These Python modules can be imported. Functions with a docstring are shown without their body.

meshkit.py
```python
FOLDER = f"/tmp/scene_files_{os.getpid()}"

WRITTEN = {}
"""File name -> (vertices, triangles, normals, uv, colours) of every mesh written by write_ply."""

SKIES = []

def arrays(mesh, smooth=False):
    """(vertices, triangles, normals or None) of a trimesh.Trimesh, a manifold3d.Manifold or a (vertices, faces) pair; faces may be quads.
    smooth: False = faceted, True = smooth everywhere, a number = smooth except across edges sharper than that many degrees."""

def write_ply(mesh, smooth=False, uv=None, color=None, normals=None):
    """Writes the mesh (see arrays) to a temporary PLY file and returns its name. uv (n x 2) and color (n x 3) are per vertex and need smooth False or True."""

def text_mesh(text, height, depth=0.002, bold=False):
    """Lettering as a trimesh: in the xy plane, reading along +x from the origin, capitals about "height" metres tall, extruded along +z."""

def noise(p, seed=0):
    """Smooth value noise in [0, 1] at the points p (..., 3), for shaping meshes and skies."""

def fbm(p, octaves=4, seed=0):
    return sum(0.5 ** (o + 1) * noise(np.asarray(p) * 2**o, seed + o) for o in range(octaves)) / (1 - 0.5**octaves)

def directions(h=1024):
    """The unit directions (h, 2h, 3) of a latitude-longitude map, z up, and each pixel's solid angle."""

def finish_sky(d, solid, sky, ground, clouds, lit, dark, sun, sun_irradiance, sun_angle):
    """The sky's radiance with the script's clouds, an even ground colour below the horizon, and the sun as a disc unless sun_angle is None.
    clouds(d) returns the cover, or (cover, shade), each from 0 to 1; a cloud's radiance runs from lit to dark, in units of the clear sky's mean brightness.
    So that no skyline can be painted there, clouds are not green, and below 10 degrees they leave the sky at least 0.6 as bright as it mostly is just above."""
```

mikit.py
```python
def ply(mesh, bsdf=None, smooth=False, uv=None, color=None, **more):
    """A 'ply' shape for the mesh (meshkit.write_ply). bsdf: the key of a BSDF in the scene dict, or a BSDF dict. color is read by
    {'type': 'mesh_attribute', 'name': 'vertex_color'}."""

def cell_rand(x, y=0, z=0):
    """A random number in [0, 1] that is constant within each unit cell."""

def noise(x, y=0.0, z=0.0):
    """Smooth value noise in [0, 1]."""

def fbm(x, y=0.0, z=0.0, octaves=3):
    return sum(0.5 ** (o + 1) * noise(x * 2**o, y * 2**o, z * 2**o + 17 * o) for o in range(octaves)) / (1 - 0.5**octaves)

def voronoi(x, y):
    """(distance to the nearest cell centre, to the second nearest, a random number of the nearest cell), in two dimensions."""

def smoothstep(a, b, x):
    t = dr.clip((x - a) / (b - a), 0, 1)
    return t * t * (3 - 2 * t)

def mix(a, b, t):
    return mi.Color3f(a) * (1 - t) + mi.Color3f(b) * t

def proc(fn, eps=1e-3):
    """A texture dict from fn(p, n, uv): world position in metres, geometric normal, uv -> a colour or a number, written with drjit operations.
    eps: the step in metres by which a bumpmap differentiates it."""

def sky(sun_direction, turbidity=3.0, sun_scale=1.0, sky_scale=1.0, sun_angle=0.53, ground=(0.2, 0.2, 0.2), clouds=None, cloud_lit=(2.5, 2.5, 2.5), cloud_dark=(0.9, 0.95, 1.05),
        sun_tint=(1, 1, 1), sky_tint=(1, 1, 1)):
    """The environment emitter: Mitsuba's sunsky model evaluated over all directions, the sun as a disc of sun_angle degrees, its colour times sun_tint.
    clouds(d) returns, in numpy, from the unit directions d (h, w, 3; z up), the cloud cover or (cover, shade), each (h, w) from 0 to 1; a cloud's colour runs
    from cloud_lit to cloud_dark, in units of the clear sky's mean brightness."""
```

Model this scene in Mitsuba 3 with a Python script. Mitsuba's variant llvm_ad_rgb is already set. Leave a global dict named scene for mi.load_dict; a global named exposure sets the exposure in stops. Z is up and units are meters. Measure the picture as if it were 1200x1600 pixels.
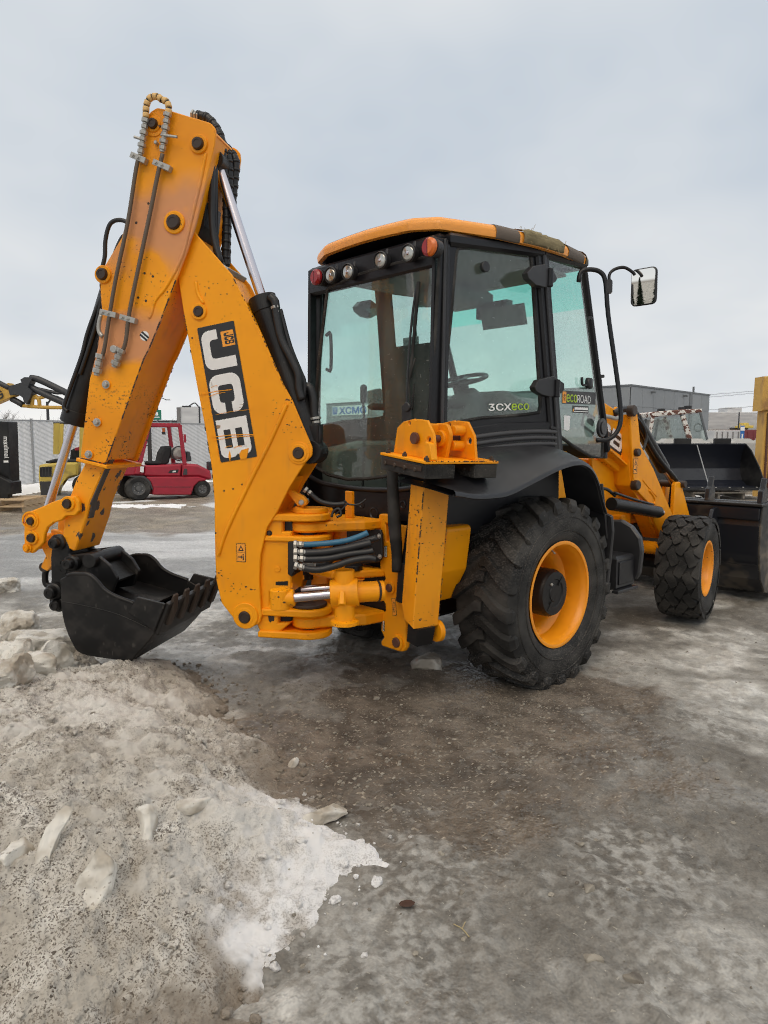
import math, random
import numpy as np, trimesh, mitsuba as mi, mikit, meshkit
import drjit as dr
import manifold3d as m3
from shapely.geometry import Polygon, LineString, box as sbox, Point
from shapely import affinity, unary_union
from mikit import fbm, noise, voronoi, cell_rand, smoothstep, mix, proc, ply

T = mi.ScalarTransform4f
scene, labels = {}, {}
# ---------------------------------------------------------------- camera, sky, exposure
EYE = np.array([-4.176, -3.624, 1.689]); YAW = math.radians(46.0); PITCH = math.radians(6.022)
look = EYE + np.array([math.cos(YAW) * math.cos(PITCH), math.sin(YAW) * math.cos(PITCH), -math.sin(PITCH)])
scene['camera'] = {'type': 'perspective', 'fov': math.degrees(2 * math.atan(600 / 1109.0)), 'fov_axis': 'x',
                   'to_world': T().look_at(origin=EYE.tolist(), target=look.tolist(), up=[0, 0, 1]), 'near_clip': 0.05, 'far_clip': 3000.0}
exposure = 2.15

def cloud_deck(d):
    e = d[..., 2]
    q = d / np.maximum(e[..., None] + 0.25, 0.05)
    n = meshkit.fbm(q * np.array([1.3, 1.3, 0.2]) + 7, 5, 3)
    n2 = meshkit.fbm(q * np.array([3.5, 3.5, 0.2]) + 3, 4, 9)
    base = np.interp(e, [0, 0.03, 0.12, 0.3, 0.45, 0.75, 1], [0.48, 0.57, 0.73, 0.88, 0.92, 0.5, 0.3])
    return np.ones_like(e), np.clip(base + (n - 0.5) * 0.75 + (n2 - 0.5) * 0.2, 0, 1)

scene['sky'] = mikit.sky([-0.55, -0.35, 0.75], turbidity=4, sun_scale=0.16, sun_angle=40, ground=(0.3, 0.29, 0.28), clouds=cloud_deck,
                         cloud_lit=(2.40, 2.28, 2.08), cloud_dark=(1.13, 1.265, 1.42))

# ---------------------------------------------------------------- helpers
def num(key):
    if key not in scene and key not in labels: return key
    i = 1
    while f'{key}_{i:03d}' in scene or f'{key}_{i:03d}' in labels: i += 1
    return f'{key}_{i:03d}'

def put(key, mesh, mat, smooth=30, **k):
    key = num(key)
    scene[key] = ply(mesh, mat, smooth, **k)
    return key

def say(key, label=None, cat=None, group=None, kind=None):
    labels[key] = {k: v for k, v in (('label', label), ('category', cat), ('group', group), ('kind', kind)) if v}
    return key

def cat(*ms):
    return trimesh.util.concatenate([m for m in ms if m is not None])

class Frame:
    def __init__(s, o, a, b):
        s.o = np.asarray(o, float); s.a = np.asarray(a, float) / np.linalg.norm(a); s.b = np.asarray(b, float) / np.linalg.norm(b); s.c = np.cross(s.a, s.b)
    def __call__(s, u, v, w=0.0):
        return s.o + s.a * u + s.b * v + s.c * w
    def pts(s, uv, w=0.0):
        uv = np.asarray(uv, float)
        return s.o + uv[:, :1] * s.a + uv[:, 1:2] * s.b + w * s.c

BOOM = Frame([-1.36, 0, 0], [-.574, .819, 0], [0, 0, 1])     # the slewed plane of the excavator arm: u outwards from the slew axis, v up, w away
XF = Frame([0, 0, 0], [0, 1, 0], [0, 0, 1])                   # u = y, v = z, w = x
YF = Frame([0, 0, 0], [1, 0, 0], [0, 0, 1])                   # u = x, v = z, w = -y
ZF = Frame([0, 0, 0], [1, 0, 0], [0, 1, 0])                   # u = x, v = y, w = z

def ring_of(c):
    p = np.asarray(c, float)
    if np.allclose(p[0], p[-1]): p = p[:-1]
    keep = np.linalg.norm(p - np.roll(p, 1, 0), axis=1) > 1e-5
    return p[keep]

def inset(p, d, ccw):
    q = p if ccw else p[::-1]
    e = np.roll(q, -1, 0) - q; e /= np.linalg.norm(e, axis=1)[:, None]
    n = np.stack([-e[:, 1], e[:, 0]], 1); n0 = np.roll(n, 1, 0)
    m = n + n0; L = np.maximum((m * m).sum(1), 0.35)
    r = q + m * (2 * d / L)[:, None] * (1 if ccw else 1)
    return r if ccw else r[::-1]

def area2(p):
    x, y = p[:, 0], p[:, 1]
    return float(np.sum(x * np.roll(y, -1) - y * np.roll(x, -1)))

def rnd(pts, r, seg=4):
    g = Polygon(pts).buffer(0)
    g = g.buffer(-r, quad_segs=seg).buffer(2 * r, quad_segs=seg).buffer(-r, quad_segs=seg)
    if g.geom_type != 'Polygon': g = max(g.geoms, key=lambda a: a.area)
    return g.simplify(r * 0.02)

def plate(fr, poly, w0, w1, b=0.005, holes=()):
    """a plate of outline poly (points or shapely polygon) between w0 and w1 with chamfered edges"""
    if w0 > w1: w0, w1 = w1, w0
    g = poly if hasattr(poly, 'geom_type') else Polygon(poly)
    for h in holes: g = g.difference(h)
    g = g.buffer(0)
    if g.geom_type != 'Polygon':
        return cat(*[plate(fr, k, w0, w1, b) for k in g.geoms if k.area > 1e-5])
    rings = [ring_of(g.exterior.coords)] + [ring_of(i.coords) for i in g.interiors]
    rings = [r if (area2(r) > 0) == (i == 0) else r[::-1] for i, r in enumerate(rings)]
    b = min(b, (w1 - w0) * 0.4)
    if b > 0:
        ins = [inset(r, b, True) for r in rings]
        lev = [(ins, w0), (rings, w0 + b), (rings, w1 - b), (ins, w1)]
    else:
        ins = rings; lev = [(rings, w0), (rings, w1)]
    allr = np.vstack(ins)
    try:
        v2, f2 = trimesh.creation.triangulate_polygon(Polygon(ins[0], ins[1:]), engine='earcut')
        from scipy.spatial import cKDTree
        idx = cKDTree(allr).query(v2)[1]; f2 = idx[f2]
    except Exception:
        v2, f2 = trimesh.creation.triangulate_polygon(Polygon(rings[0], rings[1:]), engine='earcut')
        from scipy.spatial import cKDTree
        f2 = cKDTree(np.vstack(rings)).query(v2)[1][f2]
    a, bb, c = allr[f2[:, 0]], allr[f2[:, 1]], allr[f2[:, 2]]
    cr = (bb[:, 0] - a[:, 0]) * (c[:, 1] - a[:, 1]) - (bb[:, 1] - a[:, 1]) * (c[:, 0] - a[:, 0])
    f2 = np.where((cr < 0)[:, None], f2[:, ::-1], f2)
    N = len(allr); V = []; F = []
    for rr, w in lev: V.append(fr.pts(np.vstack(rr), w))
    off = 0
    for r in rings:
        n = len(r); i = np.arange(n); j = (i + 1) % n
        for k in range(len(lev) - 1):
            a0, a1 = k * N + off, (k + 1) * N + off
            F += [np.stack([a0 + i, a0 + j, a1 + j], 1), np.stack([a0 + i, a1 + j, a1 + i], 1)]
        off += n
    F += [f2[:, ::-1], f2 + (len(lev) - 1) * N]
    return trimesh.Trimesh(np.vstack(V), np.vstack(F), process=False)

def bx(lo, hi, b=0.006):
    lo, hi = np.minimum(lo, hi), np.maximum(lo, hi)
    return plate(ZF, [(lo[0], lo[1]), (hi[0], lo[1]), (hi[0], hi[1]), (lo[0], hi[1])], lo[2], hi[2], b)

def obx(c, ax, ay, size, b=0.006):
    """box with centre c, edges along ax and ay (unit directions) of the given size"""
    f = Frame(c, ax, ay); x, y, z = np.asarray(size) / 2
    return plate(f, [(-x, -y), (x, -y), (x, y), (-x, y)], -z, z, b)

def smoothpath(pts, per=6):
    P = np.asarray(pts, float)
    if len(P) < 3: return P
    Q = np.vstack([2 * P[0] - P[1], P, 2 * P[-1] - P[-2]]); out = []
    for i in range(1, len(Q) - 2):
        for t in np.linspace(0, 1, per, endpoint=False):
            a, b, c, d = Q[i - 1:i + 3]
            out.append(0.5 * (2 * b + (c - a) * t + (2 * a - 5 * b + 4 * c - d) * t * t + (3 * b - a - 3 * c + d) * t ** 3))
    return np.vstack(out + [P[-1]])

def tube(pts, r, n=10, per=6, smooth=True, caps=True):
    P = smoothpath(pts, per) if smooth else np.asarray(pts, float)
    R = np.full(len(P), r) if np.isscalar(r) else np.interp(np.linspace(0, 1, len(P)), np.linspace(0, 1, len(r)), r)
    t = np.gradient(P, axis=0); t /= np.maximum(np.linalg.norm(t, axis=1)[:, None], 1e-9)
    x = np.cross(t[0], [0.31, 0.22, 0.92]); x /= np.linalg.norm(x); V = []
    th = np.arange(n) * 2 * np.pi / n
    for i in range(len(P)):
        x = x - t[i] * (x @ t[i]); x /= np.linalg.norm(x); y = np.cross(t[i], x)
        V.append(P[i] + R[i] * (np.cos(th)[:, None] * x + np.sin(th)[:, None] * y))
    i = np.arange(n); j = (i + 1) % n; F = []
    for k in range(len(P) - 1):
        a, b = k * n, (k + 1) * n
        F += [np.stack([a + i, a + j, b + j], 1), np.stack([a + i, b + j, b + i], 1)]
    V = np.vstack(V)
    if caps:
        m = len(V); V = np.vstack([V, P[0], P[-1]]); e = (len(P) - 1) * n
        F += [np.stack([np.full(n, m), j, i], 1), np.stack([np.full(n, m + 1), e + i, e + j], 1)]
    return trimesh.Trimesh(V, np.vstack(F), process=False)

def lathe(prof, o, axis, n=32, closed=False):
    """revolve (r, h) pairs round the axis through o"""
    prof = np.asarray(prof, float); ax = np.asarray(axis, float) / np.linalg.norm(axis)
    x = np.cross(ax, [0, 0, 1] if abs(ax[2]) < 0.9 else [1, 0, 0]); x /= np.linalg.norm(x); y = np.cross(ax, x)
    th = np.arange(n) * 2 * np.pi / n
    V = np.vstack([np.asarray(o, float) + r * (np.cos(th)[:, None] * x + np.sin(th)[:, None] * y) + h * ax for r, h in prof])
    i = np.arange(n); j = (i + 1) % n; F = []; m = len(prof)
    for k in range(m if closed else m - 1):
        a, b = k * n, ((k + 1) % m) * n
        F += [np.stack([a + i, a + j, b + j], 1), np.stack([a + i, b + j, b + i], 1)]
    return trimesh.Trimesh(V, np.vstack(F), process=False)

def cyl(p0, p1, r, r1=None, n=24, ch=0.004):
    p0, p1 = np.asarray(p0, float), np.asarray(p1, float); L = np.linalg.norm(p1 - p0); r1 = r if r1 is None else r1
    ch = min(ch, r * 0.4, r1 * 0.4, L * 0.3)
    return lathe([(0, 0), (r - ch, 0), (r, ch), (r1, L - ch), (r1 - ch, L), (0, L)], p0, p1 - p0, n)

def hexa(p0, p1, r):
    return cyl(p0, p1, r, n=6, ch=0.002)

def strip(fr, path, width, w0, w1, b=0.004):
    return plate(fr, LineString(path).buffer(width / 2, cap_style='flat', join_style='mitre'), w0, w1, b)

def hullof(pts_r):
    m = m3.Manifold.batch_hull([m3.Manifold.sphere(r, 12).translate(list(map(float, c))) for c, r in pts_r])
    v = m.to_mesh(); return trimesh.Trimesh(v.vert_properties[:, :3], v.tri_verts, process=False)

def mirror(m):
    v = m.vertices.copy(); v[:, 1] *= -1
    return trimesh.Trimesh(v, m.faces[:, ::-1], process=False)

def quadgrid(P):
    """mesh of a grid of points (h, w, 3)"""
    h, w = P.shape[:2]; i = np.arange(h * w).reshape(h, w)
    a, b, c, d = i[:-1, :-1].ravel(), i[:-1, 1:].ravel(), i[1:, 1:].ravel(), i[1:, :-1].ravel()
    return trimesh.Trimesh(P.reshape(-1, 3), np.vstack([np.stack([a, b, c], 1), np.stack([a, c, d], 1)]), process=False)

def pane(pts3, n=(0, 0, 0)):
    P = np.asarray(pts3, float); f = [(0, i, i + 1) for i in range(1, len(P) - 1)]
    return trimesh.Trimesh(P, np.array(f), process=False)

def pane_th(pts3, th):
    """flat polygon of 3-D points, given a thickness"""
    P = np.asarray(pts3, float); c = P.mean(0); nn = np.zeros(3)
    for i in range(len(P)): nn += np.cross(P[i] - c, P[(i + 1) % len(P)] - c)
    nn /= np.linalg.norm(nn); a = P[1] - P[0]; a /= np.linalg.norm(a); f = Frame(c, a, np.cross(nn, a))
    return plate(f, [((q - c) @ f.a, (q - c) @ f.b) for q in P], -th / 2, th / 2, min(.003, th * .3))

def lettering(text, height, fr, bold=True, depth=0.002, w=0.0, sx=1.0, fit=None):
    m = meshkit.text_mesh(text, height, depth, bold)
    v = m.vertices.copy(); v[:, 0] -= v[:, 0].min()
    if fit: sx = fit / v[:, 0].max()
    v[:, 0] *= sx
    return trimesh.Trimesh(fr.o + v[:, :1] * fr.a + v[:, 1:2] * fr.b + (v[:, 2:3] + w) * fr.c, m.faces, process=False)

def chips(path, seed, n, size=.012, w=.004):
    """small dark flakes where the paint has gone along an edge"""
    r = np.random.RandomState(seed); P = smoothpath(path, 1); L = np.r_[0, np.cumsum(np.linalg.norm(np.diff(P, axis=0), axis=1))]; out = []
    for s0 in np.sort(r.rand(n)) * L[-1]:
        if meshkit.noise(np.array([[s0 * 4.0, seed, 0.5]]))[0] < .35: continue
        l = size * (.4 + 2.2 * r.rand() ** 2); q = [np.array([np.interp(min(s0 + t * l, L[-1]), L, P[:, k]) for k in range(3)]) for t in (0, .5, 1)]
        out.append(tube(q, [w * .4, w * (.6 + .6 * r.rand()), w * .3], 5, smooth=False))
    return cat(*out)

# ---------------------------------------------------------------- materials
def bsdf(name, d): scene[name] = d
def rgb(*c): return {'type': 'rgb', 'value': list(c)}
def prin(color, rough=0.5, metal=0.0, spec=0.5, coat=0.0, bump=None, bscale=1.0, two=True):
    d = {'type': 'principled', 'base_color': color if isinstance(color, dict) else rgb(*color), 'roughness': rough, 'metallic': metal, 'specular': spec}
    if coat: d.update(clearcoat=coat, clearcoat_gloss=0.8)
    if bump is not None: d = {'type': 'bumpmap', 'arbitrary': bump, 'scale': bscale, 'bsdf': d}
    return {'type': 'twosided', 'bsdf': d} if two else d

YEL = (0.90, 0.345, 0.003)
def paint_fn(base, chip=0.0, fine=60.0, grime=0.3, worn=0.0):
    def fn(p, n, uv):
        a = fbm(p.x * 2.3 + p.y * 1.1, p.y * 2.3 + 3, p.z * 2.3, 4)
        s = fbm(p.x * 22, p.y * 22, p.z * 2.6, 3)
        c = mix(base, [base[0] * 0.88, base[1] * 0.82, base[2]], smoothstep(0.35, 0.75, a))
        c = mix(c, [0.34, 0.17, 0.05], grime * smoothstep(0.54, 0.8, s) * smoothstep(0.42, 0.7, a))
        zone = smoothstep(0.56 - chip * .1, 0.68 - chip * .1, fbm(p.x * 2.7 + 9, p.y * 2.7, p.z * 2.7, 3))
        k = fbm(p.x * fine, p.y * fine, p.z * fine, 2)
        c = mix(c, [0.085, 0.04, 0.025], smoothstep(0.745, 0.77, k) * zone)
        sc = noise(p.x * 8 + p.z * 30, p.y * 8 + p.z * 34, p.z * 46)
        c = mix(c, [0.22, 0.10, 0.05], smoothstep(.955, .975, sc) * smoothstep(.45, .6, a) * .7)
        if worn: c = mix(c, [0.08, 0.06, 0.05], smoothstep(0.70 - worn, 0.715 - worn, fbm(p.x * 17, p.y * 17, p.z * 9, 4)))
        return c
    return fn
bsdf('paint_yellow', prin(proc(paint_fn(YEL)), 0.42, spec=0.3, coat=0.08))
bsdf('paint_worn', prin(proc(paint_fn(YEL, 1.6, 75, 0.5, 0.0)), 0.42, spec=0.5, coat=.2))
bsdf('paint_chipped', prin(proc(paint_fn(YEL, 1.5, 60, 0.6, 0.05)), 0.5, spec=0.45))
def faded(p, n, uv):
    c = paint_fn(YEL, 0.3, 80, 0.25)(p, n, uv)
    low = smoothstep(2.1, 1.85, p.z) * smoothstep(.42, .55, fbm(p.x * 5 + 2, p.y * 5, p.z * 5, 3))
    c = mix(c, [0.085, 0.04, 0.025], smoothstep(.655, .69, fbm(p.x * 85, p.y * 85, p.z * 85, 2)) * low)
    w = fbm(p.x * 3 + 4, p.y * 3, p.z * 2.2, 4)
    m = smoothstep(2.62, 2.9, p.z + (w - .5) * .5) * (1 - smoothstep(3.15, 3.32, p.z + (w - .5) * .4))
    m = dr.maximum(m * smoothstep(0.36, 0.46, w), smoothstep(2.12, 2.2, p.z + (w - .5) * .5) * (1 - smoothstep(2.42, 2.5, p.z + (w - .5) * .3)) * smoothstep(.3, .42, w))
    lat = (p.x + 1.36) * 0.819 + p.y * 0.574
    return mix(c, [0.60, 0.27, 0.13], 0.9 * m * smoothstep(-.165, -.18, lat))
bsdf('paint_faded', prin(proc(faded), 0.42, spec=0.35, coat=.05))
bsdf('paint_roof', prin((0.80, 0.31, 0.04), 0.35, spec=0.5, coat=0.4))
bsdf('rim_yellow', prin(proc(paint_fn((0.86, 0.31, 0.006), -0.8, 60, 0.2)), 0.38, coat=0.3))
def black_fn(p, n, uv):
    a = fbm(p.x * 3, p.y * 3, p.z * 3, 4); s = noise(p.x * 90, p.y * 90, p.z * 90)
    return mix([0.007, 0.007, 0.008], [0.022, 0.021, 0.02], smoothstep(.35, .75, a)) + mi.Color3f(0.04) * smoothstep(.93, .97, s)
bsdf('black_paint', prin(proc(black_fn), 0.4, spec=.35))
bsdf('black_gloss', prin((0.012, 0.012, 0.014), 0.22))
def plast_fn(p, n, uv):
    a = fbm(p.x * 2, p.y * 2, p.z * 2, 4)
    return mix([0.014, 0.014, 0.016], [0.034, 0.034, 0.037], smoothstep(.3, .8, a))
bsdf('black_plastic', prin(proc(plast_fn), 0.38, spec=0.5))
bsdf('cab_black', prin((0.007, 0.007, 0.009), 0.36, spec=.4))
bsdf('louvre_grey', prin((0.05, 0.05, 0.053), 0.45))
bsdf('interior', prin((0.19, 0.2, 0.2), 0.7))
bsdf('seat_cloth', prin((0.02, 0.021, 0.022), 0.85))
def steel_fn(p, n, uv):
    a = fbm(p.x * 9, p.y * 9, p.z * 9, 4); s = noise(p.x * 70, p.y * 70, p.z * 16)
    c = mix([0.008, 0.008, 0.0085], [0.024, 0.022, 0.021], smoothstep(.4, .75, a))
    return mix(c, [0.10, 0.09, 0.08], .5 * smoothstep(.78, .95, s) * smoothstep(.45, .6, a))
bsdf('bucket_steel', prin(proc(steel_fn), 0.42, metal=0.0, spec=0.35))
bsdf('tooth_steel', prin((0.06, 0.045, 0.035), 0.5, metal=0.3))
bsdf('chrome', {'type': 'roughconductor', 'material': 'Cr', 'alpha': 0.09})
bsdf('zinc', prin((0.42, 0.41, 0.38), 0.42, metal=0.6))
bsdf('pipe_rust', prin((0.13, 0.10, 0.075), 0.5, metal=0.4))
bsdf('pin_dark', prin((0.055, 0.04, 0.033), 0.42, metal=0.5))
bsdf('rust_pin', prin((0.13, 0.055, 0.035), 0.6, metal=0.3))
bsdf('hose', prin((0.014, 0.014, 0.015), 0.42))
bsdf('hose_blue', prin((0.03, 0.13, 0.22), 0.4))
def wrap_fn(p, n, uv):
    return mix([0.02, 0.02, 0.018], [0.72, 0.46, 0.17], smoothstep(.12, .2, uv.y))
bsdf('hose_wrap', prin(proc(wrap_fn), 0.5))
def tyre_fn(p, n, uv):
    a = fbm(p.x * 6, p.y * 6, p.z * 6, 4); g = noise(p.x * 120, p.y * 120, p.z * 120); b = fbm(p.x * 2 + 5, p.y * 2, p.z * 2, 3)
    c = mix([0.015, 0.015, 0.015], [0.06, 0.057, 0.053], smoothstep(.35, .75, a) * .8)
    c = mix(c, [0.11, 0.10, 0.09], .65 * smoothstep(.42, .68, b) * smoothstep(.40, .9, g))
    return mix(c, [0.2, 0.19, 0.18], smoothstep(.955, .975, g) * .6)
bsdf('tyre', prin(proc(tyre_fn), 0.62, spec=0.25))
bsdf('rubber', prin(proc(tyre_fn), 0.7, spec=0.3))
bsdf('decal_black', prin((0.018, 0.018, 0.02), 0.4))
def white_worn(p, n, uv):
    k = fbm(p.x * 26, p.y * 26, p.z * 9, 3); s = fbm(p.x * 5, p.y * 5, p.z * 60, 3)
    return mix([0.74, 0.72, 0.7], [0.30, 0.18, 0.1], smoothstep(.66, .74, k) * smoothstep(.5, .6, s) * smoothstep(2.35, 1.7, p.z))
bsdf('decal_white', prin(proc(white_worn), 0.45))
bsdf('white_film', prin((0.75, 0.75, 0.74), 0.5))
bsdf('lime_film', prin((0.42, 0.62, 0.02), 0.5))
bsdf('decal_orange', prin((0.84, 0.33, 0.03), 0.45))
def film(lo, hi):
    return proc(lambda p, n, uv: lo + (hi - lo) * smoothstep(.3, .8, fbm(p.x * 5 + 1, p.y * 5, p.z * 2.2, 4)) + .25 * smoothstep(.90, .96, noise(p.x * 60, p.y * 60, p.z * 60)) * smoothstep(.4, .6, fbm(p.x * 3, p.y * 3, p.z * 3, 2)))
def dusty(name, tint, lo, hi):
    bsdf(name, {'type': 'blendbsdf', 'weight': film(lo, hi), 'a': {'type': 'thindielectric', 'int_ior': 1.5, 'specular_transmittance': rgb(*tint)}, 'b': {'type': 'twosided', 'bsdf': {'type': 'diffuse', 'reflectance': rgb(.42, .43, .41)}}})
dusty('glass_tint', (0.76, 0.955, 0.89), .05, .12)
bsdf('glass_band', {'type': 'thindielectric', 'int_ior': 1.5, 'specular_transmittance': rgb(0.34, 0.86, 0.74)})
dusty('glass_plain', (0.80, 0.93, 0.89), .04, .11)
bsdf('lens_clear', prin((0.5, 0.5, 0.47), 0.12, metal=0.7))
bsdf('lens_red', prin((0.30, 0.015, 0.02), 0.2, coat=0.6))
bsdf('lens_amber', prin((0.65, 0.14, 0.01), 0.2, coat=0.6))
bsdf('mirror_glass', {'type': 'conductor', 'material': 'Ag'})
bsdf('burlap', prin(proc(lambda p, n, uv: mix([0.13, 0.105, 0.06], [0.27, 0.23, 0.14], fbm(p.x * 8, p.y * 60, p.z * 60, 3))), 0.9, spec=0.1))
bsdf('wrap_tape', prin((0.12, 0.095, 0.075), 0.7))
bsdf('straw', prin((0.36, 0.29, 0.16), 0.9))
bsdf('chip_dark', prin((0.05, 0.03, 0.022), 0.6))
# ---------------------------------------------------------------- ground, ice and the dirty snow bank
SNOW_EDGE = [(-3.49,3.518),(-2.693,3.003),(-2.306,2.326),(-2.228,1.728),(-2.042,1.204),(-1.713,0.925),(-1.742,0.444),(-1.979,-0.102),(-2.09,-0.692),(-2.22,-1.076),(-2.243,-1.4),(-2.358,-1.649),(-2.562,-1.674),(-2.71,-1.809),(-2.894,-1.806),(-3.057,-1.898),(-3.27,-1.995),(-3.52,-2.342),(-4.725,-1.178),(-6.009,2.992)]
SNOW_POLY = Polygon(SNOW_EDGE).buffer(0.12).buffer(-0.12)
FROST = [(-2.406,-1.959),(-2.628,-2.021),(-2.731,-2.212),(-2.033,-1.567),(-2.094,-1.843),(-2.895,-2.189),(-1.574,-2.407),(-2.009,-2.892),(-0.645,-1.761),(0.221,-2.092),(-1.112,-1.533)]
CLEAN = [(-2.662,-1.607),(-2.439,-1.682),(-2.754,0.064),(-2.77,0.905),(-2.573,-1.271)]

def base_height(x, y):
    P = np.stack([x, y, np.zeros_like(x)], -1)
    h = (meshkit.fbm(P * 0.55, 3, 1) - 0.5) * 0.09 + (meshkit.fbm(P * 2.1, 4, 2) - 0.5) * 0.06
    r = meshkit.fbm(P * np.array([7.0, 7.0, 1]), 4, 5)
    h += (np.abs(r - 0.5) - 0.12) * 0.06 + (meshkit.fbm(P * 22, 3, 6) - .5) * .012
    flat = np.exp(-((x / 1.3) ** 2 + ((y + .9) / .7) ** 2)) + np.exp(-(((x - 2.3) / .8) ** 2 + ((y + .9) / .6) ** 2))
    return h * (1 - 0.85 * np.clip(flat, 0, 1)) * np.clip(1.3 - np.hypot(x, y) / 60, 0.3, 1)

import shapely
def snow_height(x, y):
    P = np.stack([x, y, np.zeros_like(x)], -1)
    wob = (meshkit.fbm(P * 2.2, 4, 21) - 0.5) * 0.5 + (meshkit.fbm(P * 9, 4, 22) - 0.5) * 0.34
    pt = shapely.points(x, y)
    inside = shapely.contains(SNOW_POLY, pt)
    d = shapely.distance(shapely.boundary(SNOW_POLY), pt) * np.where(inside, 1, -1) + wob * 0.55
    t = np.clip(d / 1.3, -1, 1.0)
    h = np.where(t > 0, 0.30 * (1 - (1 - t) ** 1.7), t * 0.5)
    low = meshkit.fbm(P * 1.3, 3, 30) - 0.5; mid = meshkit.fbm(P * 5.5, 4, 31) - 0.5; fine = meshkit.fbm(P * 20, 4, 33) - 0.5
    lum = np.abs(meshkit.fbm(P * 3.2, 3, 35) - 0.5)
    k = np.clip(d / 0.3, 0, 1)
    return h + k * (low * 0.18 + mid * 0.10 + fine * 0.06 + (meshkit.fbm(P * 46, 2, 36) - .5) * .022 - lum * 0.13 + .03)

def ground_z(x, y):
    x, y = np.atleast_1d(np.asarray(x, float)), np.atleast_1d(np.asarray(y, float))
    return np.maximum(base_height(x, y), snow_height(x, y) + base_height(x, y) * .5)

def axis_steps(a, b, step, far, grow=1.16):
    c = list(np.arange(a, b, step)); s = step
    lo, hi = [c[0]], [c[-1]]
    while lo[-1] > -far: s *= grow; lo.append(lo[-1] - s)
    s = step
    while hi[-1] < far: s *= grow; hi.append(hi[-1] + s)
    return np.array(lo[:0:-1] + c + hi[1:])
gx, gy = np.meshgrid(axis_steps(-4.2, 4.4, 0.025, 900), axis_steps(-4.6, 4.2, 0.025, 900), indexing='xy')
gm = quadgrid(np.stack([gx, gy, base_height(gx, gy)], -1))

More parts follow.
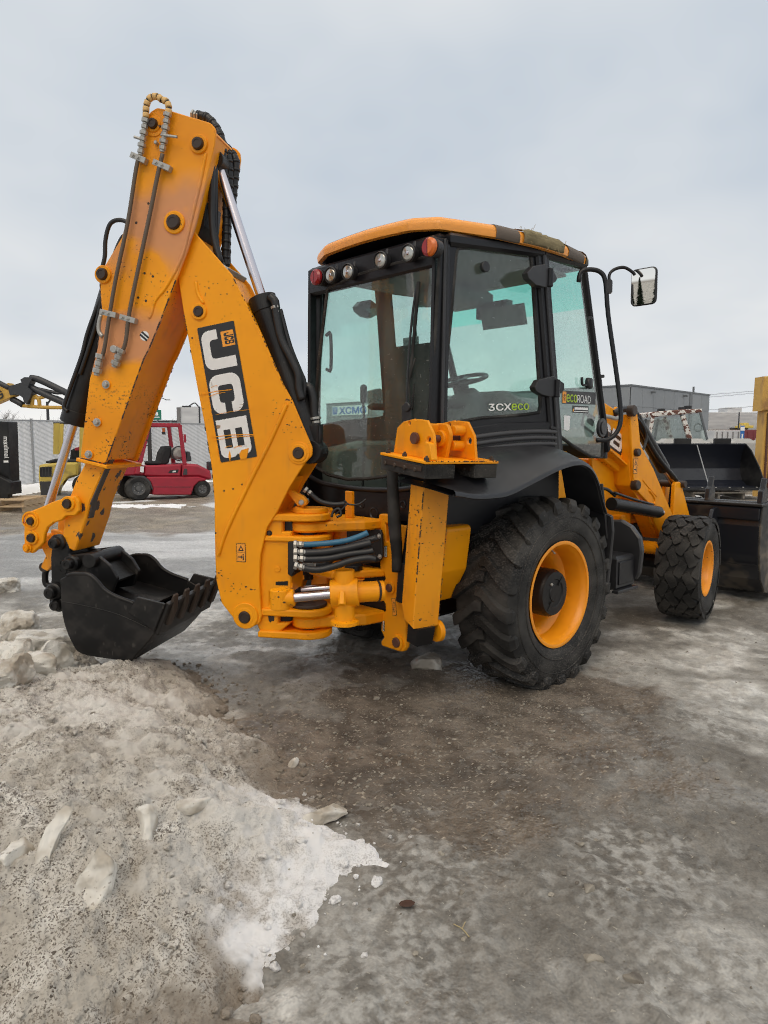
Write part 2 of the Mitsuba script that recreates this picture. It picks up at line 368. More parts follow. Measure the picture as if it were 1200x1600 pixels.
def ground_fn(p, n, uv):
    s = (p.x + 4.18) * 0.695 + (p.y + 3.62) * 0.719; t = (p.x + 4.18) * 0.719 - (p.y + 3.62) * 0.695
    a = fbm(p.x * 0.8, p.y * 0.8, 1, 4); b = fbm(p.x * 2.6 + 5, p.y * 2.6, 2, 5); c = fbm(p.x * 9, p.y * 9, 3, 4); g = noise(p.x * 75, p.y * 75, 1); g2 = noise(p.x * 160, p.y * 160, 5)
    ice = mix([0.195, 0.183, 0.163], [0.47, 0.455, 0.42], smoothstep(0.36, 0.64, b * 0.55 + a * 0.25 + c * .2))
    ice = mix(ice, [0.60, 0.59, 0.56], smoothstep(0.48, 0.66, c) * smoothstep(.45, .60, b) * 0.65)
    ice = mix(ice, [0.125, 0.112, 0.094], smoothstep(0.50, 0.66, fbm(p.x * 1.7 + 31, p.y * 1.7, 9, 5)) * 0.75)
    dirt = mix([0.066, 0.054, 0.043], [0.175, 0.147, 0.118], smoothstep(.3, .75, c * .5 + b * .5))
    dirt = mix(dirt, [0.28, 0.24, 0.19], smoothstep(.80, .9, g) * .7)
    fd = mi.Float(9.0)
    for q in FROST: fd = dr.minimum(fd, dr.sqrt(dr.square(p.x - q[0]) + dr.square(p.y - q[1])))
    fr = smoothstep(.42, .04, fd + (b - .5) * .7 + (c - .5) * .35)
    fine = fbm(p.x * 34, p.y * 34, 11, 5)
    ice = mix(ice, [0.46, 0.455, 0.43], fr * smoothstep(.30, .70, fine) * .45)
    ice = mix(ice, ice * 0.70, smoothstep(.50, .70, fbm(p.x * 11, p.y * 11, 12, 5)) * .6)
    # spilled dirt along the machine's rear half and beside the bank
    u = (p.x + 1.0) * 0.5 + (p.y + 1.55) * 0.866 * 0.3
    dx = (p.x + 1.15) / 1.75; dy = (p.y + 1.0) / 1.15
    reg = 1.10 - dr.sqrt(dx * dx + dy * dy) + (b - .5) * 1.5 + (c - .5) * .5
    col = mix(ice, dirt, smoothstep(0.0, 0.35, reg) * .95)
    far = smoothstep(6.5, 8.5, s + (a - .5) * 2)
    st = fbm(s * 1.6, t * 0.35, 4, 5)
    wet = mix([0.24, 0.245, 0.25], [0.52, 0.53, 0.54], smoothstep(.42, .68, st))
    col = mix(col, wet, far * smoothstep(3.5, 0.5, t) * .85)
    grav = mix([0.12, 0.10, 0.078], [0.34, 0.295, 0.23], smoothstep(.3, .8, g * .5 + fbm(p.x * 3, p.y * 3, 7, 4) * .5))
    gr = smoothstep(12.0, 13.2, s + (a - .5) * 3.5 + (b - .5) * 1.5) * smoothstep(60, 25, s)
    col = mix(col, grav, gr * .95)
    sn = smoothstep(.56, .64, fbm(p.x * .35 + 3, p.y * .35, 2, 4)) * smoothstep(14, 17, s)
    col = mix(col, [0.62, 0.63, 0.64], sn * .85)
    col = col * (0.72 + 0.30 * g2 + 0.26 * noise(p.x * 38, p.y * 38, 8))
    col = mix(col, [0.46, 0.45, 0.42], fr * smoothstep(.50, .72, fine) * .2 * smoothstep(9, 7, s))
    return mix(col, [0.42, 0.39, 0.33], smoothstep(.94, .965, g) * .6)

def ground_rough(p, n, uv):
    b = fbm(p.x * 2.6 + 5, p.y * 2.6, 2, 4); s = (p.x + 4.18) * 0.695 + (p.y + 3.62) * 0.719
    return dr.maximum(0.60 - 0.32 * smoothstep(.42, .66, b) - 0.30 * smoothstep(6, 8.5, s) * smoothstep(13.5, 11.5, s), .16)
def ground_bump(p, n, uv):
    return fbm(p.x * 30, p.y * 30, 1, 3) * 0.016 + noise(p.x * 110, p.y * 110, 2) * 0.0035
gb = prin(proc(ground_fn), 0.5, spec=0.5, bump=proc(ground_bump, 2e-3))
gb['bsdf']['bsdf']['roughness'] = proc(ground_rough)
bsdf('ground_ice', gb)
put('ground', gm, 'ground_ice', True); say('ground', 'wet grey ice and packed brown dirt of the equipment yard', kind='structure')

def snow_fn(p, n, uv):
    a = fbm(p.x * 1.3, p.y * 1.3, p.z * 1.3, 4); b = fbm(p.x * 5, p.y * 5, p.z * 5, 4); c = fbm(p.x * 15, p.y * 15, p.z * 15, 4)
    g = noise(p.x * 95, p.y * 95, p.z * 95); g3 = noise(p.x * 42 + 7, p.y * 42, p.z * 42); g2 = noise(p.x * 210, p.y * 210, p.z * 210)
    d = mi.Float(9.0)
    for q in CLEAN: d = dr.minimum(d, dr.sqrt(dr.square(p.x - q[0]) + dr.square(p.y - q[1])))
    clean = smoothstep(0.62, 0.08, d + (b - .5) * 1.1 + (c - .5) * .5)
    base = mix([0.40, 0.368, 0.318], [0.70, 0.68, 0.635], smoothstep(.36, .64, a * .3 + b * .35 + c * .35))
    base = mix(base, [0.62, 0.605, 0.575], clean * .72)
    base = mix(base, [0.76, 0.76, 0.77], clean * smoothstep(.14, .02, p.z + (c - .5) * .16) * .8)
    dirty = smoothstep(.44, .60, a * .3 + c * .7) * (1 - .9 * clean)
    base = mix(base, [0.25, 0.215, 0.17], dirty * .6)
    sparse = smoothstep(.34, .56, c * .5 + b * .5) * (1 - .55 * clean)
    f1 = fbm(p.x * 210, p.y * 210, p.z * 210, 2)
    base = mix(base, [0.12, 0.098, 0.075], smoothstep(.52, .66, f1) * sparse * .8)
    base = mix(base, [0.07, 0.055, 0.042], smoothstep(.67, .73, fbm(p.x * 125, p.y * 125, p.z * 125, 2)) * smoothstep(.36, .50, b) * (1 - .9 * clean) * .9)
    base = mix(base, [0.06, 0.047, 0.036], smoothstep(.62, .68, fbm(p.x * 55 + 3, p.y * 55, p.z * 55, 3)) * smoothstep(.5, .6, a * .4 + b * .6) * (1 - clean) * .7)
    thin = smoothstep(.12, .01, p.z + (c - .5) * .10) * (1 - clean)
    base = mix(base, mix([0.10, 0.078, 0.058], [0.24, 0.195, 0.15], c), thin * .9)
    return base
def snow_bump(p, n, uv):
    return fbm(p.x * 40, p.y * 40, p.z * 40, 4) * 0.022 + noise(p.x * 160, p.y * 160, p.z * 160) * 0.004
bsdf('snow_dirty', prin(proc(snow_fn), 0.75, spec=0.3, bump=proc(snow_bump, 2e-3)))
bsdf('snow_clean', prin((0.8, 0.81, 0.83), 0.8, spec=0.3, bump=proc(snow_bump, 2e-3)))
lo, hi = np.maximum(np.array(SNOW_POLY.bounds[:2]), [-7, -7]), np.array(SNOW_POLY.bounds[2:]) + .15
sx, sy = np.meshgrid(np.arange(lo[0], hi[0], .011), np.arange(lo[1], hi[1], .011), indexing='xy')
sz = snow_height(sx, sy) + base_height(sx, sy) * .5
P = np.stack([sx, sy, sz], -1)
nz = np.stack([meshkit.fbm(P * 9, 3, 41) - .5, meshkit.fbm(P * 9, 3, 42) - .5, np.zeros_like(sx)], -1)
sm = quadgrid(P + nz * 0.03)
keep = (sm.vertices[sm.faces][:, :, 2].max(1) > base_height(*sm.vertices[sm.faces].mean(1)[:, :2].T) - 0.015)
sm.update_faces(keep); sm.remove_unreferenced_vertices()
put('snow', sm, 'snow_dirty', True); say('snow', 'dirty heap of ploughed snow and grit in the left foreground', kind='structure')

# broken ice, one thing each
def lump(size, seed, sub=4, amp=0.2):
    """a broken slab: a rounded box with knocked-off corners and a pitted skin"""
    m = trimesh.creation.icosphere(sub, 1.0); v = m.vertices
    v = v / (np.abs(v) ** 5).sum(1, keepdims=True) ** (1 / 5)
    rs = np.random.RandomState(seed)
    for k in range(7):
        c = rs.randn(3) * [1, 1, .6]; c /= np.linalg.norm(c); over = np.maximum(v @ c - (0.62 + 0.35 * rs.rand()), 0); v = v - over[:, None] * c * .9
    s = np.asarray(size) / 2; w = v * s
    v = v + (np.stack([meshkit.fbm(w * 7 + seed, 3, seed + i) for i in range(3)], 1) - .5) * amp * 2.2
    w = v * s
    w = w + (np.stack([meshkit.fbm(w * 28 + seed, 4, seed + 5 + i) for i in range(3)], 1) - .5) * min(.05, s.min() * .5)
    w[:, 1] *= 1 + .35 * np.sin(w[:, 0] / s[0] * 2.6 + seed); w[:, 1] += .25 * s[1] * np.sin(w[:, 0] / s[0] * 1.7 + seed * 2)
    m.vertices = w; return m
def ice_fn(p, n, uv):
    a = fbm(p.x * 9, p.y * 9, p.z * 9, 4); g = noise(p.x * 130, p.y * 130, p.z * 130)
    c = mix([0.36, 0.32, 0.26], [0.62, 0.60, 0.55], smoothstep(.35, .62, a))
    return mix(c, [0.2, 0.16, 0.12], smoothstep(.8, .9, g) * smoothstep(.4, .6, a) * .7)
bsdf('ice_chunk', prin(proc(ice_fn), 0.38, spec=0.5, bump=proc(lambda p, n, uv: fbm(p.x * 25, p.y * 25, p.z * 25, 3) * .012, 2e-3)))
def chunk(x, y, size, yaw, tilt, seed, label, lift=.25, mat='ice_chunk', key='ice_chunk', catg='ice chunk', group=None, roll=0):
    m = lump(size, seed, 4 if max(size) > .1 else 3)
    m.apply_transform(trimesh.transformations.euler_matrix(math.radians(roll), math.radians(tilt), math.radians(yaw)))
    m.apply_translation([x, y, float(ground_z(x, y)[0]) + size[2] * lift])
    return say(put(key, m, mat, True), label, catg, group)
def at(q): return q[0], q[1]
chunk(*(-3.393,-1.142), (.25, .10, .06), 52, -48, 5, 'long flat ice chunk nearest the left edge of the snow bank')
chunk(*(-3.318,-1.354), (.26, .09, .07), 44, -52, 8, 'largest pale ice chunk standing out of the grit, shaped like a bone')
chunk(*(-3.068,-1.184), (.20, .08, .06), 52, -50, 12, 'slim white ice chunk lying upright between two bigger pieces')
chunk(*(-2.845,-1.162), (.15, .06, .05), -8, 6, 15, 'small grey ice chunk half sunk in the middle of the snow bank')
chunk(*(-2.293,-1.277), (.24, .09, .07), -5, 3, 18, 'flat ice slab lying at the right edge of the snow where the dirt begins')
chunk(*(-2.067,-0.772), (.09, .05, .035), 10, 0, 22, 'single palm sized ice piece alone on the brown dirt')
chunk(*(-3.482,-1.086), (.16, .07, .04), 30, 5, 25, 'thin ice sliver at the far left of the snow bank')
for q, sz_, yw, tl, sd, lb in (
    ((-2.602,1.98), (.42, .26, .2), 30, -22, 31, 'big white ice block topmost at the left edge behind the bank'),
    ((-2.558,1.48), (.5, .3, .17), 5, 6, 33, 'broad dirty ice slab lying in front of the topmost block'),
    ((-2.755,0.91), (.3, .22, .16), 50, 12, 35, 'rounded ice lump below the broad dirty slab'),
    ((-2.884,1.082), (.34, .3, .2), 80, 10, 37, 'ice lump cut by the left edge of the picture, under the topmost block'),
    ((-2.627,1.009), (.26, .07, .2), 12, 25, 39, 'thin upright ice shard leaning beside the digging bucket'),
    ((-3.011,0.603), (.32, .2, .18), 20, 0, 41, 'lowest ice lump of the pile at the left edge'),
    ((-2.07,2.062), (.28, .2, .12), 40, 0, 43, 'brown gritty snow clod just behind the broad ice slab'),
    ((-1.831,4.746), (.3, .2, .16), 40, 0, 45, 'brown gritty clod farthest back at the left edge')):
    chunk(*q, sz_, yw, tl, sd, lb, lift=.3)
chunk(*(-0.384,-0.162), (.26, .2, .10), 20, 0, 52, 'dark grey ice lump frozen to the ground under the stabiliser leg', .3)
# crumbs of snow, one mass
rs = np.random.RandomState(17); icoc = trimesh.creation.icosphere(2, 1.0); V, F, k = [], [], 0
edge = SNOW_POLY.exterior
while k < 1500:
    if k < 650:
        q = edge.interpolate(rs.rand(), normalized=True); x, y = q.x + rs.randn() * .09, q.y + rs.randn() * .09
    else: x, y = rs.uniform(-4.3, -1.2), rs.uniform(-3.2, 1.8)
    if np.hypot(x - EYE[0], y - EYE[1]) > 6 or (k >= 650 and not SNOW_POLY.contains(Point(x, y))): continue
    r = .003 + .013 * rs.rand() ** 4
    v = icoc.vertices * (1 + 1.1 * (meshkit.fbm(icoc.vertices * 1.7 + k, 2, k) - .5)[:, None]) * r * (1 + .6 * rs.rand(3)) * [1, 1, .75]
    V.append((v, x, y, r)); k += 1
zs = ground_z([q[1] for q in V], [q[2] for q in V])
put('snow_crumbs', trimesh.Trimesh(np.vstack([v + [x, y, z + r * .25] for (v, x, y, r), z in zip(V, zs)]), np.vstack([icoc.faces + i * len(icoc.vertices) for i in range(k)]), process=False), 'snow_dirty', True); say('snow_crumbs', 'crumbs and small clods of snow along the bank', 'snow crumbs', kind='stuff')
# stones: loose ones as one mass, the biggest one by one
rs = np.random.RandomState(4)
bsdf('stone', prin(proc(lambda p, n, uv: mix([0.10, 0.085, 0.07], [0.32, 0.29, 0.24], noise(p.x * 23, p.y * 23, 4))), 0.7))
STONE_AREA = np.array([(-1.787,0.292),(-0.939,-0.013),(-0.513,-1.018),(0.03,-1.301),(-0.915,-1.723),(-2.052,-1.585),(-2.247,-1.467),(-2.025,-0.542)]); SA = Polygon(STONE_AREA)
ico = trimesh.creation.icosphere(1, 1.0); V, F, k = [], [], 0
while k < 3600:
    if rs.rand() < .7:
        x, y = rs.uniform(SA.bounds[0], SA.bounds[2]), rs.uniform(SA.bounds[1], SA.bounds[3])
        if not SA.contains(Point(x, y)): continue
    else: x, y = rs.uniform(-3.6, 3, 1)[0], rs.uniform(-3.6, 1.6, 1)[0]
    r = 0.002 + 0.0085 * rs.rand() ** 5
    v = ico.vertices * (1 + .5 * (rs.rand(len(ico.vertices), 1) - .5)) * r * np.array([1 + .5 * rs.rand(), 1, .65])
    V.append(v + [x, y, 0]); F.append(ico.faces + k * len(ico.vertices)); k += 1
V = np.vstack(V); nv = len(ico.vertices)
zz = np.repeat(ground_z(*np.array([V[i * nv:(i + 1) * nv, :2].mean(0) for i in range(k)]).T), nv)
V[:, 2] += zz + .001
put('gravel', trimesh.Trimesh(V, np.vstack(F), process=False), 'stone', False); say('gravel', 'loose grit and pebbles scattered over the dirt and ice', 'gravel', kind='stuff')
for q, s, lb in (((-1.119,-0.386), .05, 'round pebble on the dirt left of the rear wheel'), ((-0.891,-1.166), .045, 'tan pebble on the dirt in front of the rear tyre'), ((-1.67,-2.19), .035, 'pale pebble on bare ice in the middle of the yard'),
                 ((-1.919,-2.378), .05, 'pointed white stone on the ice right of the middle'), ((-2.204,-2.565), .055, 'round whitish stone frozen into the ice near the lower edge'), ((-2.179,-2.684), .06, 'grey stone frozen into the ice, lowest of all'),
                 ((-2.14,-1.848), .03, 'pair of tiny tan stones on dark ice'), ((-0.527,-2.252), .05, 'dark stone on ice at the right'), ((-0.759,-1.472), .035, 'small brown stone below the rear wheel')):
    chunk(*q, (s * 1.0, s * .75, s * .45), 30 + s * 2000, 0, int(s * 1000), lb, .12, 'stone', 'stone', 'stone')
bsdf('leaf_brown', prin((0.06, 0.03, 0.02), 0.6))
lf = (-2.455,-1.961)
say(put('dead_leaf', lathe([(0, .004), (.02, .006), (.03, .002), (.02, -.002), (0, -.001)], [lf[0], lf[1], float(ground_z(*lf)[0]) + .008], [.1, .2, 1], 9), 'leaf_brown'), 'dark curled leaf lying on the ice right of the snow tip', 'leaf')
tw = [(-2.403,-2.137),(-2.41,-2.18),(-2.426,-2.224)]; tw2 = [(-2.41,-2.18),(-2.375,-2.165)]
say(put('twig', cat(tube([(a, b, float(ground_z(a, b)[0]) + .006) for a, b in tw], .0022, 5), tube([(a, b, float(ground_z(a, b)[0]) + .006) for a, b in tw2], .0018, 5)), 'straw'), 'thin forked dry twig lying on the ice', 'twig')
# ---------------------------------------------------------------- backhoe loader: excavator end
M = 'backhoe_loader'
say(M, 'yellow and black backhoe loader parked on ice with its excavator arm folded upright', 'backhoe loader')
def part(name, mesh, mat, smooth=30, label=None, **k):
    key = put(f'{M}__{name}', mesh, mat, smooth, **k)
    if label: say(key, label)
    return key
def bpt(uv, w): return BOOM(uv[0], uv[1], w)
def bpin(parent, uv, r, w, head=.025, mat='pin_dark', collar=True, s=-1, name='pin', cm='paint_yellow'):
    """a pin seen end-on in a side plate: welded collar, dark head"""
    ax = BOOM.c * s; o = bpt(uv, w)
    if collar: part(f'{parent}__pin_boss', lathe([(0, -.01), (r * 1.55, -.01), (r * 1.55, .010), (r * 1.45, .014), (r * 1.05, .014), (r * 1.05, .004)], o, ax, 28), cm)
    part(f'{parent}__{name}', lathe([(0, -.02), (r, -.02), (r, head * .7), (r * .86, head), (r * .55, head), (r * .5, head - .003), (0, head - .003)], o, ax, 26), mat)
def bolt(parent, o, ax, r, mat='zinc', h=.012):
    part(f'{parent}__bolt', cat(lathe([(0, 0), (r * 1.5, 0), (r * 1.5, .003), (0, .003)], o, ax, 18), lathe([(r, 0), (r, h), (r * .8, h + .002), (0, h + .002)], o, ax, 6)), mat, 20)

# boom: two side plates, top and underside plates between them
NW, FW = -.155, .155
BP = [(0.652,2.938),(0.423,2.683),(0.239,2.323),(0.104,2.015),(0.047,1.917),(-0.044,1.705),(-0.08,1.623),(-0.076,1.575),(-0.03,1.528),(0.072,1.375),(0.154,1.221),(0.224,1.118),(0.27,0.944),(0.281,0.791),(0.276,0.633),(0.269,0.549),(0.287,0.498),(0.335,0.47),(0.418,0.474),(0.483,0.547),(0.543,0.621),(0.574,0.763),(0.579,0.934),(0.574,1.282),(0.586,1.487),(0.622,1.738),(0.671,2.007),(0.708,2.222),(0.748,2.467),(0.779,2.682),(0.842,2.871),(0.864,2.976),(0.836,3.051),(0.775,3.078),(0.708,3.036)]
bp = rnd(BP, .02)
near = plate(BOOM, bp, NW, NW + .018, .004); far = plate(BOOM, bp, FW - .018, FW, .004)
upper = BP[:10]; under = BP[21:31]
def web(path, w0, w1, th=.015, closed=False):
    return plate(BOOM, LineString(path).buffer(th / 2, cap_style='flat', join_style='mitre'), w0, w1, .002)
def shift(path, d):
    return LineString(path).parallel_offset(d, 'left').coords if d else path
ins = list(bp.buffer(-.035).exterior.coords)
boxg = bp.buffer(-.02).difference(bp.buffer(-.034))
top_open = Polygon([(0.19,2.287),(-0.213,1.856),(-0.289,1.23),(0.081,1.343),(0.032,1.858)])
part('boom', cat(near, far, plate(BOOM, boxg.difference(top_open), NW + .018, FW - .018, 0)), 'paint_yellow')
part('boom__bead', tube([bpt(q, NW - .002) for q in [(0.08,1.89),(0.188,1.669),(0.324,1.42),(0.49,1.103),(0.556,0.931)]], .013, 8, 4), 'paint_yellow', True)
part('boom__weld_bead', tube([bpt(q, NW - .001) for q in [(0.659,2.65),(0.649,2.58),(0.612,2.516)]], .011, 8, 4), 'paint_yellow', True)
for q, r in (((0.643,2.467), .033), ((0.006,1.591), .036), ((0.381,0.536), .04)):
    bpin('boom', q, r, NW)
part('boom__boss_plate', plate(BOOM, Point(*(0.377,0.544)).buffer(.085), NW - .012, NW, .004), 'paint_yellow')
part('boom__boss_plate', plate(BOOM, Point(*(0.006,1.591)).buffer(.07), NW - .008, NW, .004), 'paint_yellow')
for q in [(0.695,2.308),(0.506,1.349),(0.445,1.362),(0.57,1.076),(0.384,1.391)]:
    part('boom__hole', cyl(bpt(q, NW - .0015), bpt(q, NW + .002), .006, n=12, ch=.0005), 'pin_dark')
# decal with the three letters, reading downwards
dq = np.array([(0.659,2.366),(0.416,2.409),(0.282,1.578),(0.523,1.528)])
du = dq[3] - dq[0]; DL = np.linalg.norm(du); dv = dq[1] - dq[0]; DH = np.linalg.norm(dv)
ex = bpt(du, 0) - bpt((0, 0), 0); ex /= np.linalg.norm(ex); ey = bpt(dv, 0) - bpt((0, 0), 0); ey -= ex * (ey @ ex); ey /= np.linalg.norm(ey)
DEC = Frame(bpt(dq[0], NW - .001), ex, ey)          # letters run along +a, their tops along +b
if DEC.c @ BOOM.c > 0: DEC.c = -DEC.c
def bold_letters(L, H, h0, gap=.12):
    """blocky J, C and B as shapely shapes in a strip of length L and height H"""
    w = L / 3 * .86; t = H * .27; out = []
    def rr(x0, y0, x1, y1, r): return sbox(x0, y0, x1, y1).buffer(-r).buffer(r, quad_segs=6)
    x = L * .035
    s = H * .84; y0 = H * .06
    j = unary_union([rr(x, y0, x + w, y0 + s * .9, s * .26), sbox(x + w - t, y0 + s * .4, x + w, y0 + s)])
    j = j.difference(unary_union([rr(x + t * .9, y0 + t * .75, x + w - t, y0 + s * 1.6, s * .12), sbox(x - .1, y0 + s * .52, x + w - t, y0 + 2 * s)]))
    out.append(j); x += w + L * .04
    c = rr(x, y0, x + w, y0 + s, s * .3).difference(rr(x + t, y0 + t * .8, x + w - t, y0 + s - t * .8, s * .1)).difference(sbox(x + w * .62, y0 + s * .40, x + w + .1, y0 + s * .62))
    out.append(c); x += w + L * .04
    b = unary_union([rr(x, y0, x + w, y0 + s * .56, s * .2), rr(x, y0 + s * .46, x + w * .97, y0 + s, s * .2), sbox(x, y0, x + w * .4, y0 + s)])
    b = b.difference(rr(x + t, y0 + t * .62, x + w - t * .9, y0 + s * .42, .004)).difference(rr(x + t, y0 + s * .58, x + w - t * .95, y0 + s - t * .62, .004))
    out.append(b)
    return out
part('boom__decal', plate(DEC, rnd([(0, 0), (DL, 0), (DL, DH), (0, DH)], .008), .0005, .002, 0), 'decal_black', False)
for g in bold_letters(DL, DH, 0):
    part('boom__decal_letter', plate(DEC, g, .002, .0032, 0), 'decal_white', False)
part('boom__emblem', plate(DEC, sbox(DL * .06, DH * .60, DL * .06 + DH * .38, DH * .94), .002, .0032, 0), 'decal_orange', False)
part('boom__emblem_letter', cat(plate(Frame(DEC(DL * .06 + DH * .04, DH * .66), DEC.a, DEC.b), unary_union([affinity.scale(g, .36 * DH / DL * .83, .30, origin=(0, 0)) for g in bold_letters(DL, DH, 0)]), .0034 if DEC.c @ np.cross(DEC.a, DEC.b) > 0 else -.0042, .0042 if DEC.c @ np.cross(DEC.a, DEC.b) > 0 else -.0034, 0)), 'decal_black', False)
for a, b, w in zip([(0.649,1.954),(0.593,1.942),(0.579,1.689),(0.566,1.669),(0.545,1.83),(0.49,1.621),(0.575,1.997),(0.43,1.621)], [(0.438,1.984),(0.481,1.968),(0.3,1.705),(0.296,1.697),(0.314,1.86),(0.447,1.633),(0.532,2.009),(0.378,1.633)], (.0022, .0016, .0026, .0018, .0012, .0015, .0012, .0018)):
    mid = ((a[0] + b[0]) / 2, (a[1] + b[1]) / 2 + .006); part('boom__scratch', plate(BOOM, LineString([a, mid, b]).buffer(w), NW - .0062, NW - .0052, 0), 'paint_yellow', False)
for g in ([(0.396,1.585),(0.379,1.609),(0.332,1.621),(0.337,1.597),(0.346,1.557),(0.389,1.549)], [(0.47,1.569),(0.46,1.605),(0.452,1.573),(0.458,1.532)], [(0.55,1.621),(0.538,1.605),(0.534,1.572)]):
    part('boom__torn_decal', plate(BOOM, g, NW - .0062, NW - .0052, 0), 'paint_yellow', False)
k_ = part('boom__edge_chip', cat(chips([bpt(q, NW) for q in BP[1:6]], 3, 30), chips([bpt(q, NW) for q in BP[20:29]], 4, 36)), 'chip_dark'); say(k_, kind='stuff')
def warn(parent, fr, w, h, mat='decal_orange', bars=3):
    part(f'{parent}__warning_label', plate(fr, [(0, 0), (w, 0), (w, h), (0, h)], 0, .001, 0), 'decal_black', False)
    part(f'{parent}__warning_label', plate(fr, [(.004, .004), (w - .004, .004), (w - .004, h - .004), (.004, h - .004)], .001, .0018, 0), mat, False)
    part(f'{parent}__warning_sign', plate(fr, Polygon([(w * .18, h * .6), (w * .82, h * .6), (w * .5, h * .9)]).difference(Polygon([(w * .34, h * .65), (w * .66, h * .65), (w * .5, h * .8)])), .0018, .0026, 0), 'decal_black', False)
    part(f'{parent}__warning_sign', plate(fr, unary_union([sbox(w * .15, h * .24, w * .5, h * .30), Polygon([(w * .5, h * .16), (w * .5, h * .38), (w * .64, h * .27)]), sbox(w * .68, h * .1, w * .8, h * .34), Point(w * .74, h * .4).buffer(w * .07), sbox(w * .1, h * .5, w * .9, h * .515)]), .0018, .0026, 0), 'decal_black', False)
wq = [(0.43,0.894),(0.369,0.896),(0.367,1.016),(0.427,1.014)]
FN = Frame(bpt(wq[0], NW - .001), -BOOM.a, BOOM.b); warn('boom', FN, wq[0][0] - wq[1][0], wq[2][1] - wq[1][1])

# dipper (outer section)
DW = .20
DP = [(0.923,3.624),(0.909,3.652),(0.862,3.674),(0.799,3.658),(0.517,3.558),(0.489,3.527),(0.486,3.483),(0.496,3.425),(0.532,3.303),(0.629,2.981),(0.693,2.822),(0.77,2.657),(0.886,2.405),(0.967,2.242),(1.004,2.184),(1.301,1.516),(1.484,1.552),(1.39,2.062),(1.327,2.25),(1.284,2.489),(1.289,2.58),(1.289,2.666),(1.277,2.729),(1.127,2.928),(1.078,3.071)]
DPn = rnd(DP, .025)
part('dipper', cat(plate(BOOM, DPn, -DW, -DW + .02, .005), plate(BOOM, DPn, DW - .02, DW, .005),
    plate(BOOM, DPn.buffer(-.018).difference(DPn.buffer(-.032)).difference(Polygon([(0.51,3.51),(0.155,3.32),(0.247,2.7),(0.83,2.532),(0.611,3.018)])), -DW + .02, DW - .02, 0)), 'paint_faded')
part('dipper__rib', tube([bpt(q, -DW - .001) for q in [(0.551,3.385),(0.597,3.204),(0.667,2.972),(0.723,2.797),(0.827,2.628),(0.912,2.535),(0.941,2.458),(0.959,2.431)]], .010, 8, 4), 'paint_faded', True)
part('dipper__top_boss', plate(BOOM, Point(*(0.882,3.576)).buffer(.07), -DW - .006, -DW, .004), 'paint_faded')
for q, r in (((0.882,3.576), .030), ((0.594,3.44), .036), ((0.767,2.996), .044), ((1.261,2.708), .036)):
    bpin('dipper', q, r, -DW, .035)
for q in [(0.721,2.979),(0.845,3.562),(1.244,2.676)]: bolt('dipper', bpt(q, -DW), -BOOM.c, .011, 'pin_dark')
for q in [(1.269,2.024),(1.344,1.784),(1.413,1.577)]:
    part('dipper__boss', cyl(bpt(q, -DW), bpt(q, -DW - .012), .03), 'paint_yellow'); bolt('dipper', bpt(q, -DW - .01), -BOOM.c, .018, 'zinc', .02)
for q in [(0.979,2.704),(0.924,2.683),(1.029,2.558),(0.977,2.537),(0.938,3.12),(1.024,3.01),(0.867,3.638),(0.776,3.623)]:
    part('dipper__hole', cyl(bpt(q, -DW - .0015), bpt(q, -DW + .002), .008, n=12, ch=.0005), 'pin_dark')
part('dipper__grease_nipple', cyl(bpt((0.865,3.464), -DW), bpt((0.865,3.464), -DW - .03), .011), 'zinc')
wm = (0.994,2.322)
part('dipper__torn_label', plate(BOOM, Point(*wm).buffer(.03, quad_segs=3), -DW - .0018, -DW - .0008, 0), 'white_film')
for k in (-.012, .008): part('dipper__torn_label', plate(BOOM, affinity.rotate(sbox(wm[0] - .03, wm[1] + k - .006, wm[0] + .03, wm[1] + k + .006), 40, origin=wm), -DW - .0028, -DW - .0018, 0), 'decal_black')
k_ = part('dipper__edge_chip', cat(chips([bpt(q, -DW) for q in DP[11:17]], 5, 120, .018, .0055), chips([bpt(q, -DW) for q in DP[17:22]], 6, 40), chips([bpt(q, DW) for q in DP[11:16]], 7, 22)), 'chip_dark'); say(k_, kind='stuff')
# flange and end collar
fl = np.array([(1.489,1.552),(1.293,1.508)])
fc = fl.mean(0); fd = fl[1] - fl[0]; fd /= np.linalg.norm(fd); fnn = np.array([-fd[1], fd[0]]); 
if fnn[1] > 0: fnn = -fnn
half = np.linalg.norm(fl[1] - fl[0]) / 2 + .012
part('dipper__flange', plate(BOOM, [fc - fd * half, fc + fd * half, fc + fd * half + fnn * .022, fc - fd * half + fnn * .022], -DW - .018, DW + .018, .005), 'paint_yellow')
# inner, extending section
IW = .145
IP = [(1.48,1.525),(1.342,1.492),(1.465,1.258),(1.499,1.141),(1.591,0.922),(1.69,0.963),(1.648,1.211),(1.562,1.397)]
part('dipper_extension', cat(plate(BOOM, rnd(IP, .012), -IW, IW, .008)), 'paint_chipped')
e0, e1 = np.array(IP[1]), np.array(IP[2]); ed = (e1 - e0) / np.linalg.norm(e1 - e0); eo = np.array([ed[1], -ed[0]])
if eo[0] > 0: eo = -eo
for t, L_, wz in ((.42, .34, -IW + .035), (1.25, .14, -IW + .05)):
    c = e0 + (e1 - e0) * t if t < 1 else e0 + ed * (np.linalg.norm(e1 - e0) + .0) + (np.array(IP[3]) - e1) * .35
    dd_ = ed if t < 1 else (np.array(IP[3]) - e1) / np.linalg.norm(np.array(IP[3]) - e1); oo_ = np.array([dd_[1], -dd_[0]]); oo_ = -oo_ if oo_[0] > 0 else oo_
    part('dipper_extension__wear_pad', obx(bpt(c + oo_ * .002, wz), bpt(dd_, 0) - bpt((0, 0), 0), BOOM.c, (L_, .055, .012), .002), 'grey_steel')
bsdf('grey_steel', prin((0.09, 0.08, 0.072), .55, metal=.2))
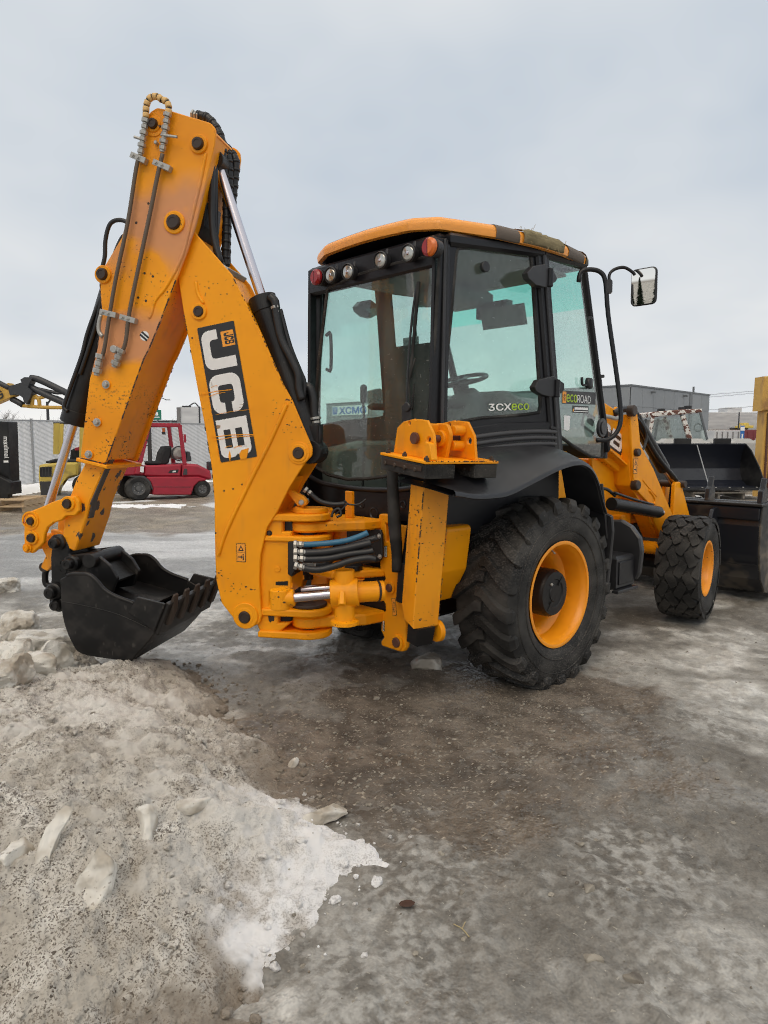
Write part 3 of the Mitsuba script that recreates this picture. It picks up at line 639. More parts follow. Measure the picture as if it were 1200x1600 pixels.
for q in [(1.466,1.416)]: part('dipper_extension__hole', cyl(bpt(q, 0) , bpt(q, 0) + np.array([-.02, -.05, 0]) * .2, .03, n=20), 'pin_dark')

# chrome service pipes down the near side
def bpath(l, w): return [bpt(q, w) for q in l]
def fitting(parent, a, b, r, n=3):
    a, b = np.asarray(a), np.asarray(b); ms = []
    for i in range(n):
        p0 = a + (b - a) * i / n; p1 = a + (b - a) * (i + .62) / n; p2 = a + (b - a) * (i + 1) / n
        ms += [hexa(p0, p1, r * (1.0 if i % 2 else 1.2)), cyl(p1, p2, r * .75, n=12)]
    part(f'{parent}__fitting', cat(*ms), 'zinc', 20)
W1 = -DW - .035
for path in ([(0.963,3.391),(0.991,3.322),(1.059,3.014),(1.156,2.673),(1.216,2.421),(1.255,2.245),(1.28,2.185)], [(0.815,3.391),(0.853,3.264),(0.917,3.025),(1.007,2.706),(1.074,2.456),(1.102,2.3),(1.122,2.242),(1.145,2.214)]):
    part('dipper__service_pipe', tube(bpath(path, W1), .0125, 10, 5), 'pipe_rust', True)
for a, b in ([(0.917,3.601),(0.963,3.391)], [(0.774,3.623),(0.819,3.399)]): fitting('dipper', bpt(a, W1), bpt(b, W1), .02, 6)
for a, b in ([(1.283,2.213),(1.317,2.078)], [(1.135,2.242),(1.193,2.128)]): fitting('dipper', bpt(a, W1), bpt(b, W1), .024, 3)
for a, b in ([(0.951,3.482),(0.988,3.493)], [(0.816,3.494),(0.708,3.471)]): part('dipper__valve_handle', tube([bpt(a, W1 - .01), bpt(b, W1 - .02)], .008, 8), 'zinc', True)
part('dipper__valve', cyl(bpt((1.18,2.239), W1 + .01), bpt((1.18,2.239), W1 - .025), .024), 'zinc')
for a, b in ([(1.022,3.399),(0.926,3.355)], [(0.876,3.347),(0.768,3.299)], [(1.271,2.474),(1.162,2.447)], [(1.136,2.439),(1.032,2.408)]):
    c0, c1 = bpt(a, -DW - .022), bpt(b, -DW - .022); ax = (c1 - c0) / np.linalg.norm(c1 - c0)
    part('dipper__pipe_clamp', cat(obx((c0 + c1) / 2 - BOOM.c * .022, ax, np.cross(BOOM.c, ax), (np.linalg.norm(c1 - c0), .034, .008), .002), obx((c0 * .3 + c1 * .7) , ax, np.cross(BOOM.c, ax), (np.linalg.norm(c1 - c0) * .5, .034, .044), .002)), 'zinc')
    for t in (.2, .55): bolt('dipper', c0 + (c1 - c0) * t - BOOM.c * .026, -BOOM.c, .009, 'zinc', .008)
# striped hose loops over the top
for path in ([(0.917,3.601),(0.91,3.674),(0.883,3.715),(0.837,3.719),(0.805,3.694)], [(0.805,3.694),(0.78,3.688),(0.765,3.651),(0.774,3.608)]):
    P = smoothpath(bpath(path, W1) if path[0][0] > .9 else bpath(path, W1), 10)
    part('dipper__service_hose', tube(P, .016, 10, 1, smooth=False), 'hose', True)
    L = np.r_[0, np.cumsum(np.linalg.norm(np.diff(P, axis=0), axis=1))]; n = int(L[-1] / .034)
    for i in range(n):
        s = np.linspace((i + .08) / n, (i + .86) / n, 4) * L[-1]
        part('dipper__hose_band', tube(np.stack([np.interp(s, L, P[:, k]) for k in range(3)], 1), .0195, 12, smooth=False), 'hose_yellow', True)
bsdf('hose_yellow', prin((0.68, 0.43, 0.16), .5))

# cylinders
def ram(name, a, b, split, rb, rr, mat='black_paint', eye=True, gland=True, rodmat='chrome'):
    a, b = np.asarray(a), np.asarray(b); d = (b - a) / np.linalg.norm(b - a); m = a + (b - a) * split
    part(name, cat(cyl(a, m, rb, n=32), cyl(m - d * .09, m + d * .005, rb * 1.08, n=32) if gland else None), mat)
    part(f'{name}__rod', cyl(m, b, rr, n=28), rodmat)
# boom (lift) cylinder between the boom's two plates on the upper side
ram('boom_cylinder', bpt((-0.05,1.555), 0), bpt((0.558,3.376), 0), .555, .082, .032)
part('boom_cylinder__eye', cat(cyl(bpt((-0.042,1.596), -.09), bpt((-0.042,1.596), .09), .075), obx(bpt((-0.026,1.661), 0), BOOM.a, BOOM.b, (.13, .22, .13), .01)), 'black_paint')
part('boom_cylinder__rod_eye', cyl(bpt((0.561,3.403), -.06), bpt((0.561,3.403), .06), .06), 'black_paint')
part('boom_cylinder__pipe', tube([bpt(q, -.085) for q in [(0.207,2.562),(0.17,2.522),(0.163,2.444),(0.132,2.295),(0.071,2.176),(0.027,2.078),(0.024,1.995),(0.004,1.92)]], .026, 10, 4), 'hose', True)
part('boom_cylinder__pipe', tube([bpt(q, -.04) for q in [(0.157,2.483),(0.097,2.261),(0.032,2.101),(0.004,2.022),(0.01,1.862),(-0.043,1.701),(-0.054,1.621)]], .018, 10, 4), 'hose', True)
fitting('boom_cylinder', bpt((0.17,2.499), -.085), bpt((0.159,2.444), -.085), .024, 2)
part('boom_hose', tube([bpt(q, -.02) for q in [(0.032,1.983),(-0.019,2.007),(-0.048,1.943),(-0.055,1.822),(-0.079,1.701),(-0.057,1.6),(0.003,1.555)]], .027, 10, 5), 'hose', True)
part('boom_hose', tube([bpt(q, .02) for q in [(0.028,1.954),(-0.015,1.977),(-0.039,1.864),(-0.063,1.763),(-0.058,1.62)]], .024, 10, 5), 'hose', True)
fitting('boom_hose', bpt((-0.059,1.814), -.02), bpt((-0.067,1.766), -.02), .033, 2)
# bucket cylinder on the dipper's back
ram('bucket_cylinder', bpt((1.316,2.647), 0), bpt((1.932,1.072), 0), .545, .086, .030)
for pth in ([(1.284,2.687),(1.378,2.529),(1.455,2.368),(1.504,2.225),(1.589,2.039),(1.637,1.935),(1.653,1.885),(1.626,1.859)], [(1.117,3.013),(1.156,3.054),(1.218,3.065),(1.268,3.037),(1.3,2.947),(1.309,2.848),(1.33,2.777)], [(1.123,2.974),(1.177,2.961),(1.23,2.876),(1.256,2.806)], [(1.338,2.609),(1.382,2.448),(1.445,2.286),(1.524,2.101)]):
    part('bucket_cylinder__pipe', tube([bpt(q, -.1) for q in pth], .0135, 9, 5), 'hose', True)
part('bucket_cylinder__elbow', tube([bpt(q, -.2) for q in [(1.29,2.461),(1.306,2.41),(1.308,2.358),(1.283,2.325)]], .014, 9, 5), 'zinc', True)
# links: curved tipping link (a pair) and the lower link
TL = [(1.92,1.125),(1.918,1.164),(1.883,1.191),(1.76,1.236),(1.711,1.258),(1.595,1.294),(1.534,1.304),(1.507,1.27),(1.506,1.207),(1.541,1.172),(1.607,1.171),(1.641,1.14),(1.704,1.122),(1.754,1.086),(1.776,1.038),(1.784,0.986),(1.814,0.959),(1.875,0.909),(1.923,0.925),(1.93,0.973),(1.93,1.047)]
tl = rnd(TL, .015)
for w in (-.20, .155): part('tipping_link', plate(BOOM, tl, w, w + .035, .006), 'paint_yellow')
for q, r, mt in (((1.584,1.252), .032, 'pin_dark'), ((1.862,1.131), .026, 'pin_dark'), ((1.864,1.018), .030, 'pin_dark'), ((1.902,0.948), .022, 'paint_yellow')):
    bpin('tipping_link', q, r, -.20, .03, mt)
part('tipping_link__pin_boss', lathe([(.05, -.002), (.062, -.002), (.062, .008), (.05, .008)], bpt((1.871,1.135), -.2), -BOOM.c, 28), 'paint_yellow')
LL = [(1.947,1.015),(1.863,1.017),(1.785,1.019),(1.744,0.88),(1.733,0.814),(1.787,0.799),(1.845,0.824),(1.868,0.929)]
for w in (-.12, .08): part('bucket_link', plate(BOOM, rnd([(1.934,1.038),(1.846,1.023),(1.8,0.962),(1.746,0.866),(1.789,0.811),(1.83,0.774),(1.878,0.799),(1.834,0.881),(1.869,0.951),(1.928,0.967)], .012), w, w + .04, .005), 'paint_worn')
part('bucket_link__tube', cyl(bpt((1.943,0.961), -.1), bpt((1.943,0.961), .1), .05), 'paint_worn')

# quick hitch
QP = [(1.755,0.975),(1.725,1.002),(1.648,0.995),(1.63,0.961),(1.633,0.899),(1.595,0.901),(1.45,0.923),(1.423,0.897),(1.416,0.845),(1.456,0.8),(1.565,0.73),(1.664,0.682),(1.687,0.614),(1.73,0.545),(1.77,0.521),(1.799,0.542),(1.805,0.609),(1.779,0.722),(1.775,0.877)]
qp = rnd(QP, .012)
part('quick_hitch', cat(plate(BOOM, qp, -.15, -.105, .008), plate(BOOM, qp, .105, .15, .008), plate(BOOM, qp.buffer(-.02), -.11, .11, .0)), 'bucket_steel')
for q, r, wz in (((1.704,0.985), .036, -.15), ((1.581,0.854), .036, -.19), ((1.737,0.65), .04, -.17), ((1.718,0.562), .036, -.15)):
    part('quick_hitch__pin', cat(lathe([(0, .0), (r * 1.5, 0), (r * 1.5, .03), (r * 1.2, .04), (r, .04), (r, .075), (r * .8, .085), (r * .4, .085), (r * .35, .08), (0, .08)], bpt(q, wz + .01), -BOOM.c, 26), cyl(bpt(q, wz), bpt(q, -wz), r * .9)), 'bucket_steel')
part('quick_hitch__shackle', tube([bpt(q, -.02) for q in [(1.898,0.775),(1.916,0.738),(1.919,0.683),(1.905,0.656),(1.865,0.653),(1.838,0.686)]], .022, 10, 5), 'bucket_steel', True)
part('quick_hitch__shackle_pin', cyl(bpt((1.903,0.788), -.06), bpt((1.903,0.788), .03), .034), 'tooth_steel')
part('quick_hitch__cast_number', lettering('5', .10, Frame(bpt((1.721,0.77), -.1505), -BOOM.a, BOOM.b), True, .004), 'bucket_steel', False)
part('quick_hitch__lug', plate(BOOM, rnd([(1.57,0.889),(1.462,0.937),(1.407,0.903),(1.42,0.82),(1.517,0.794)], .01), -.1, -.06, .005), 'bucket_steel')

# digging bucket
BW = .38
SP = [(1.542,0.783),(1.495,0.805),(1.453,0.819),(1.399,0.821),(1.345,0.819),(1.292,0.784),(1.237,0.724),(1.154,0.682),(1.036,0.647),(0.984,0.62),(0.856,0.552),(0.898,0.46),(0.972,0.373),(1.083,0.258),(1.176,0.273),(1.411,0.297),(1.481,0.369),(1.526,0.481),(1.543,0.586),(1.542,0.699)]
SP = SP[:14] + [tuple(q[:2]) for q in smoothpath([(a, b, 0) for a, b in SP[14:]], 4)]
sp = rnd(SP, .012)
TK = .018
part('digging_bucket', cat(plate(BOOM, sp, -BW, -BW + TK, .004), plate(BOOM, sp, BW - TK, BW, .004), plate(BOOM, LineString(SP[10:] + SP[:1]).buffer(TK / 2, cap_style='flat', join_style='round').intersection(sp.buffer(.001)), -BW + TK, BW - TK, 0)), 'bucket_steel')
rim = [(1.495,0.805),(1.453,0.819),(1.399,0.821),(1.345,0.819),(1.292,0.784),(1.237,0.724),(1.154,0.682),(1.036,0.647)]
for w in (-BW + TK / 2, BW - TK / 2): part('digging_bucket__rim_bar', tube([bpt(q, w) for q in rim], .014, 8, 3), 'bucket_steel', True)
cut = [(1.044,0.7),(0.987,0.69),(0.802,0.654),(0.891,0.474),(0.925,0.493),(0.984,0.551),(1.062,0.572)]
cutp = rnd([(a, b) for a, b in [(1.062,0.588),(0.996,0.694),(0.807,0.658),(0.891,0.474),(0.967,0.536)]], .006)
for w in (-BW - .02, BW): part('digging_bucket__side_cutter', plate(BOOM, cutp, w, w + .02, .004), 'bucket_steel')
lip0, lip1 = np.array([(0.898,0.46),(0.822,0.636)])
dl = lip1 - lip0; dl /= np.linalg.norm(dl); nl = np.array([dl[1], -dl[0]])
if nl[0] > 0: nl = -nl
part('digging_bucket__cutting_edge', plate(BOOM, [lip0, lip1 + dl * .03, lip1 + dl * .03 + nl * .028, lip0 + nl * .028], -BW, BW, .005), 'bucket_steel')
for w in np.linspace(-.30, .33, 5):
    c = lip1 + dl * .0
    part('digging_bucket__tooth', plate(BOOM, [c - dl * .12 + nl * .001, c + dl * .075 + nl * .004, c + dl * .07 + nl * .016, c - dl * .02 + nl * .045, c - dl * .13 + nl * .045], w - .034, w + .034, .008), 'tooth_steel')
part('digging_bucket__back_plate', plate(BOOM, rnd([(1.652,0.756),(1.544,0.833),(1.399,0.903),(1.318,0.841),(1.266,0.758),(1.317,0.648),(1.507,0.618),(1.624,0.657)], .02), -.17, -.14, .006), 'bucket_steel')
part('digging_bucket__back_plate', plate(BOOM, rnd([(1.652,0.756),(1.544,0.833),(1.399,0.903),(1.318,0.841),(1.266,0.758),(1.317,0.648),(1.507,0.618),(1.624,0.657)], .02), .10, .13, .006), 'bucket_steel')
part('digging_bucket__gusset', plate(BOOM, LineString([(1.45,0.854),(1.367,0.782),(1.302,0.726)]).buffer(.012, cap_style='flat'), -.14, .10, .003), 'bucket_steel')
part('digging_bucket__tie_tube', cyl(bpt((1.441,0.876), -.22), bpt((1.441,0.876), .14), .05), 'bucket_steel')
part('digging_bucket__inner_plate', plate(BOOM, LineString([(1.739,0.64),(1.444,0.621),(1.109,0.546)]).buffer(.008, cap_style='flat').intersection(sp.buffer(-.01)), -BW + TK, BW - TK, 0), 'bucket_steel')
part('digging_bucket__weld_seam', tube([bpt(q, -BW - .001) for q in [(1.532,0.637),(1.341,0.612),(1.141,0.571),(0.967,0.506),(0.893,0.477)]], .004, 6, 4), 'bucket_steel', True)

# hoses up over the top of the boom
for i, (pth, w, r) in enumerate((([(0.703,3.709),(0.635,3.688),(0.573,3.614),(0.541,3.528),(0.536,3.382),(0.519,3.226),(0.524,2.993),(0.537,2.836),(0.53,2.777)], 0.02, .026), ([(0.583,3.577),(0.534,3.496),(0.519,3.379),(0.528,3.204),(0.547,2.968),(0.551,2.809)], .07, .028), ([(0.559,3.442),(0.565,3.213),(0.568,2.943),(0.53,2.765),(0.374,2.464),(0.271,2.264)], -.06, .024), ([(0.558,3.449),(0.569,3.203),(0.567,2.973),(0.525,2.777)], -.09, .022), ([(0.55,3.536),(0.492,3.455),(0.503,3.319),(0.53,3.125)], .11, .026))):
    part('boom_hose', tube([bpt(q, w) for q in pth], r, 10, 6), 'hose', True)
    if i in (0, 1, 4):
        P = smoothpath([bpt(q, w) for q in pth], 8); L = np.r_[0, np.cumsum(np.linalg.norm(np.diff(P, axis=0), axis=1))]; n = int(L[-1] / .05)
        sp_ = cat(*[tube(np.stack([np.interp([s, s + .02], L, P[:, k]) for k in range(3)], 1), r + .0035, 10, smooth=False) for s in np.arange(n) * .05])
        part('boom_hose__spiral_guard', sp_, 'hose', True)
fitting('boom_hose', bpt((0.738,3.715), .02), bpt((0.682,3.699), .02), .026, 3)
part('boom__hose_clamp', obx(bpt((0.509,2.743), 0), np.array(bpt((0.488,2.731), 0)) - bpt((0.565,2.774), 0), BOOM.c, (.13, .30, .035), .004), 'zinc')
part('boom__inner_liner', plate(BOOM, rnd([(0.66,3.429),(0.596,3.559),(0.566,3.384),(0.62,2.998),(0.674,2.922),(0.75,3.044)], .01), -.1, .12, .004), 'black_paint')
# ---------------------------------------------------------------- kingpost, slew frame, stabilisers, wheels
S = np.array([-1.36, 0, 0.])
KW = .125
KP = [(0.307,1.165),(0.255,1.195),(0.178,1.193),(0.085,1.17),(0.073,1.097),(0.073,0.838),(0.079,0.705),(0.08,0.601),(0.095,0.495),(0.156,0.442),(0.217,0.43),(0.3,0.443),(0.341,0.547),(0.332,1.008)]
kp = rnd(KP, .01)
rec = [Polygon(b) for b in ([(0.185,0.763),(0.078,0.759),(0.078,0.743),(0.185,0.747)], [(0.132,1.157),(0.009,1.16),(0.01,1.095),(0.133,1.092)], [(0.225,0.695),(0.015,0.704),(0.016,0.621),(0.227,0.611)], [(0.171,0.567),(0.017,0.575),(0.018,0.508),(0.172,0.496)])]
body = kp
for r in rec: body = body.difference(r)
part('kingpost', plate(BOOM, body, -KW, KW, .008), 'paint_yellow')
part('kingpost__recess', plate(BOOM, kp.buffer(-.004), -KW + .05, KW - .05, 0), 'black_paint')
part('kingpost__pocket', plate(BOOM, [(0.181,0.768),(0.099,0.775),(0.1,0.746),(0.181,0.747)], -KW - .002, -KW + .01, 0), 'black_paint')
part('kingpost__boss', cyl(bpt((0.167,0.851), -KW - .006), bpt((0.167,0.851), -KW), .02), 'paint_yellow')
bolt('kingpost', bpt((0.218,1.081), -KW), -BOOM.c, .012, 'pin_dark')
part('kingpost__worn_patch', plate(BOOM, rnd([(0.237,0.547),(0.193,0.545),(0.198,0.507),(0.211,0.511),(0.22,0.498),(0.233,0.51)], .003), -KW - .001, -KW, 0), 'pin_dark')
def lug(z0, z1, r=.15):
    """a horizontal hinge ear of the kingpost round the slew axis"""
    fr = Frame([-1.36, 0, 0], BOOM.a, BOOM.c)
    return plate(Frame(S, BOOM.a, -BOOM.c), unary_union([Point(0, 0).buffer(r), sbox(0, -KW - .02, .30, KW + .02)]), z0, z1, .008)
LUGZ = [(1.16, 1.205), (1.03, 1.065), (.545, .59), (.40, .445)]
for a, b in LUGZ: part('kingpost__hinge_ear', lug(a, b), 'paint_yellow')
part('kingpost__pin', cyl(S + [0, 0, 1.0], S + [0, 0, 1.225], .06), 'pin_dark'); part('kingpost__pin', cyl(S + [0, 0, .39], S + [0, 0, .60], .06), 'pin_dark')
part('kingpost__pin_ring', cyl(S + [0, 0, .593], S + [0, 0, .612], .12), 'pin_dark')
part('kingpost__cap', cyl(S + [0.02, 0, 1.205], S + [0.02, 0, 1.235], .115), 'paint_yellow')
# bracket that carries the boom cylinder's lock, on top of the kingpost
part('kingpost__lock_arm', plate(BOOM, rnd([(0.12,1.343),(0.095,1.355),(0.014,1.315),(-0.015,1.287),(-0.011,1.263),(0.015,1.246),(0.049,1.253),(0.095,1.31)], .012), -.07, -.03, .005), 'paint_yellow')
part('kingpost__lock_arm', plate(BOOM, rnd([(0.148,1.336),(0.121,1.349),(0.039,1.309),(0.009,1.28),(0.014,1.255),(0.04,1.237),(0.075,1.245),(0.122,1.303)], .012), .03, .06, .005), 'paint_worn')
part('kingpost__lock_pin', cyl(bpt((0.021,1.276), -.08), bpt((0.021,1.276), .05), .018), 'zinc')
part('kingpost__lock_post', plate(BOOM, [(0.069,1.248),(0.013,1.241),(0.01,1.187),(0.074,1.19)], -.06, .06, .006), 'paint_yellow')
# fixed slew frame: three arms, right and left cheek plates
def arm(z0, z1, r, w0, w1, x1=-.93):
    g = unary_union([Point(-1.36, 0).buffer(r), Polygon([(-1.36, -r), (-1.28, -w0), (-1.1, -w1), (x1, -w1 - .02), (x1, w1 + .02), (-1.1, w1), (-1.28, w0), (-1.36, r)])])
    return plate(ZF, rnd(list(g.exterior.coords), .02), z0, z1, .012)
part('slew_frame', arm(1.085, 1.15, .11, .15, .26), 'paint_yellow')
part('slew_frame', arm(.46, .535, .11, .15, .27), 'paint_yellow')
part('slew_frame', plate(ZF, rnd([(-1.27, .05), (-1.27, -.12), (-1.1, -.24), (-.93, -.31), (-.93, .31), (-1.1, .24), (-1.27, .12)], .02), .77, .82, .01), 'paint_yellow')
part('slew_frame__pivot_cap', cyl([-1.12, -.17, .82], [-1.12, -.17, .855], .06), 'black_paint')
for dx in (-.05, .05): bolt('slew_frame', np.array([-1.14 + dx * .7, -.19 - dx * .7, .765]), [0, 0, -1], .017, 'rim_yellow', .02)
CK = [(-0.249,1.173),(-0.267,1.187),(-0.34,1.188),(-0.387,1.159),(-0.399,1.01),(-0.382,0.97),(-0.393,0.917),(-0.447,0.735),(-0.505,0.513),(-0.506,0.336),(-0.483,0.305),(-0.442,0.296),(-0.279,0.3),(-0.273,0.325),(-0.304,0.362),(-0.273,0.404),(-0.285,0.515),(-0.316,0.542),(-0.316,0.586),(-0.285,0.624),(-0.292,0.733),(-0.316,0.758),(-0.304,0.799),(-0.267,0.815),(-0.255,0.943),(-0.261,1.08),(-0.255,1.135)]
ckp = rnd(CK, .008)
slot = LineString([(-0.328,1.12),(-0.334,1.02)]).buffer(.012)
part('slew_frame__cheek_plate', plate(XF, ckp.difference(slot), -.97, -.93, .006), 'paint_yellow')
part('slew_frame__cheek_plate', mirror(plate(XF, ckp.difference(slot), -.97, -.93, .006)), 'paint_yellow')
for q, r in (((-0.37,0.71), .028), ((-0.436,0.359), .034)):
    part('slew_frame__pin_boss', lathe([(0, 0), (r * 1.5, 0), (r * 1.5, .014), (r, .016), (0, .016)], [-.97, *q], [-1, 0, 0], 26), 'paint_yellow'); part('slew_frame__pin', lathe([(r, 0), (r, .022), (r * .8, .028), (0, .028)], [-.97, *q], [-1, 0, 0], 24), 'rust_pin')
for quad, sign in (([(-0.304,0.978),(-0.334,0.982),(-0.334,0.905),(-0.304,0.902)], 0), ([(-0.376,0.643),(-0.412,0.645),(-0.424,0.532),(-0.388,0.525)], 1), ([(-0.292,0.473),(-0.31,0.476),(-0.31,0.402),(-0.291,0.403)], 0)):
    q = np.array(quad); 
    part('slew_frame__safety_label', plate(XF, q, -.9712, -.97, 0), 'decal_black', False)
    part('slew_frame__safety_label', plate(XF, Polygon(q).buffer(-.0035), -.972, -.9712, 0), 'decal_orange' if sign else 'white_film', False)
    c = q.mean(0); hh = q[:, 1].ptp() if hasattr(q[:, 1], 'ptp') else np.ptp(q[:, 1])
    part('slew_frame__safety_sign', plate(XF, unary_union([Point(c[0], c[1] + hh * .22).buffer(.008).difference(Point(c[0], c[1] + hh * .22).buffer(.005)), LineString([(c[0], c[1] + hh * .1), (c[0], c[1] - hh * .3)]).buffer(.002), LineString([(c[0] - .006, c[1] - hh * .28), (c[0] + .006, c[1] - hh * .12)]).buffer(.002)]), -.973, -.972, 0), 'decal_black', False)
# slew cylinder and its hoses
a, b, c = [(-1.725,-0.192,0.725),(-1.505,-0.4,0.756),(-1.385,-0.513,0.767)]; d = (-1.24,-0.584,0.764)
part('slew_cylinder', cat(cyl(b, d, .062, n=30), cyl(b, c, .085, n=30)), 'paint_yellow')
part('slew_cylinder__trunnion', lathe([(0, -.19), (.085, -.19), (.085, -.17), (.06, -.16), (.06, .14), (0, .14)], (np.array(b) * .5 + np.array(c) * .5), [0, 0, 1], 26), 'paint_yellow')
part('slew_cylinder__rod', cyl(a, b, .029, n=28), 'chrome')
part('slew_cylinder__rod_eye', cat(cyl(np.array(a) - [0, 0, .06], np.array(a) + [0, 0, .06], .06), cyl(np.array(a), np.array(a) * .72 + np.array(b) * .28, .052)), 'paint_yellow')
part('slew_cylinder__band', cyl(np.array(d) - (np.array(d) - np.array(c)) * .28, np.array(d) - (np.array(d) - np.array(c)) * .2, .066), 'pin_dark')
part('slew_cylinder__port', hexa(np.array(b) * .55 + np.array(c) * .45 - np.array([.05, .05, -.02]), np.array(b) * .55 + np.array(c) * .45 - np.array([.085, .085, .045]), .022), 'paint_yellow')
a2, b2 = [(-1.333,0.121,0.671),(-1.178,-0.026,0.688)]; part('slew_cylinder__far_rod', cyl(a2, b2, .03), 'chrome')
mp = [(0.016,1.059),(-0.32,1.094),(-0.332,1.062),(-0.338,0.916),(-0.307,0.878),(-0.009,0.809)]
part('manifold_plate', plate(XF, rnd(mp, .015), -1.02, -1.0, .004), 'black_paint')
for q in [(-0.312,1.049),(-0.318,0.915)]: bolt('manifold_plate', np.array([-1.02, *q]), [-1, 0, 0], .011)
for row, mt, r in (([(-1.653,-0.255,1.057),(-1.604,-0.302,1.054),(-1.521,-0.381,1.061),(-1.438,-0.459,1.076),(-1.375,-0.516,1.103),(-1.338,-0.548,1.125)], 'hose_blue', .017), ([(-1.668,-0.274,1.015),(-1.619,-0.322,1.008),(-1.537,-0.4,1.015),(-1.454,-0.478,1.034),(-1.37,-0.555,1.06),(-1.342,-0.58,1.068)], 'hose', .022), ([(-1.671,-0.277,0.977),(-1.622,-0.325,0.97),(-1.526,-0.416,0.977),(-1.443,-0.494,1.0),(-1.36,-0.571,1.015),(-1.335,-0.594,1.023)], 'hose', .022), ([(-1.686,-0.309,0.938),(-1.644,-0.353,0.919),(-1.591,-0.405,0.915),(-1.521,-0.469,0.938),(-1.452,-0.532,0.968),(-1.383,-0.596,0.983),(-1.348,-0.63,0.975)], 'hose', .02), ([(-1.577,-0.235,0.922),(-1.508,-0.303,0.914),(-1.474,-0.334,0.93),(-1.442,-0.358,0.976),(-1.416,-0.375,1.026)], 'hose', .02), ([(-1.529,-0.205,0.975),(-1.415,-0.312,0.991),(-1.298,-0.418,1.038),(-1.211,-0.497,1.077)], 'hose', .02)):
    part('slew_hose', tube(row, r, 10, 6), mt, True)
for row in ([(-1.667,-0.255,1.059),(-1.623,-0.297,1.055)], [(-1.682,-0.274,1.017),(-1.631,-0.324,1.013)], [(-1.685,-0.277,0.979),(-1.633,-0.327,0.975)], [(-1.703,-0.307,0.943),(-1.661,-0.349,0.928)], [(-1.595,-0.246,0.926),(-1.537,-0.302,0.918)]):
    fitting('slew_hose', row[0], row[1], .02, 2)
part('kingpost__manifold', plate(BOOM, [(0.085,1.032),(0.043,1.037),(0.037,0.861),(0.063,0.811),(0.088,0.826)], -.16, .05, .004), 'black_paint')
part('slew_frame__post', bx((-1.06, -.09, 1.15), (-1.04, -.02, 1.33), .004), 'paint_yellow')
part('slew_frame__pipe', cyl([-1.0, -.1, .83], [-1.0, -.1, 1.1], .02), 'zinc')
for pth, r in (([(-1.383,-0.01,1.355),(-1.361,-0.035,1.326),(-1.323,-0.079,1.281),(-1.265,-0.137,1.261),(-1.206,-0.194,1.265)], .016), ([(-1.178,-0.149,1.281),(-1.159,-0.171,1.256),(-1.114,-0.214,1.256),(-1.076,-0.246,1.289)], .006), ([(-1.341,-0.214,1.19),(-1.327,-0.222,1.23),(-1.303,-0.244,1.242),(-1.297,-0.255,1.206),(-1.318,-0.237,1.19)], .008), ([(-1.291,-0.192,1.201),(-1.256,-0.22,1.237),(-1.23,-0.24,1.27)], .005)):
    part('slew_hose', tube(pth, r, 8, 6), 'hose', True)
fitting('slew_hose', (-1.388,-0.004,1.359), (-1.355,-0.041,1.322), .018, 2)

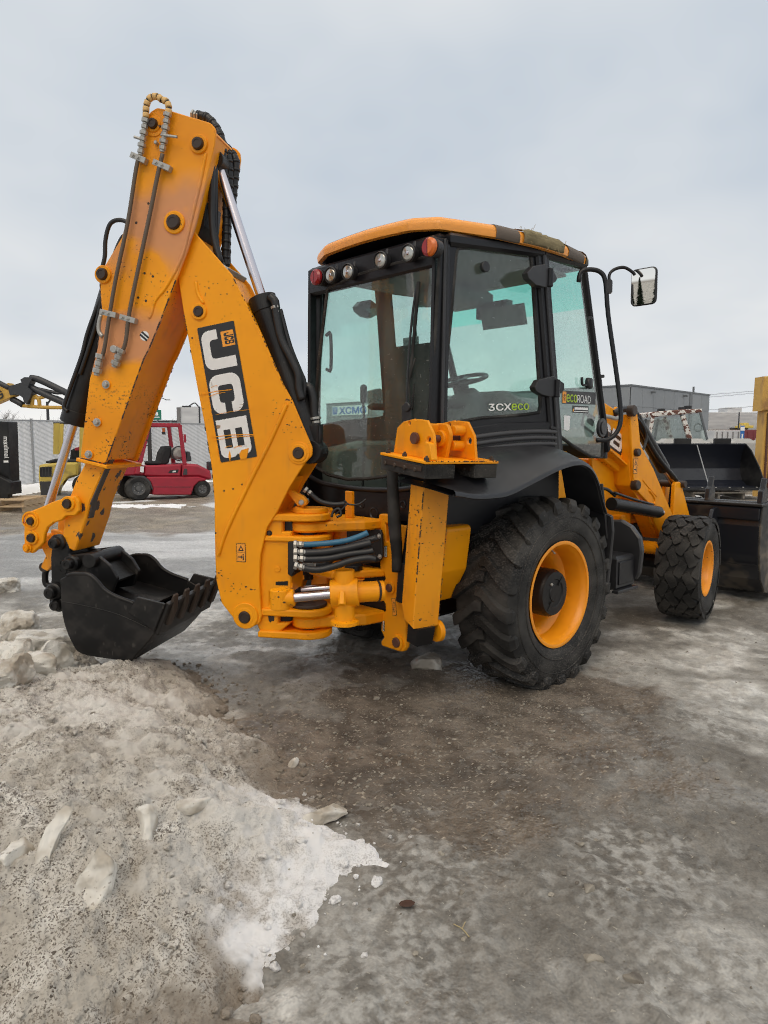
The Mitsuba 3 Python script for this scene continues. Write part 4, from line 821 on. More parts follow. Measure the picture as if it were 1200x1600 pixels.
# stabiliser leg with its foot folded up
def stabiliser(mir):
    f = (lambda m: mirror(m)) if mir else (lambda m: m)
    key = num(f'{M}__stabiliser_leg')
    t = np.array([0, -.097, 1.0]); t /= np.linalg.norm(t); fx = np.array([math.cos(.1745), -math.sin(.1745), 0]); fx -= t * (fx @ t); fx /= np.linalg.norm(fx); fy = np.cross(t, fx)
    o = np.array([-1.1, -.692, .52]); A = Frame(o, fx, fy)                 # u along the machine, v inwards, w up the leg
    side = Frame(o, fx, t); rear = Frame(o, fy, t)                          # rear: u inwards, v up
    key = put(key, f(cat(plate(Frame(o, fy, t), [(0, -.0), (.09, .03), (.135, .12), (.135, 1.03), (0, 1.03)], .0, .2, .006))), 'paint_worn')
    def sub(n, m, mat, sm=30): return put(f'{key}__{n}', f(m), mat, sm)
    labels[put(f'{key}__edge_chip', f(cat(chips([A(0, 0, w) for w in np.linspace(.1, 1.0, 6)], 8, 48, .016, .005), chips([A(.2, 0, w) for w in np.linspace(.05, 1.0, 6)], 9, 30), chips([A(-.15, -.19, 1.056), A(.4, -.19, 1.056)], 10, 30))), 'chip_dark')] = {'kind': 'stuff'}
    sub('pivot_housing', plate(Frame(o, fy, t), [(-.02, .0), (.10, .0), (.10, -.12), (.0, -.12)], .03, .17, .01), 'black_paint')
    sub('pivot_boss', cyl(A(.20, .03, -.05), A(.235, .03, -.05), .07), 'paint_yellow')
    sub('foot_plate', plate(A, [(-.15, -.19), (.40, -.19), (.40, .26), (-.15, .26)], 1.04, 1.056, .003), 'paint_yellow')
    def scal(w0, base, top, n=5):
        g = Polygon([(base[0], 1.056), (base[1], 1.056)] + top)
        return g
    ribL = Polygon([(.25, 1.056), (.23, 1.21), (.17, 1.25), (.06, 1.275), (-.06, 1.275), (-.13, 1.20), (-.165, 1.056)])
    for k in range(6):
        an = math.radians(52 + k * 17); ribL = ribL.difference(Point(-.03 + .225 * math.cos(an), 1.06 + .235 * math.sin(an)).buffer(.013))
    hole = Point(.02, 1.165).buffer(.028); hole2 = Point(-.09, 1.165).buffer(.02)
    R = Frame(o, fy, t)
    sub('foot_rib', plate(Frame(o, fy, t), ribL.difference(hole2), -.06, -.042, .003), 'paint_yellow')
    sub('foot_rib', plate(Frame(o, fy, t), ribL.difference(hole2).difference(hole), .242, .26, .003), 'paint_yellow')
    sub('foot_rib', plate(Frame(o, fy, t), rnd([(-.19, 1.056), (-.10, 1.056), (-.10, 1.16), (-.15, 1.15)], .01), -.10, -.062, .003), 'paint_yellow')
    sub('leg_eye', cat(plate(Frame(o, fy, t), rnd([(-.02, 1.0), (.15, 1.0), (.14, 1.2), (.08, 1.255), (-.02, 1.255), (-.06, 1.2)], .03), .12, .145, .004), plate(Frame(o, fy, t), rnd([(.0, 1.0), (.15, 1.0), (.14, 1.2), (.08, 1.245), (.02, 1.245), (-.0, 1.2)], .03), .02, .045, .004), cyl(rear(.02, 1.165, .1) , rear(.02, 1.165, .17), .05), plate(Frame(o, fy, t), rnd([(.05, 1.02), (.15, 1.02), (.14, 1.22), (.09, 1.25), (.05, 1.25)], .01), .045, .12, .003)), 'paint_yellow')
    sub('foot_pin', lathe([(0, -.03), (.034, -.03), (.034, -.012), (.022, -.008), (.022, .32), (0, .32)], rear(.02, 1.165, -.058), A.a, 24), 'rust_pin')
    for zz, xx in ((1.2, .05), (1.11, .02)): sub('spacer_tube', cyl(rear(-.03 + xx * .0, zz + .02, .262 - .1), rear(-.03, zz + .02, .242), .03), 'paint_yellow')
    for (u0, u1) in ((-.145, .07), (.22, .395)):
        n = 22; v = np.linspace(-.185, .12, 2)
        prof = []
        us = np.linspace(u0, u1, 45); e = .004 * (np.arange(45) % 2)
        sub('rubber_pad', plate(A, [(u, -.185 - q) for u, q in zip(us, e)] + [(u1, .25), (u0, .25)], .955, 1.038, .004), 'rubber')
        sub('pad_clamp', obx(A((u0 - .004), .03, 1.01), A.b, A.c, (.38, .03, .006), .001), 'pin_dark')
        for vv in (-.1, .0, .1, .2):
            sub('pad_bolt', cyl(A(u0 - .012, vv, 1.0), A(u0, vv, 1.0), .013), 'tooth_steel', 30)
    for u, v in ((-.12, .22), (-.12, .05), (-.12, -.16), (.37, -.16), (.37, .2)):
        sub('plate_nut', cat(hexa(A(u, v, 1.056), A(u, v, 1.074), .015), cyl(A(u, v, 1.056), A(u, v, 1.084), .007, n=10)), 'tooth_steel', 20)
    sub('ram', cat(cyl(A(.08, .23, .33), A(.10, .2, .80), .03), cyl(A(.08, .23, .1), A(.08, .23, .36), .045)), 'black_paint')
    sub('ram_cover', plate(Frame(o, fy, t), [(.15, .2), (.19, .2), (.19, .95), (.15, .95)], .1, .16, .006), 'black_paint')
    sub('ram_sleeve', tube([A(.0, .33, 1.0), A(-.02, .30, .9), A(.0, .27, .6), A(.02, .25, .42), A(.02, .24, .3)], [.05, .035, .042, .036, .03], 12, 6), 'rubber', True)
    return key
stabiliser(False); stabiliser(True)

# chassis behind and between the wheels
part('chassis', cat(bx((-.93, -.36, .42), (.0, .36, .95), .02), bx((-.1, -.33, .45), (2.6, .33, .85), .02)), 'black_paint')
part('chassis__rear_plate', cat(plate(XF, rnd([(-.62, .72), (.62, .72), (.72, 1.12), (-.72, 1.12)], .03), -.92, -.89, .006), plate(XF, rnd([(-.40, .60), (-.60, .62), (-.72, .84), (-.76, 1.13), (-.40, 1.13)], .03), -.89, -.60, .03), plate(XF, rnd([(.40, .60), (.60, .62), (.72, .84), (.76, 1.13), (.40, 1.13)], .03), -.89, -.60, .03)), 'paint_yellow')
part('rear_axle', cat(cyl([0, -.75, .62], [0, .75, .62], .11), lathe([(.0, -.2), (.2, -.18), (.27, 0), (.2, .18), (0, .2)], [0, 0, .62], [0, 1, 0], 28)), 'black_paint')
part('front_axle', cat(cyl([2.33, -.8, .52], [2.33, .8, .52], .075), bx((2.22, -.25, .42), (2.44, .25, .62), .02)), 'black_paint')

def wheel(name, c, R, W, rr, out, lugs, hub, side=-1, depth=.2, rfl=.03):
    """c: centre of the tyre; out: +1 / -1 = the y direction that the outer face looks to"""
    ax = np.array([0, out, 0.]); c = np.asarray(c, float); h = W / 2
    key = put(f'{M}__{name}', lathe([(rr - .01, -h * .80), (rr + .02, -h * .92), (R * .72, -h * 1.0), (R * .84, -h * .99), (R * .925, -h * .90), (R * .945, -h * .72), (R * .955, 0), (R * .945, h * .72), (R * .925, h * .90), (R * .84, h * .99), (R * .72, h), (rr + .05, h * .965), (rr + .02, h * .92), (rr - .004, h * .84), (rr - .02, h * .8)], c, ax, 72), 'tyre', 40)
    lugs(key, c, ax)
    put(f'{key}__rim', lathe([(rr - .012, h * .86), (rr - .006, h * .885), (rr - .018, h * .90), (rr - .03, h * .885), (rr - .036, h * .78), (rr - .055, h * .66), (rr - .062, h * .2), (rr - .085, h * .12), (rr - .095, h * .05), (rr - .12, -h * .08 + 0), (rr - .13, h * .85 - depth - .02), (rr - .16, h * .85 - depth), (.10, h * .85 - depth), (.10, h * .85 - depth - .02), (rr - .1, -h * .5), (rr - .02, -h * .8)], c, ax, 72), 'rim_yellow', 40)
    hub(key, c + ax * (h * .85 - depth), ax)
    put(f'{key}__valve', cyl(c + ax * (h * .62) + np.array([-.05, 0, rr - .06]), c + ax * (h * .80) + np.array([-.055, 0, rr - .09]), .006, n=8), 'zinc')
    return key

def rear_lugs(R, W):
    h = W / 2
    def make(key, c, ax):
        out = []; n = 21
        for i in range(n):
            for s in (-1, 1):
                th0 = 2 * np.pi * (i + (.5 if s > 0 else 0)) / n
                # centre line of a lug: from near the middle to the shoulder and down the sidewall
                ss = np.array([-.12, .1, .32, .55, .78, .96, 1.035, 1.03]); dth = np.array([.17, .17, .12, .07, .025, 0, -.005, -.01]) * 1.25
                top = np.array([.985, 1.0, 1.0, 1.0, .995, .975, .915, .86]) * R; bot = np.array([.94, .94, .94, .935, .925, .90, .86, .83]) * R
                wd = np.array([.040, .042, .042, .044, .048, .052, .050, .038])
                G = []
                for k in range(len(ss)):
                    y = s * ss[k] * h; th = th0 + dth[k]; sec = []
                    for (u, r) in ((-1.15, bot[k]), (-.8, top[k]), (.8, top[k]), (1.15, bot[k])):
                        a = th + u * wd[k] / R * .95; a = a
                        yy = y if r == top[k] or k < 6 else s * (ss[k] * h - .02)
                        sec.append(c + np.array([math.sin(a) * r, 0, math.cos(a) * r]) + ax * yy)
                    G.append(sec)
                out.append(quadgrid(np.array(G)))
                for e in (0, -1):
                    q = np.array(G[e]); out.append(trimesh.Trimesh(q, [[0, 1, 2], [0, 2, 3]] if e else [[0, 2, 1], [0, 3, 2]], process=False))
        put(f'{key}__tread', cat(*out), 'tyre', 25)
        put(f'{key}__sidewall_ring', cat(*[lathe([(q, h * f - .002), (q + .004, h * f + .004), (q + .008, h * f - .002)], c, ax, 72) for q, f in ((R * .66, .985), (R * .80, .995))]), 'tyre', 40)
    return make
def rear_hub(key, o, ax):
    put(f'{key}__hub', lathe([(0, -.02), (.165, -.02), (.165, .23), (.155, .245), (.15, .26), (.10, .262), (.095, .256), (.06, .256), (.055, .262), (0, .262)], o, ax, 40), 'black_paint', 35)
    for k in range(2):
        a = k * np.pi + .9; put(f'{key}__hub_rib', obx(o + ax * .262 + np.array([math.cos(a), 0, math.sin(a)]) * .1, [math.cos(a), 0, math.sin(a)], ax, (.07, .010, .006), .002), 'black_paint')
    put(f'{key}__hub_bolt', hexa(o + ax * .26 + np.array([-.05, 0, .07]), o + ax * .272 + np.array([-.05, 0, .07]), .011), 'zinc')
    put(f'{key}__wheel_nut', cat(*[hexa(o + np.array([math.cos(t) * .19, 0, math.sin(t) * .19]), o + ax * .03 + np.array([math.cos(t) * .19, 0, math.sin(t) * .19]), .016) for t in np.arange(10) * .628]), 'rim_yellow', 20)
RT, RW = .665, .46
wheel('rear_wheel', [0, -.835, .62], RT, RW, .375, -1, rear_lugs(RT, RW), rear_hub, depth=.30)
wheel('rear_wheel', [0, .835, .62], RT, RW, .375, 1, rear_lugs(RT, RW), rear_hub, depth=.30)

def front_lugs(R, W):
    """staggered diamond blocks with grooves both ways"""
    h = W / 2
    def make(key, c, ax):
        out = []; n = 15; p = 2 * np.pi / n; cols = np.linspace(-1, 1, 6); dy = .4
        for j, yc in enumerate(cols):
            for i in range(n):
                t0 = p * (i + (.5 if j % 2 else 0)); ring = []
                for (u, v) in ((-.46, -.08), (-.08, -.84), (.08, -.84), (.46, -.08), (.46, .08), (.08, .84), (-.08, .84), (-.46, .08)):
                    k = .93; t = t0 + u * p * k + .10 * (1 if j % 2 else -1) * v; y = np.clip(yc + v * dy * k, -1.01, 1.01); ring.append((t, y))
                def P(t, y, r): return c + np.array([math.sin(t) * r, 0, math.cos(t) * r]) + ax * y * h
                lo, hi = [], []
                for t, y in ring:
                    e = max(0, abs(y) - .6) / .4
                    hi.append(P(t0 + (t - t0) * .93, yc + (y - yc) * .93, R * (1 - .035 * e ** 2))); lo.append(P(t, y, R * (.925 - .03 * e ** 2)))
                m = P(t0, np.clip(yc, -.97, .97), R * (1 - .035 * (max(0, abs(np.clip(yc, -.97, .97)) - .6) / .4) ** 2))
                V = np.array(lo + hi + [m]); F = []
                for k in range(8):
                    q = (k + 1) % 8; F += [[k, q, q + 8], [k, q + 8, k + 8], [k + 8, q + 8, 16]]
                out.append(trimesh.Trimesh(V, F, process=False))
        put(f'{key}__tread', cat(*out), 'tyre', 20)
        put(f'{key}__sidewall_ring', lathe([(R * .82, h * .99), (R * .83, h * 1.01), (R * .84, h * .985)], c, ax, 60), 'tyre', 40)
    return make
def front_hub(key, o, ax):
    put(f'{key}__hub', lathe([(0, -.02), (.15, -.02), (.15, .05), (.14, .06), (.10, .065), (.085, .09), (0, .095)], o, ax, 36), 'black_paint', 35)
    put(f'{key}__wheel_nut', cat(*[hexa(o + ax * .06 + np.array([math.cos(t) * .12, 0, math.sin(t) * .12]), o + ax * .08 + np.array([math.cos(t) * .12, 0, math.sin(t) * .12]), .014) for t in np.arange(8) * .785]), 'pin_dark', 20)
FT, FW_ = .475, .37
for sgn_ in (-1, 1):                                                    # steered a little to the left
    c_ = [2.34, .925 * sgn_, .50]; k_ = wheel('front_wheel', c_, FT, FW_, .262, sgn_, front_lugs(FT, FW_), front_hub, depth=.16)
    for q in [q for q in scene if q == k_ or q.startswith(k_ + '__')]: scene[q]['to_world'] = T().translate(c_).rotate([0, 0, 1], 10).translate([-v for v in c_])
# ---------------------------------------------------------------- cab
def band(name, a, b, w, d, mat='cab_black', toward=(0, 0, 0), mir=False):
    """a pillar or rail from a to b, w wide across and d deep"""
    a, b = np.asarray(a, float), np.asarray(b, float); ax = b - a; L = np.linalg.norm(ax); ax /= L
    n = np.asarray(toward, float); n = n - ax * (n @ ax); n /= np.linalg.norm(n)
    m = obx((a + b) / 2, ax, np.cross(n, ax), (L, w, d), min(w, d) * .25)
    part(name, m, mat)
    if mir: part(name, mirror(m), mat)
RC_B, RC_T = np.array([-.79, -.64, 1.36]), np.array([-.75, -.622, 2.90])
B_B, B_T = np.array([.26, -.80, 1.55]), np.array([.06, -.765, 2.94])
F_B, F_T = [np.array(q) for q in [(1.168,-0.706,1.575),(0.651,-0.742,2.968)]]
QN, DN, XN = np.array([-.171, -.985, 0]), np.array([.07, -.9975, 0]), np.array([-1., 0, 0])
C = 'cab'
part(C, cat(plate(XF, rnd([(-.66, 1.13), (.66, 1.13), (.64, 1.40), (.45, 1.345), (.15, 1.325), (-.15, 1.325), (-.45, 1.35), (-.64, 1.42)], .01), -.87, -.83, .012),
    plate(XF, rnd([(-.70, .86), (.70, .86), (.66, 1.13), (-.66, 1.13)], .03), -.84, -.80, .01),
    plate(ZF, rnd([(-.84, -.64), (-.84, .64), (.2, .8), (.95, .64), (.95, -.64), (.2, -.8)], .04), 1.06, 1.12, .01)), 'cab_black')
part('cab__rear_sill', tube([(-.875, y, z) for y, z in [(-.64, 1.43), (-.45, 1.362), (-.15, 1.335), (.15, 1.335), (.45, 1.355), (.64, 1.41)]], .018, 8, 5), 'black_plastic', True)
for y, z, r in ((-.10, 1.17, .035), (-.38, 1.25, .022), (.02, 1.22, .02)):
    part('cab__rear_port', lathe([(r * .8, -.002), (r, .004), (r * 1.2, .002), (r * 1.2, -.01)], [-.872, y, z], [-1, 0, 0], 20), 'black_plastic')
for s in (False, True):
    f = mirror if s else (lambda m: m)
    # lower side panels below the quarter window, with its louvres
    q0, q1 = np.array([-.84, -.64]), np.array([.30, -.81])
    QP3 = Frame([-.82, -.625, 0], [.985, -.171, 0], [0, 0, 1])           # u along the quarter side, v up, w outwards? (sign checked below)
    pan = plate(QP3, rnd([(-.02, 1.05), (1.12, 1.05), (1.10, 1.80), (.6, 1.79), (.2, 1.745), (-.02, 1.70)], .02), -.02, .02, .008)
    part('cab__side_panel', f(pan), 'cab_black')
    for i in range(4):
        zz = 1.715 - i * .043
        g = [(.18 + .07 * i * 0, zz - .04), (.5, zz - .006), (.8, zz + .012), (1.06, zz + .012)]
        part('cab__louvre', f(tube([QP3(u, v, .018) for u, v in g], .017, 7, 5)), 'louvre_grey', True)
    part('cab__louvre_frame', f(plate(QP3, rnd([(1.04, 1.56), (1.09, 1.56), (1.09, 1.76), (1.0, 1.765), (1.0, 1.745), (1.05, 1.74)], .006), .015, .032, .004)), 'black_plastic')
    P = [np.array(q) for q in [(-0.664,-0.648,2.864),(-0.316,-0.709,2.924),(-0.103,-0.746,2.936),(-0.033,-0.758,2.902),(0.003,-0.764,2.641),(0.088,-0.779,1.909),(0.071,-0.776,1.859),(-0.058,-0.753,1.842),(-0.461,-0.683,1.812),(-0.781,-0.628,1.766),(-0.793,-0.626,1.794),(-0.717,-0.639,2.417),(-0.678,-0.646,2.826)]]
    part('cab__quarter_glass', f(pane(P)), 'glass_tint', False)
    part('cab__quarter_seal', f(tube(P + [P[0]], .014, 6, smooth=False)), 'rubber')
    P2 = [np.array(q) for q in [(0.091,-0.787,2.938),(0.355,-0.769,2.931),(0.654,-0.748,2.93),(0.799,-0.737,2.574),(0.997,-0.724,2.136),(1.077,-0.718,1.881),(1.068,-0.719,1.523),(0.869,-0.733,1.539),(0.567,-0.754,1.624),(0.322,-0.771,1.712),(0.274,-0.774,1.776),(0.197,-0.78,2.255)]]
    part('cab__door_glass', f(pane(P2)), 'glass_plain', False)
    part('cab__door_seal', f(tube(P2 + [P2[0]], .013, 6, smooth=False)), 'rubber')
    part('cab__door', f(cat(obx((P2[0] + P2[-2]) / 2 + np.array([-.015, 0, 0]), P2[-2] - P2[0], DN, (np.linalg.norm(P2[-2] - P2[0]), .03, .05), .008))), 'cab_black')
band('cab__pillar', RC_B, RC_T, .06, .06, toward=[-.7, -.7, 0], mir=True)
band('cab__pillar_trim', RC_B + [-.02, -.015, 0], RC_T + [-.02, -.015, 0], .024, .03, 'black_plastic', [-.7, -.7, 0], True)
band('cab__pillar', B_B, B_T, .15, .06, toward=[0, -1, 0], mir=True)
band('cab__pillar_trim', B_B + [.0, -.03, 0], B_T + [.0, -.03, 0], .04, .03, 'black_plastic', [0, -1, 0], True)
band('cab__pillar', F_B, F_T, .06, .06, toward=[0.5, -1, 0], mir=True)
for a, b in ((RC_T, B_T), (B_T, F_T), (F_T, F_T * [1, -1, 1]), (RC_T, RC_T * [1, -1, 1])):
    band('cab__top_rail', a, b, .10, .08, toward=[0, 0, 1], mir=abs(a[1] + b[1]) > .2)
band('cab__front_rail', F_B, F_B * [1, -1, 1], .12, .06, toward=[1, 0, 0])
part('cab__headliner', plate(ZF, [(-.82, -.6), (.06, -.75), (.6, -.64), (.6, .64), (.06, .75), (-.82, .6)], 2.88, 2.90, .004), 'interior')
# quarter-window frame fill towards the rear pillar and above the glass
for s in (False, True):
    f = mirror if s else (lambda m: m)
    o = np.array([-.82, -.625, 0])
    g = Polygon([(-.06, 1.62), (1.10, 1.62), (.93, 2.93), (-.03, 2.90)])
    hole = Polygon([((np.array(q) - o) @ [.985, -.171, 0], q[2]) for q in P])
    part('cab__quarter_frame', f(plate(QP3, g.difference(hole.buffer(.006)), -.02, .006, .005)), 'cab_black')
    pu = [np.array(q) for q in [(0.019,-0.792,2.973),(0.699,-0.744,2.965),(0.654,-0.748,2.93),(0.355,-0.769,2.931),(0.091,-0.787,2.938),(0.197,-0.78,2.255),(0.274,-0.774,1.776),(0.322,-0.771,1.712),(0.869,-0.733,1.539),(1.068,-0.719,1.523),(1.107,-0.716,1.474),(0.77,-0.739,1.484),(0.268,-0.775,1.68),(0.149,-0.783,1.942)]]
R = [(0.41,2.742),(0.088,2.789),(-0.283,2.803),(-0.657,2.792),(-0.639,2.521),(-0.602,2.019),(-0.562,1.621),(-0.405,1.461),(-0.164,1.422),(-0.004,1.402),(0.198,1.389),(0.412,1.413),(0.57,1.465),(0.58,1.799),(0.512,2.264)]
part('cab__rear_glass', pane([(-.835, y, z) for y, z in R]), 'glass_tint', False)
part('cab__rear_seal', tube([(-.842, y, z) for y, z in R + R[:1]], .013, 6, smooth=False), 'rubber')
part('cab__windscreen', pane([F_B, F_B * [1, -1, 1], (F_B * .22 + F_T * .78) * [1, -1, 1], F_B * .22 + F_T * .78]), 'glass_tint', False)
part('cab__sun_band', pane([F_B * .22 + F_T * .78, (F_B * .22 + F_T * .78) * [1, -1, 1], F_T * [1, -1, 1], F_T]), 'glass_band', False)
# lamp bar under the roof edge, lamps
part('cab__lamp_bar', bx((-.85, -.62, 2.72), (-.80, .62, 2.92), .02), 'cab_black')
def lamp(px, r, mat, name, label):
    o = np.array([-.90, *px]); 
    k = part(name, cat(lathe([(0, -.07), (r * .8, -.06), (r * 1.08, -.01), (r * 1.12, .012), (r * 1.0, .02), (r * .97, .008)], o, [-1, -.12, -.05], 28), cyl(o + [.05, 0, .02], o + [.06, 0, r * 1.6], .014)), 'black_plastic')
    put(f'{k}__lens', lathe([(r * .98, .006), (r * .75, .016), (0, .022)], o, [-1, -.12, -.05], 28), mat)
    if mat == 'lens_clear': put(f'{k}__bulb', lathe([(r * .3, .018), (r * .2, .026), (0, .028)], o, [-1, -.12, -.05], 16), 'chrome')
for q in [(0.296,2.812),(0.113,2.804),(-0.207,2.825),(-0.455,2.825)]: lamp(q, .051, 'lens_clear', 'cab__work_lamp', None)
def tail(q, mir, two):
    o = np.array([-.90, *q]); k = part('cab__tail_lamp', lathe([(0, -.06), (.052, -.05), (.058, 0), (.05, .004)], o, [-1, 0, 0], 28), 'black_plastic')
    half = lambda sgn: plate(Frame(o, [0, 1, 0], [0, 0, 1]), Point(0, 0).buffer(.055).intersection(sbox(-.06 if sgn < 0 else .003, -.06, -.003 if sgn < 0 else .06, .06)), -.045, .0, .014)
    put(f'{k}__lens', half(1 if not mir else -1), 'lens_red'); put(f'{k}__lens', half(-1 if not mir else 1), 'lens_amber' if two else 'lens_red')
tail((-0.647,2.824), False, True); tail((0.437,2.817), True, False)

# roof with its taped and burlap-wrapped edge
RP = [(-.87, 0), (-.86, -.42), (-.78, -.60), (-.42, -.77), (-.05, -.84), (.25, -.85), (.62, -.79), (.80, -.62), (.85, 0)]
RPn = np.array(rnd(RP + [(x, -y) for x, y in RP[-2:0:-1]], .06, 6).segmentize(.03).exterior.coords)[:-1]
if area2(RPn) < 0: RPn = RPn[::-1]
def rz(x, y): return .0 + .045 * np.clip((x + .9), 0, 1) * 0 + .05 * (1 - np.clip((np.abs(y) / .85) ** 2, 0, 1))
def roof_ring(d, z): 
    p = inset(RPn, d, True); return np.c_[p, z + rz(p[:, 0], p[:, 1]) * (1 if z > 2.9 else 1)]
levels = [(.03, 2.935), (0.0, 2.94), (-.006, 2.975), (.004, 3.00), (.03, 3.02), (.10, 3.03), (.3, 3.04)]
Rg = np.array([roof_ring(d, z) for d, z in levels]); n = Rg.shape[1]
rm = quadgrid(np.concatenate([Rg, Rg[:, :1]], 1))
top = trimesh.Trimesh(np.vstack([Rg[-1], [[0, 0, 3.1]]]), [[i, (i + 1) % n, n] for i in range(n)], process=False)
bot = trimesh.Trimesh(np.vstack([Rg[0], [[0, 0, 2.94]]]), [[(i + 1) % n, i, n] for i in range(n)], process=False)
part('cab__roof', cat(rm, top), 'paint_roof', 45); part('cab__roof_lining', bot, 'cab_black')
arc = np.r_[0, np.cumsum(np.linalg.norm(np.diff(RPn, axis=0), axis=1))]
def near_idx(x, y): return int(np.argmin((RPn[:, 0] - x) ** 2 + (RPn[:, 1] - y) ** 2))
def wrap(a, b, off, mat, lumpy=0.0, name='cab__roof_tape', seed=1):
    i0, i1 = near_idx(*a), near_idx(*b)
    if i0 > i1: i0, i1 = i1, i0
    idx = np.arange(i0, i1 + 1); Gd = []
    for d, z in [(.02, 2.93), (0, 2.935), (-.006, 2.975), (.004, 3.00), (.03, 3.02), (.12, 3.033), (.2, 3.036)]:
        p = inset(RPn, d - off, True)[idx]; Gd.append(np.c_[p, z + rz(p[:, 0], p[:, 1]) + off])
    Gd = np.array(Gd)
    if lumpy:
        q = meshkit.fbm(Gd * 14 + seed, 4, seed) - .35; c = inset(RPn, .3, True)[idx].mean(0)
        o = Gd - np.array([c[0], c[1], 2.9]); o /= np.linalg.norm(o, axis=2, keepdims=True); e = np.sin(np.linspace(0, np.pi, len(idx)))[None, :, None] ** .5
        Gd = Gd + o * q[..., None] * lumpy * e
    part(name, quadgrid(Gd), mat, True); return Gd
wrap((-.44, -.76), (-.22, -.80), .004, 'wrap_tape')
gb_ = wrap((-.20, -.81), (.20, -.85), .012, 'burlap', .07, 'cab__burlap_patch', 5)
wrap((.28, -.85), (.56, -.80), .005, 'wrap_tape')
wrap((.60, -.79), (.66, -.77), .010, 'burlap', .03, 'cab__burlap_patch', 8)
rs = np.random.RandomState(11); fibres = []
for i in range(22):
    a = gb_[rs.choice([1, 2, 3, 4, 5]), rs.choice([0, 1, 2, gb_.shape[1] // 2, -3, -2, -1]) if rs.rand() < .6 else rs.randint(gb_.shape[1])]
    dd = rs.randn(3) * [.5, .5, .6] + [0, -.4, .3]; dd /= np.linalg.norm(dd); L = .010 + .022 * rs.rand()
    fibres.append(tube([a, a + dd * L * .5 + rs.randn(3) * .004, a + dd * L + rs.randn(3) * .008], .0016, 4, 3))
part('cab__frayed_fibres', cat(*fibres), 'straw', False)

# hinges, handles, stickers on the glass
for q in ([(-0.209,-0.813,2.749),(-0.152,-0.819,2.8),(-0.033,-0.831,2.831),(0.061,-0.84,2.796),(0.097,-0.844,2.752),(0.079,-0.842,2.73),(-0.028,-0.831,2.682),(-0.119,-0.822,2.685),(-0.194,-0.815,2.718)], [(-0.112,-0.823,2.021),(-0.068,-0.827,2.072),(0.087,-0.843,2.105),(0.202,-0.854,2.06),(0.204,-0.855,2.018),(0.172,-0.851,1.991),(0.061,-0.84,1.962),(-0.034,-0.831,1.974),(-0.096,-0.825,1.996)]):
    part('cab__door_hinge', pane_th([np.array(a) + [0, -.02, 0] for a in q], .05), 'black_plastic')
    c = np.mean([np.array(a) for a in q], 0); part('cab__door_hinge_pin', cyl(c + [.07, -.055, -.06], c + [.07, -.055, .06], .02), 'cab_black')
    part('cab__door_hinge', mirror(pane_th([np.array(a) + [0, -.02, 0] for a in q], .05)), 'black_plastic')
QF = Frame([-.82, -.625, 0], [.985, -.171, 0], [0, 0, 1])
def onq(px): return ((np.array(px) - QF.o) @ QF.a, px[2])
qa, qb = [(-0.395,-0.699,1.862),(-0.188,-0.735,1.87),(-0.027,-0.763,1.877)][:2]; qc = [(-0.027,-0.763,1.877)][0]
u0, v0 = onq(qa); u1, v1 = onq(qb); u2, v2 = onq(qc)
hh = [(-0.396,-0.699,1.906)][0][2] - qa[2]
for txt, a, b, mt in (('3CX', u0, u1 - .004, 'white_film'), ('eco', u1, u2, 'lime_film')):
    ang = math.atan2(v2 - v0, u2 - u0)
    fr = Frame(QF(a, v0 + (a - u0) * math.tan(ang), .004 if QF.c[1] < 0 else -.004), QF.a * math.cos(ang) + QF.b * math.sin(ang), QF.b * math.cos(ang) - QF.a * math.sin(ang))
    part('cab__model_lettering', lettering(txt, hh * (1.0 if txt != 'eco' else 1.32), fr, txt != 'eco', .0012, 0, fit=b - a), mt, False)
DFm = Frame([.12, -.785, 0], [.9975, .07, 0], [0, 0, 1])
def ond(px): return ((np.array(px) - DFm.o) @ DFm.a, px[2])
dd = [ond(q) for q in [(0.376,-0.771,2.025),(0.92,-0.733,2.037),(0.921,-0.733,1.941),(0.381,-0.771,1.931)]]
dz = -1 if DFm.c[1] > 0 else 1
def dlayer(poly, k, mat, name): part(name, plate(DFm, poly, dz * (.003 + .001 * k), dz * (.0036 + .001 * k), 0), mat, False)
dlayer(dd, 0, 'decal_black', 'cab__door_sticker')
W_, H_ = dd[1][0] - dd[0][0], dd[0][1] - dd[3][1]
dlayer([(dd[3][0] + .004, dd[3][1] + .006), (dd[3][0] + H_ * .62, dd[3][1] + .006), (dd[3][0] + H_ * .62, dd[0][1] - .006), (dd[3][0] + .004, dd[0][1] - .006)], 1, 'decal_orange', 'cab__door_sticker_emblem')
part('cab__door_sticker_emblem', lettering('JCB', H_ * .25, Frame(DFm(dd[3][0] + H_ * .45, dd[3][1] + H_ * .22, dz * .0058), DFm.b, -DFm.a), True, .0006, 0, fit=H_ * .52), 'decal_black', False)
x0 = dd[3][0] + H_ * .68
part('cab__door_sticker_lettering', lettering('eco', H_ * .80, Frame(DFm(x0, dd[3][1] + H_ * .18, dz * .0045), DFm.a, DFm.b), False, .0008, 0, fit=W_ * .30), 'lime_film', False)
part('cab__door_sticker_lettering', lettering('ROAD', H_ * .60, Frame(DFm(x0 + W_ * .31, dd[3][1] + H_ * .18, dz * .0045), DFm.a, DFm.b), False, .0008, 0, fit=W_ * .40), 'white_film', False)
dd2 = [ond(q) for q in [(0.542,-0.759,1.923),(0.804,-0.741,1.926),(0.803,-0.741,1.872),(0.545,-0.759,1.87)]]
dlayer(dd2, 0, 'decal_black', 'cab__small_sticker')
dlayer([(dd2[3][0] + .02, dd2[3][1] + .008), (dd2[2][0] - .01, dd2[2][1] + .008), (dd2[2][0] - .01, dd2[2][1] + .014), (dd2[3][0] + .02, dd2[3][1] + .014)], 1, 'white_film', 'cab__small_sticker_line')
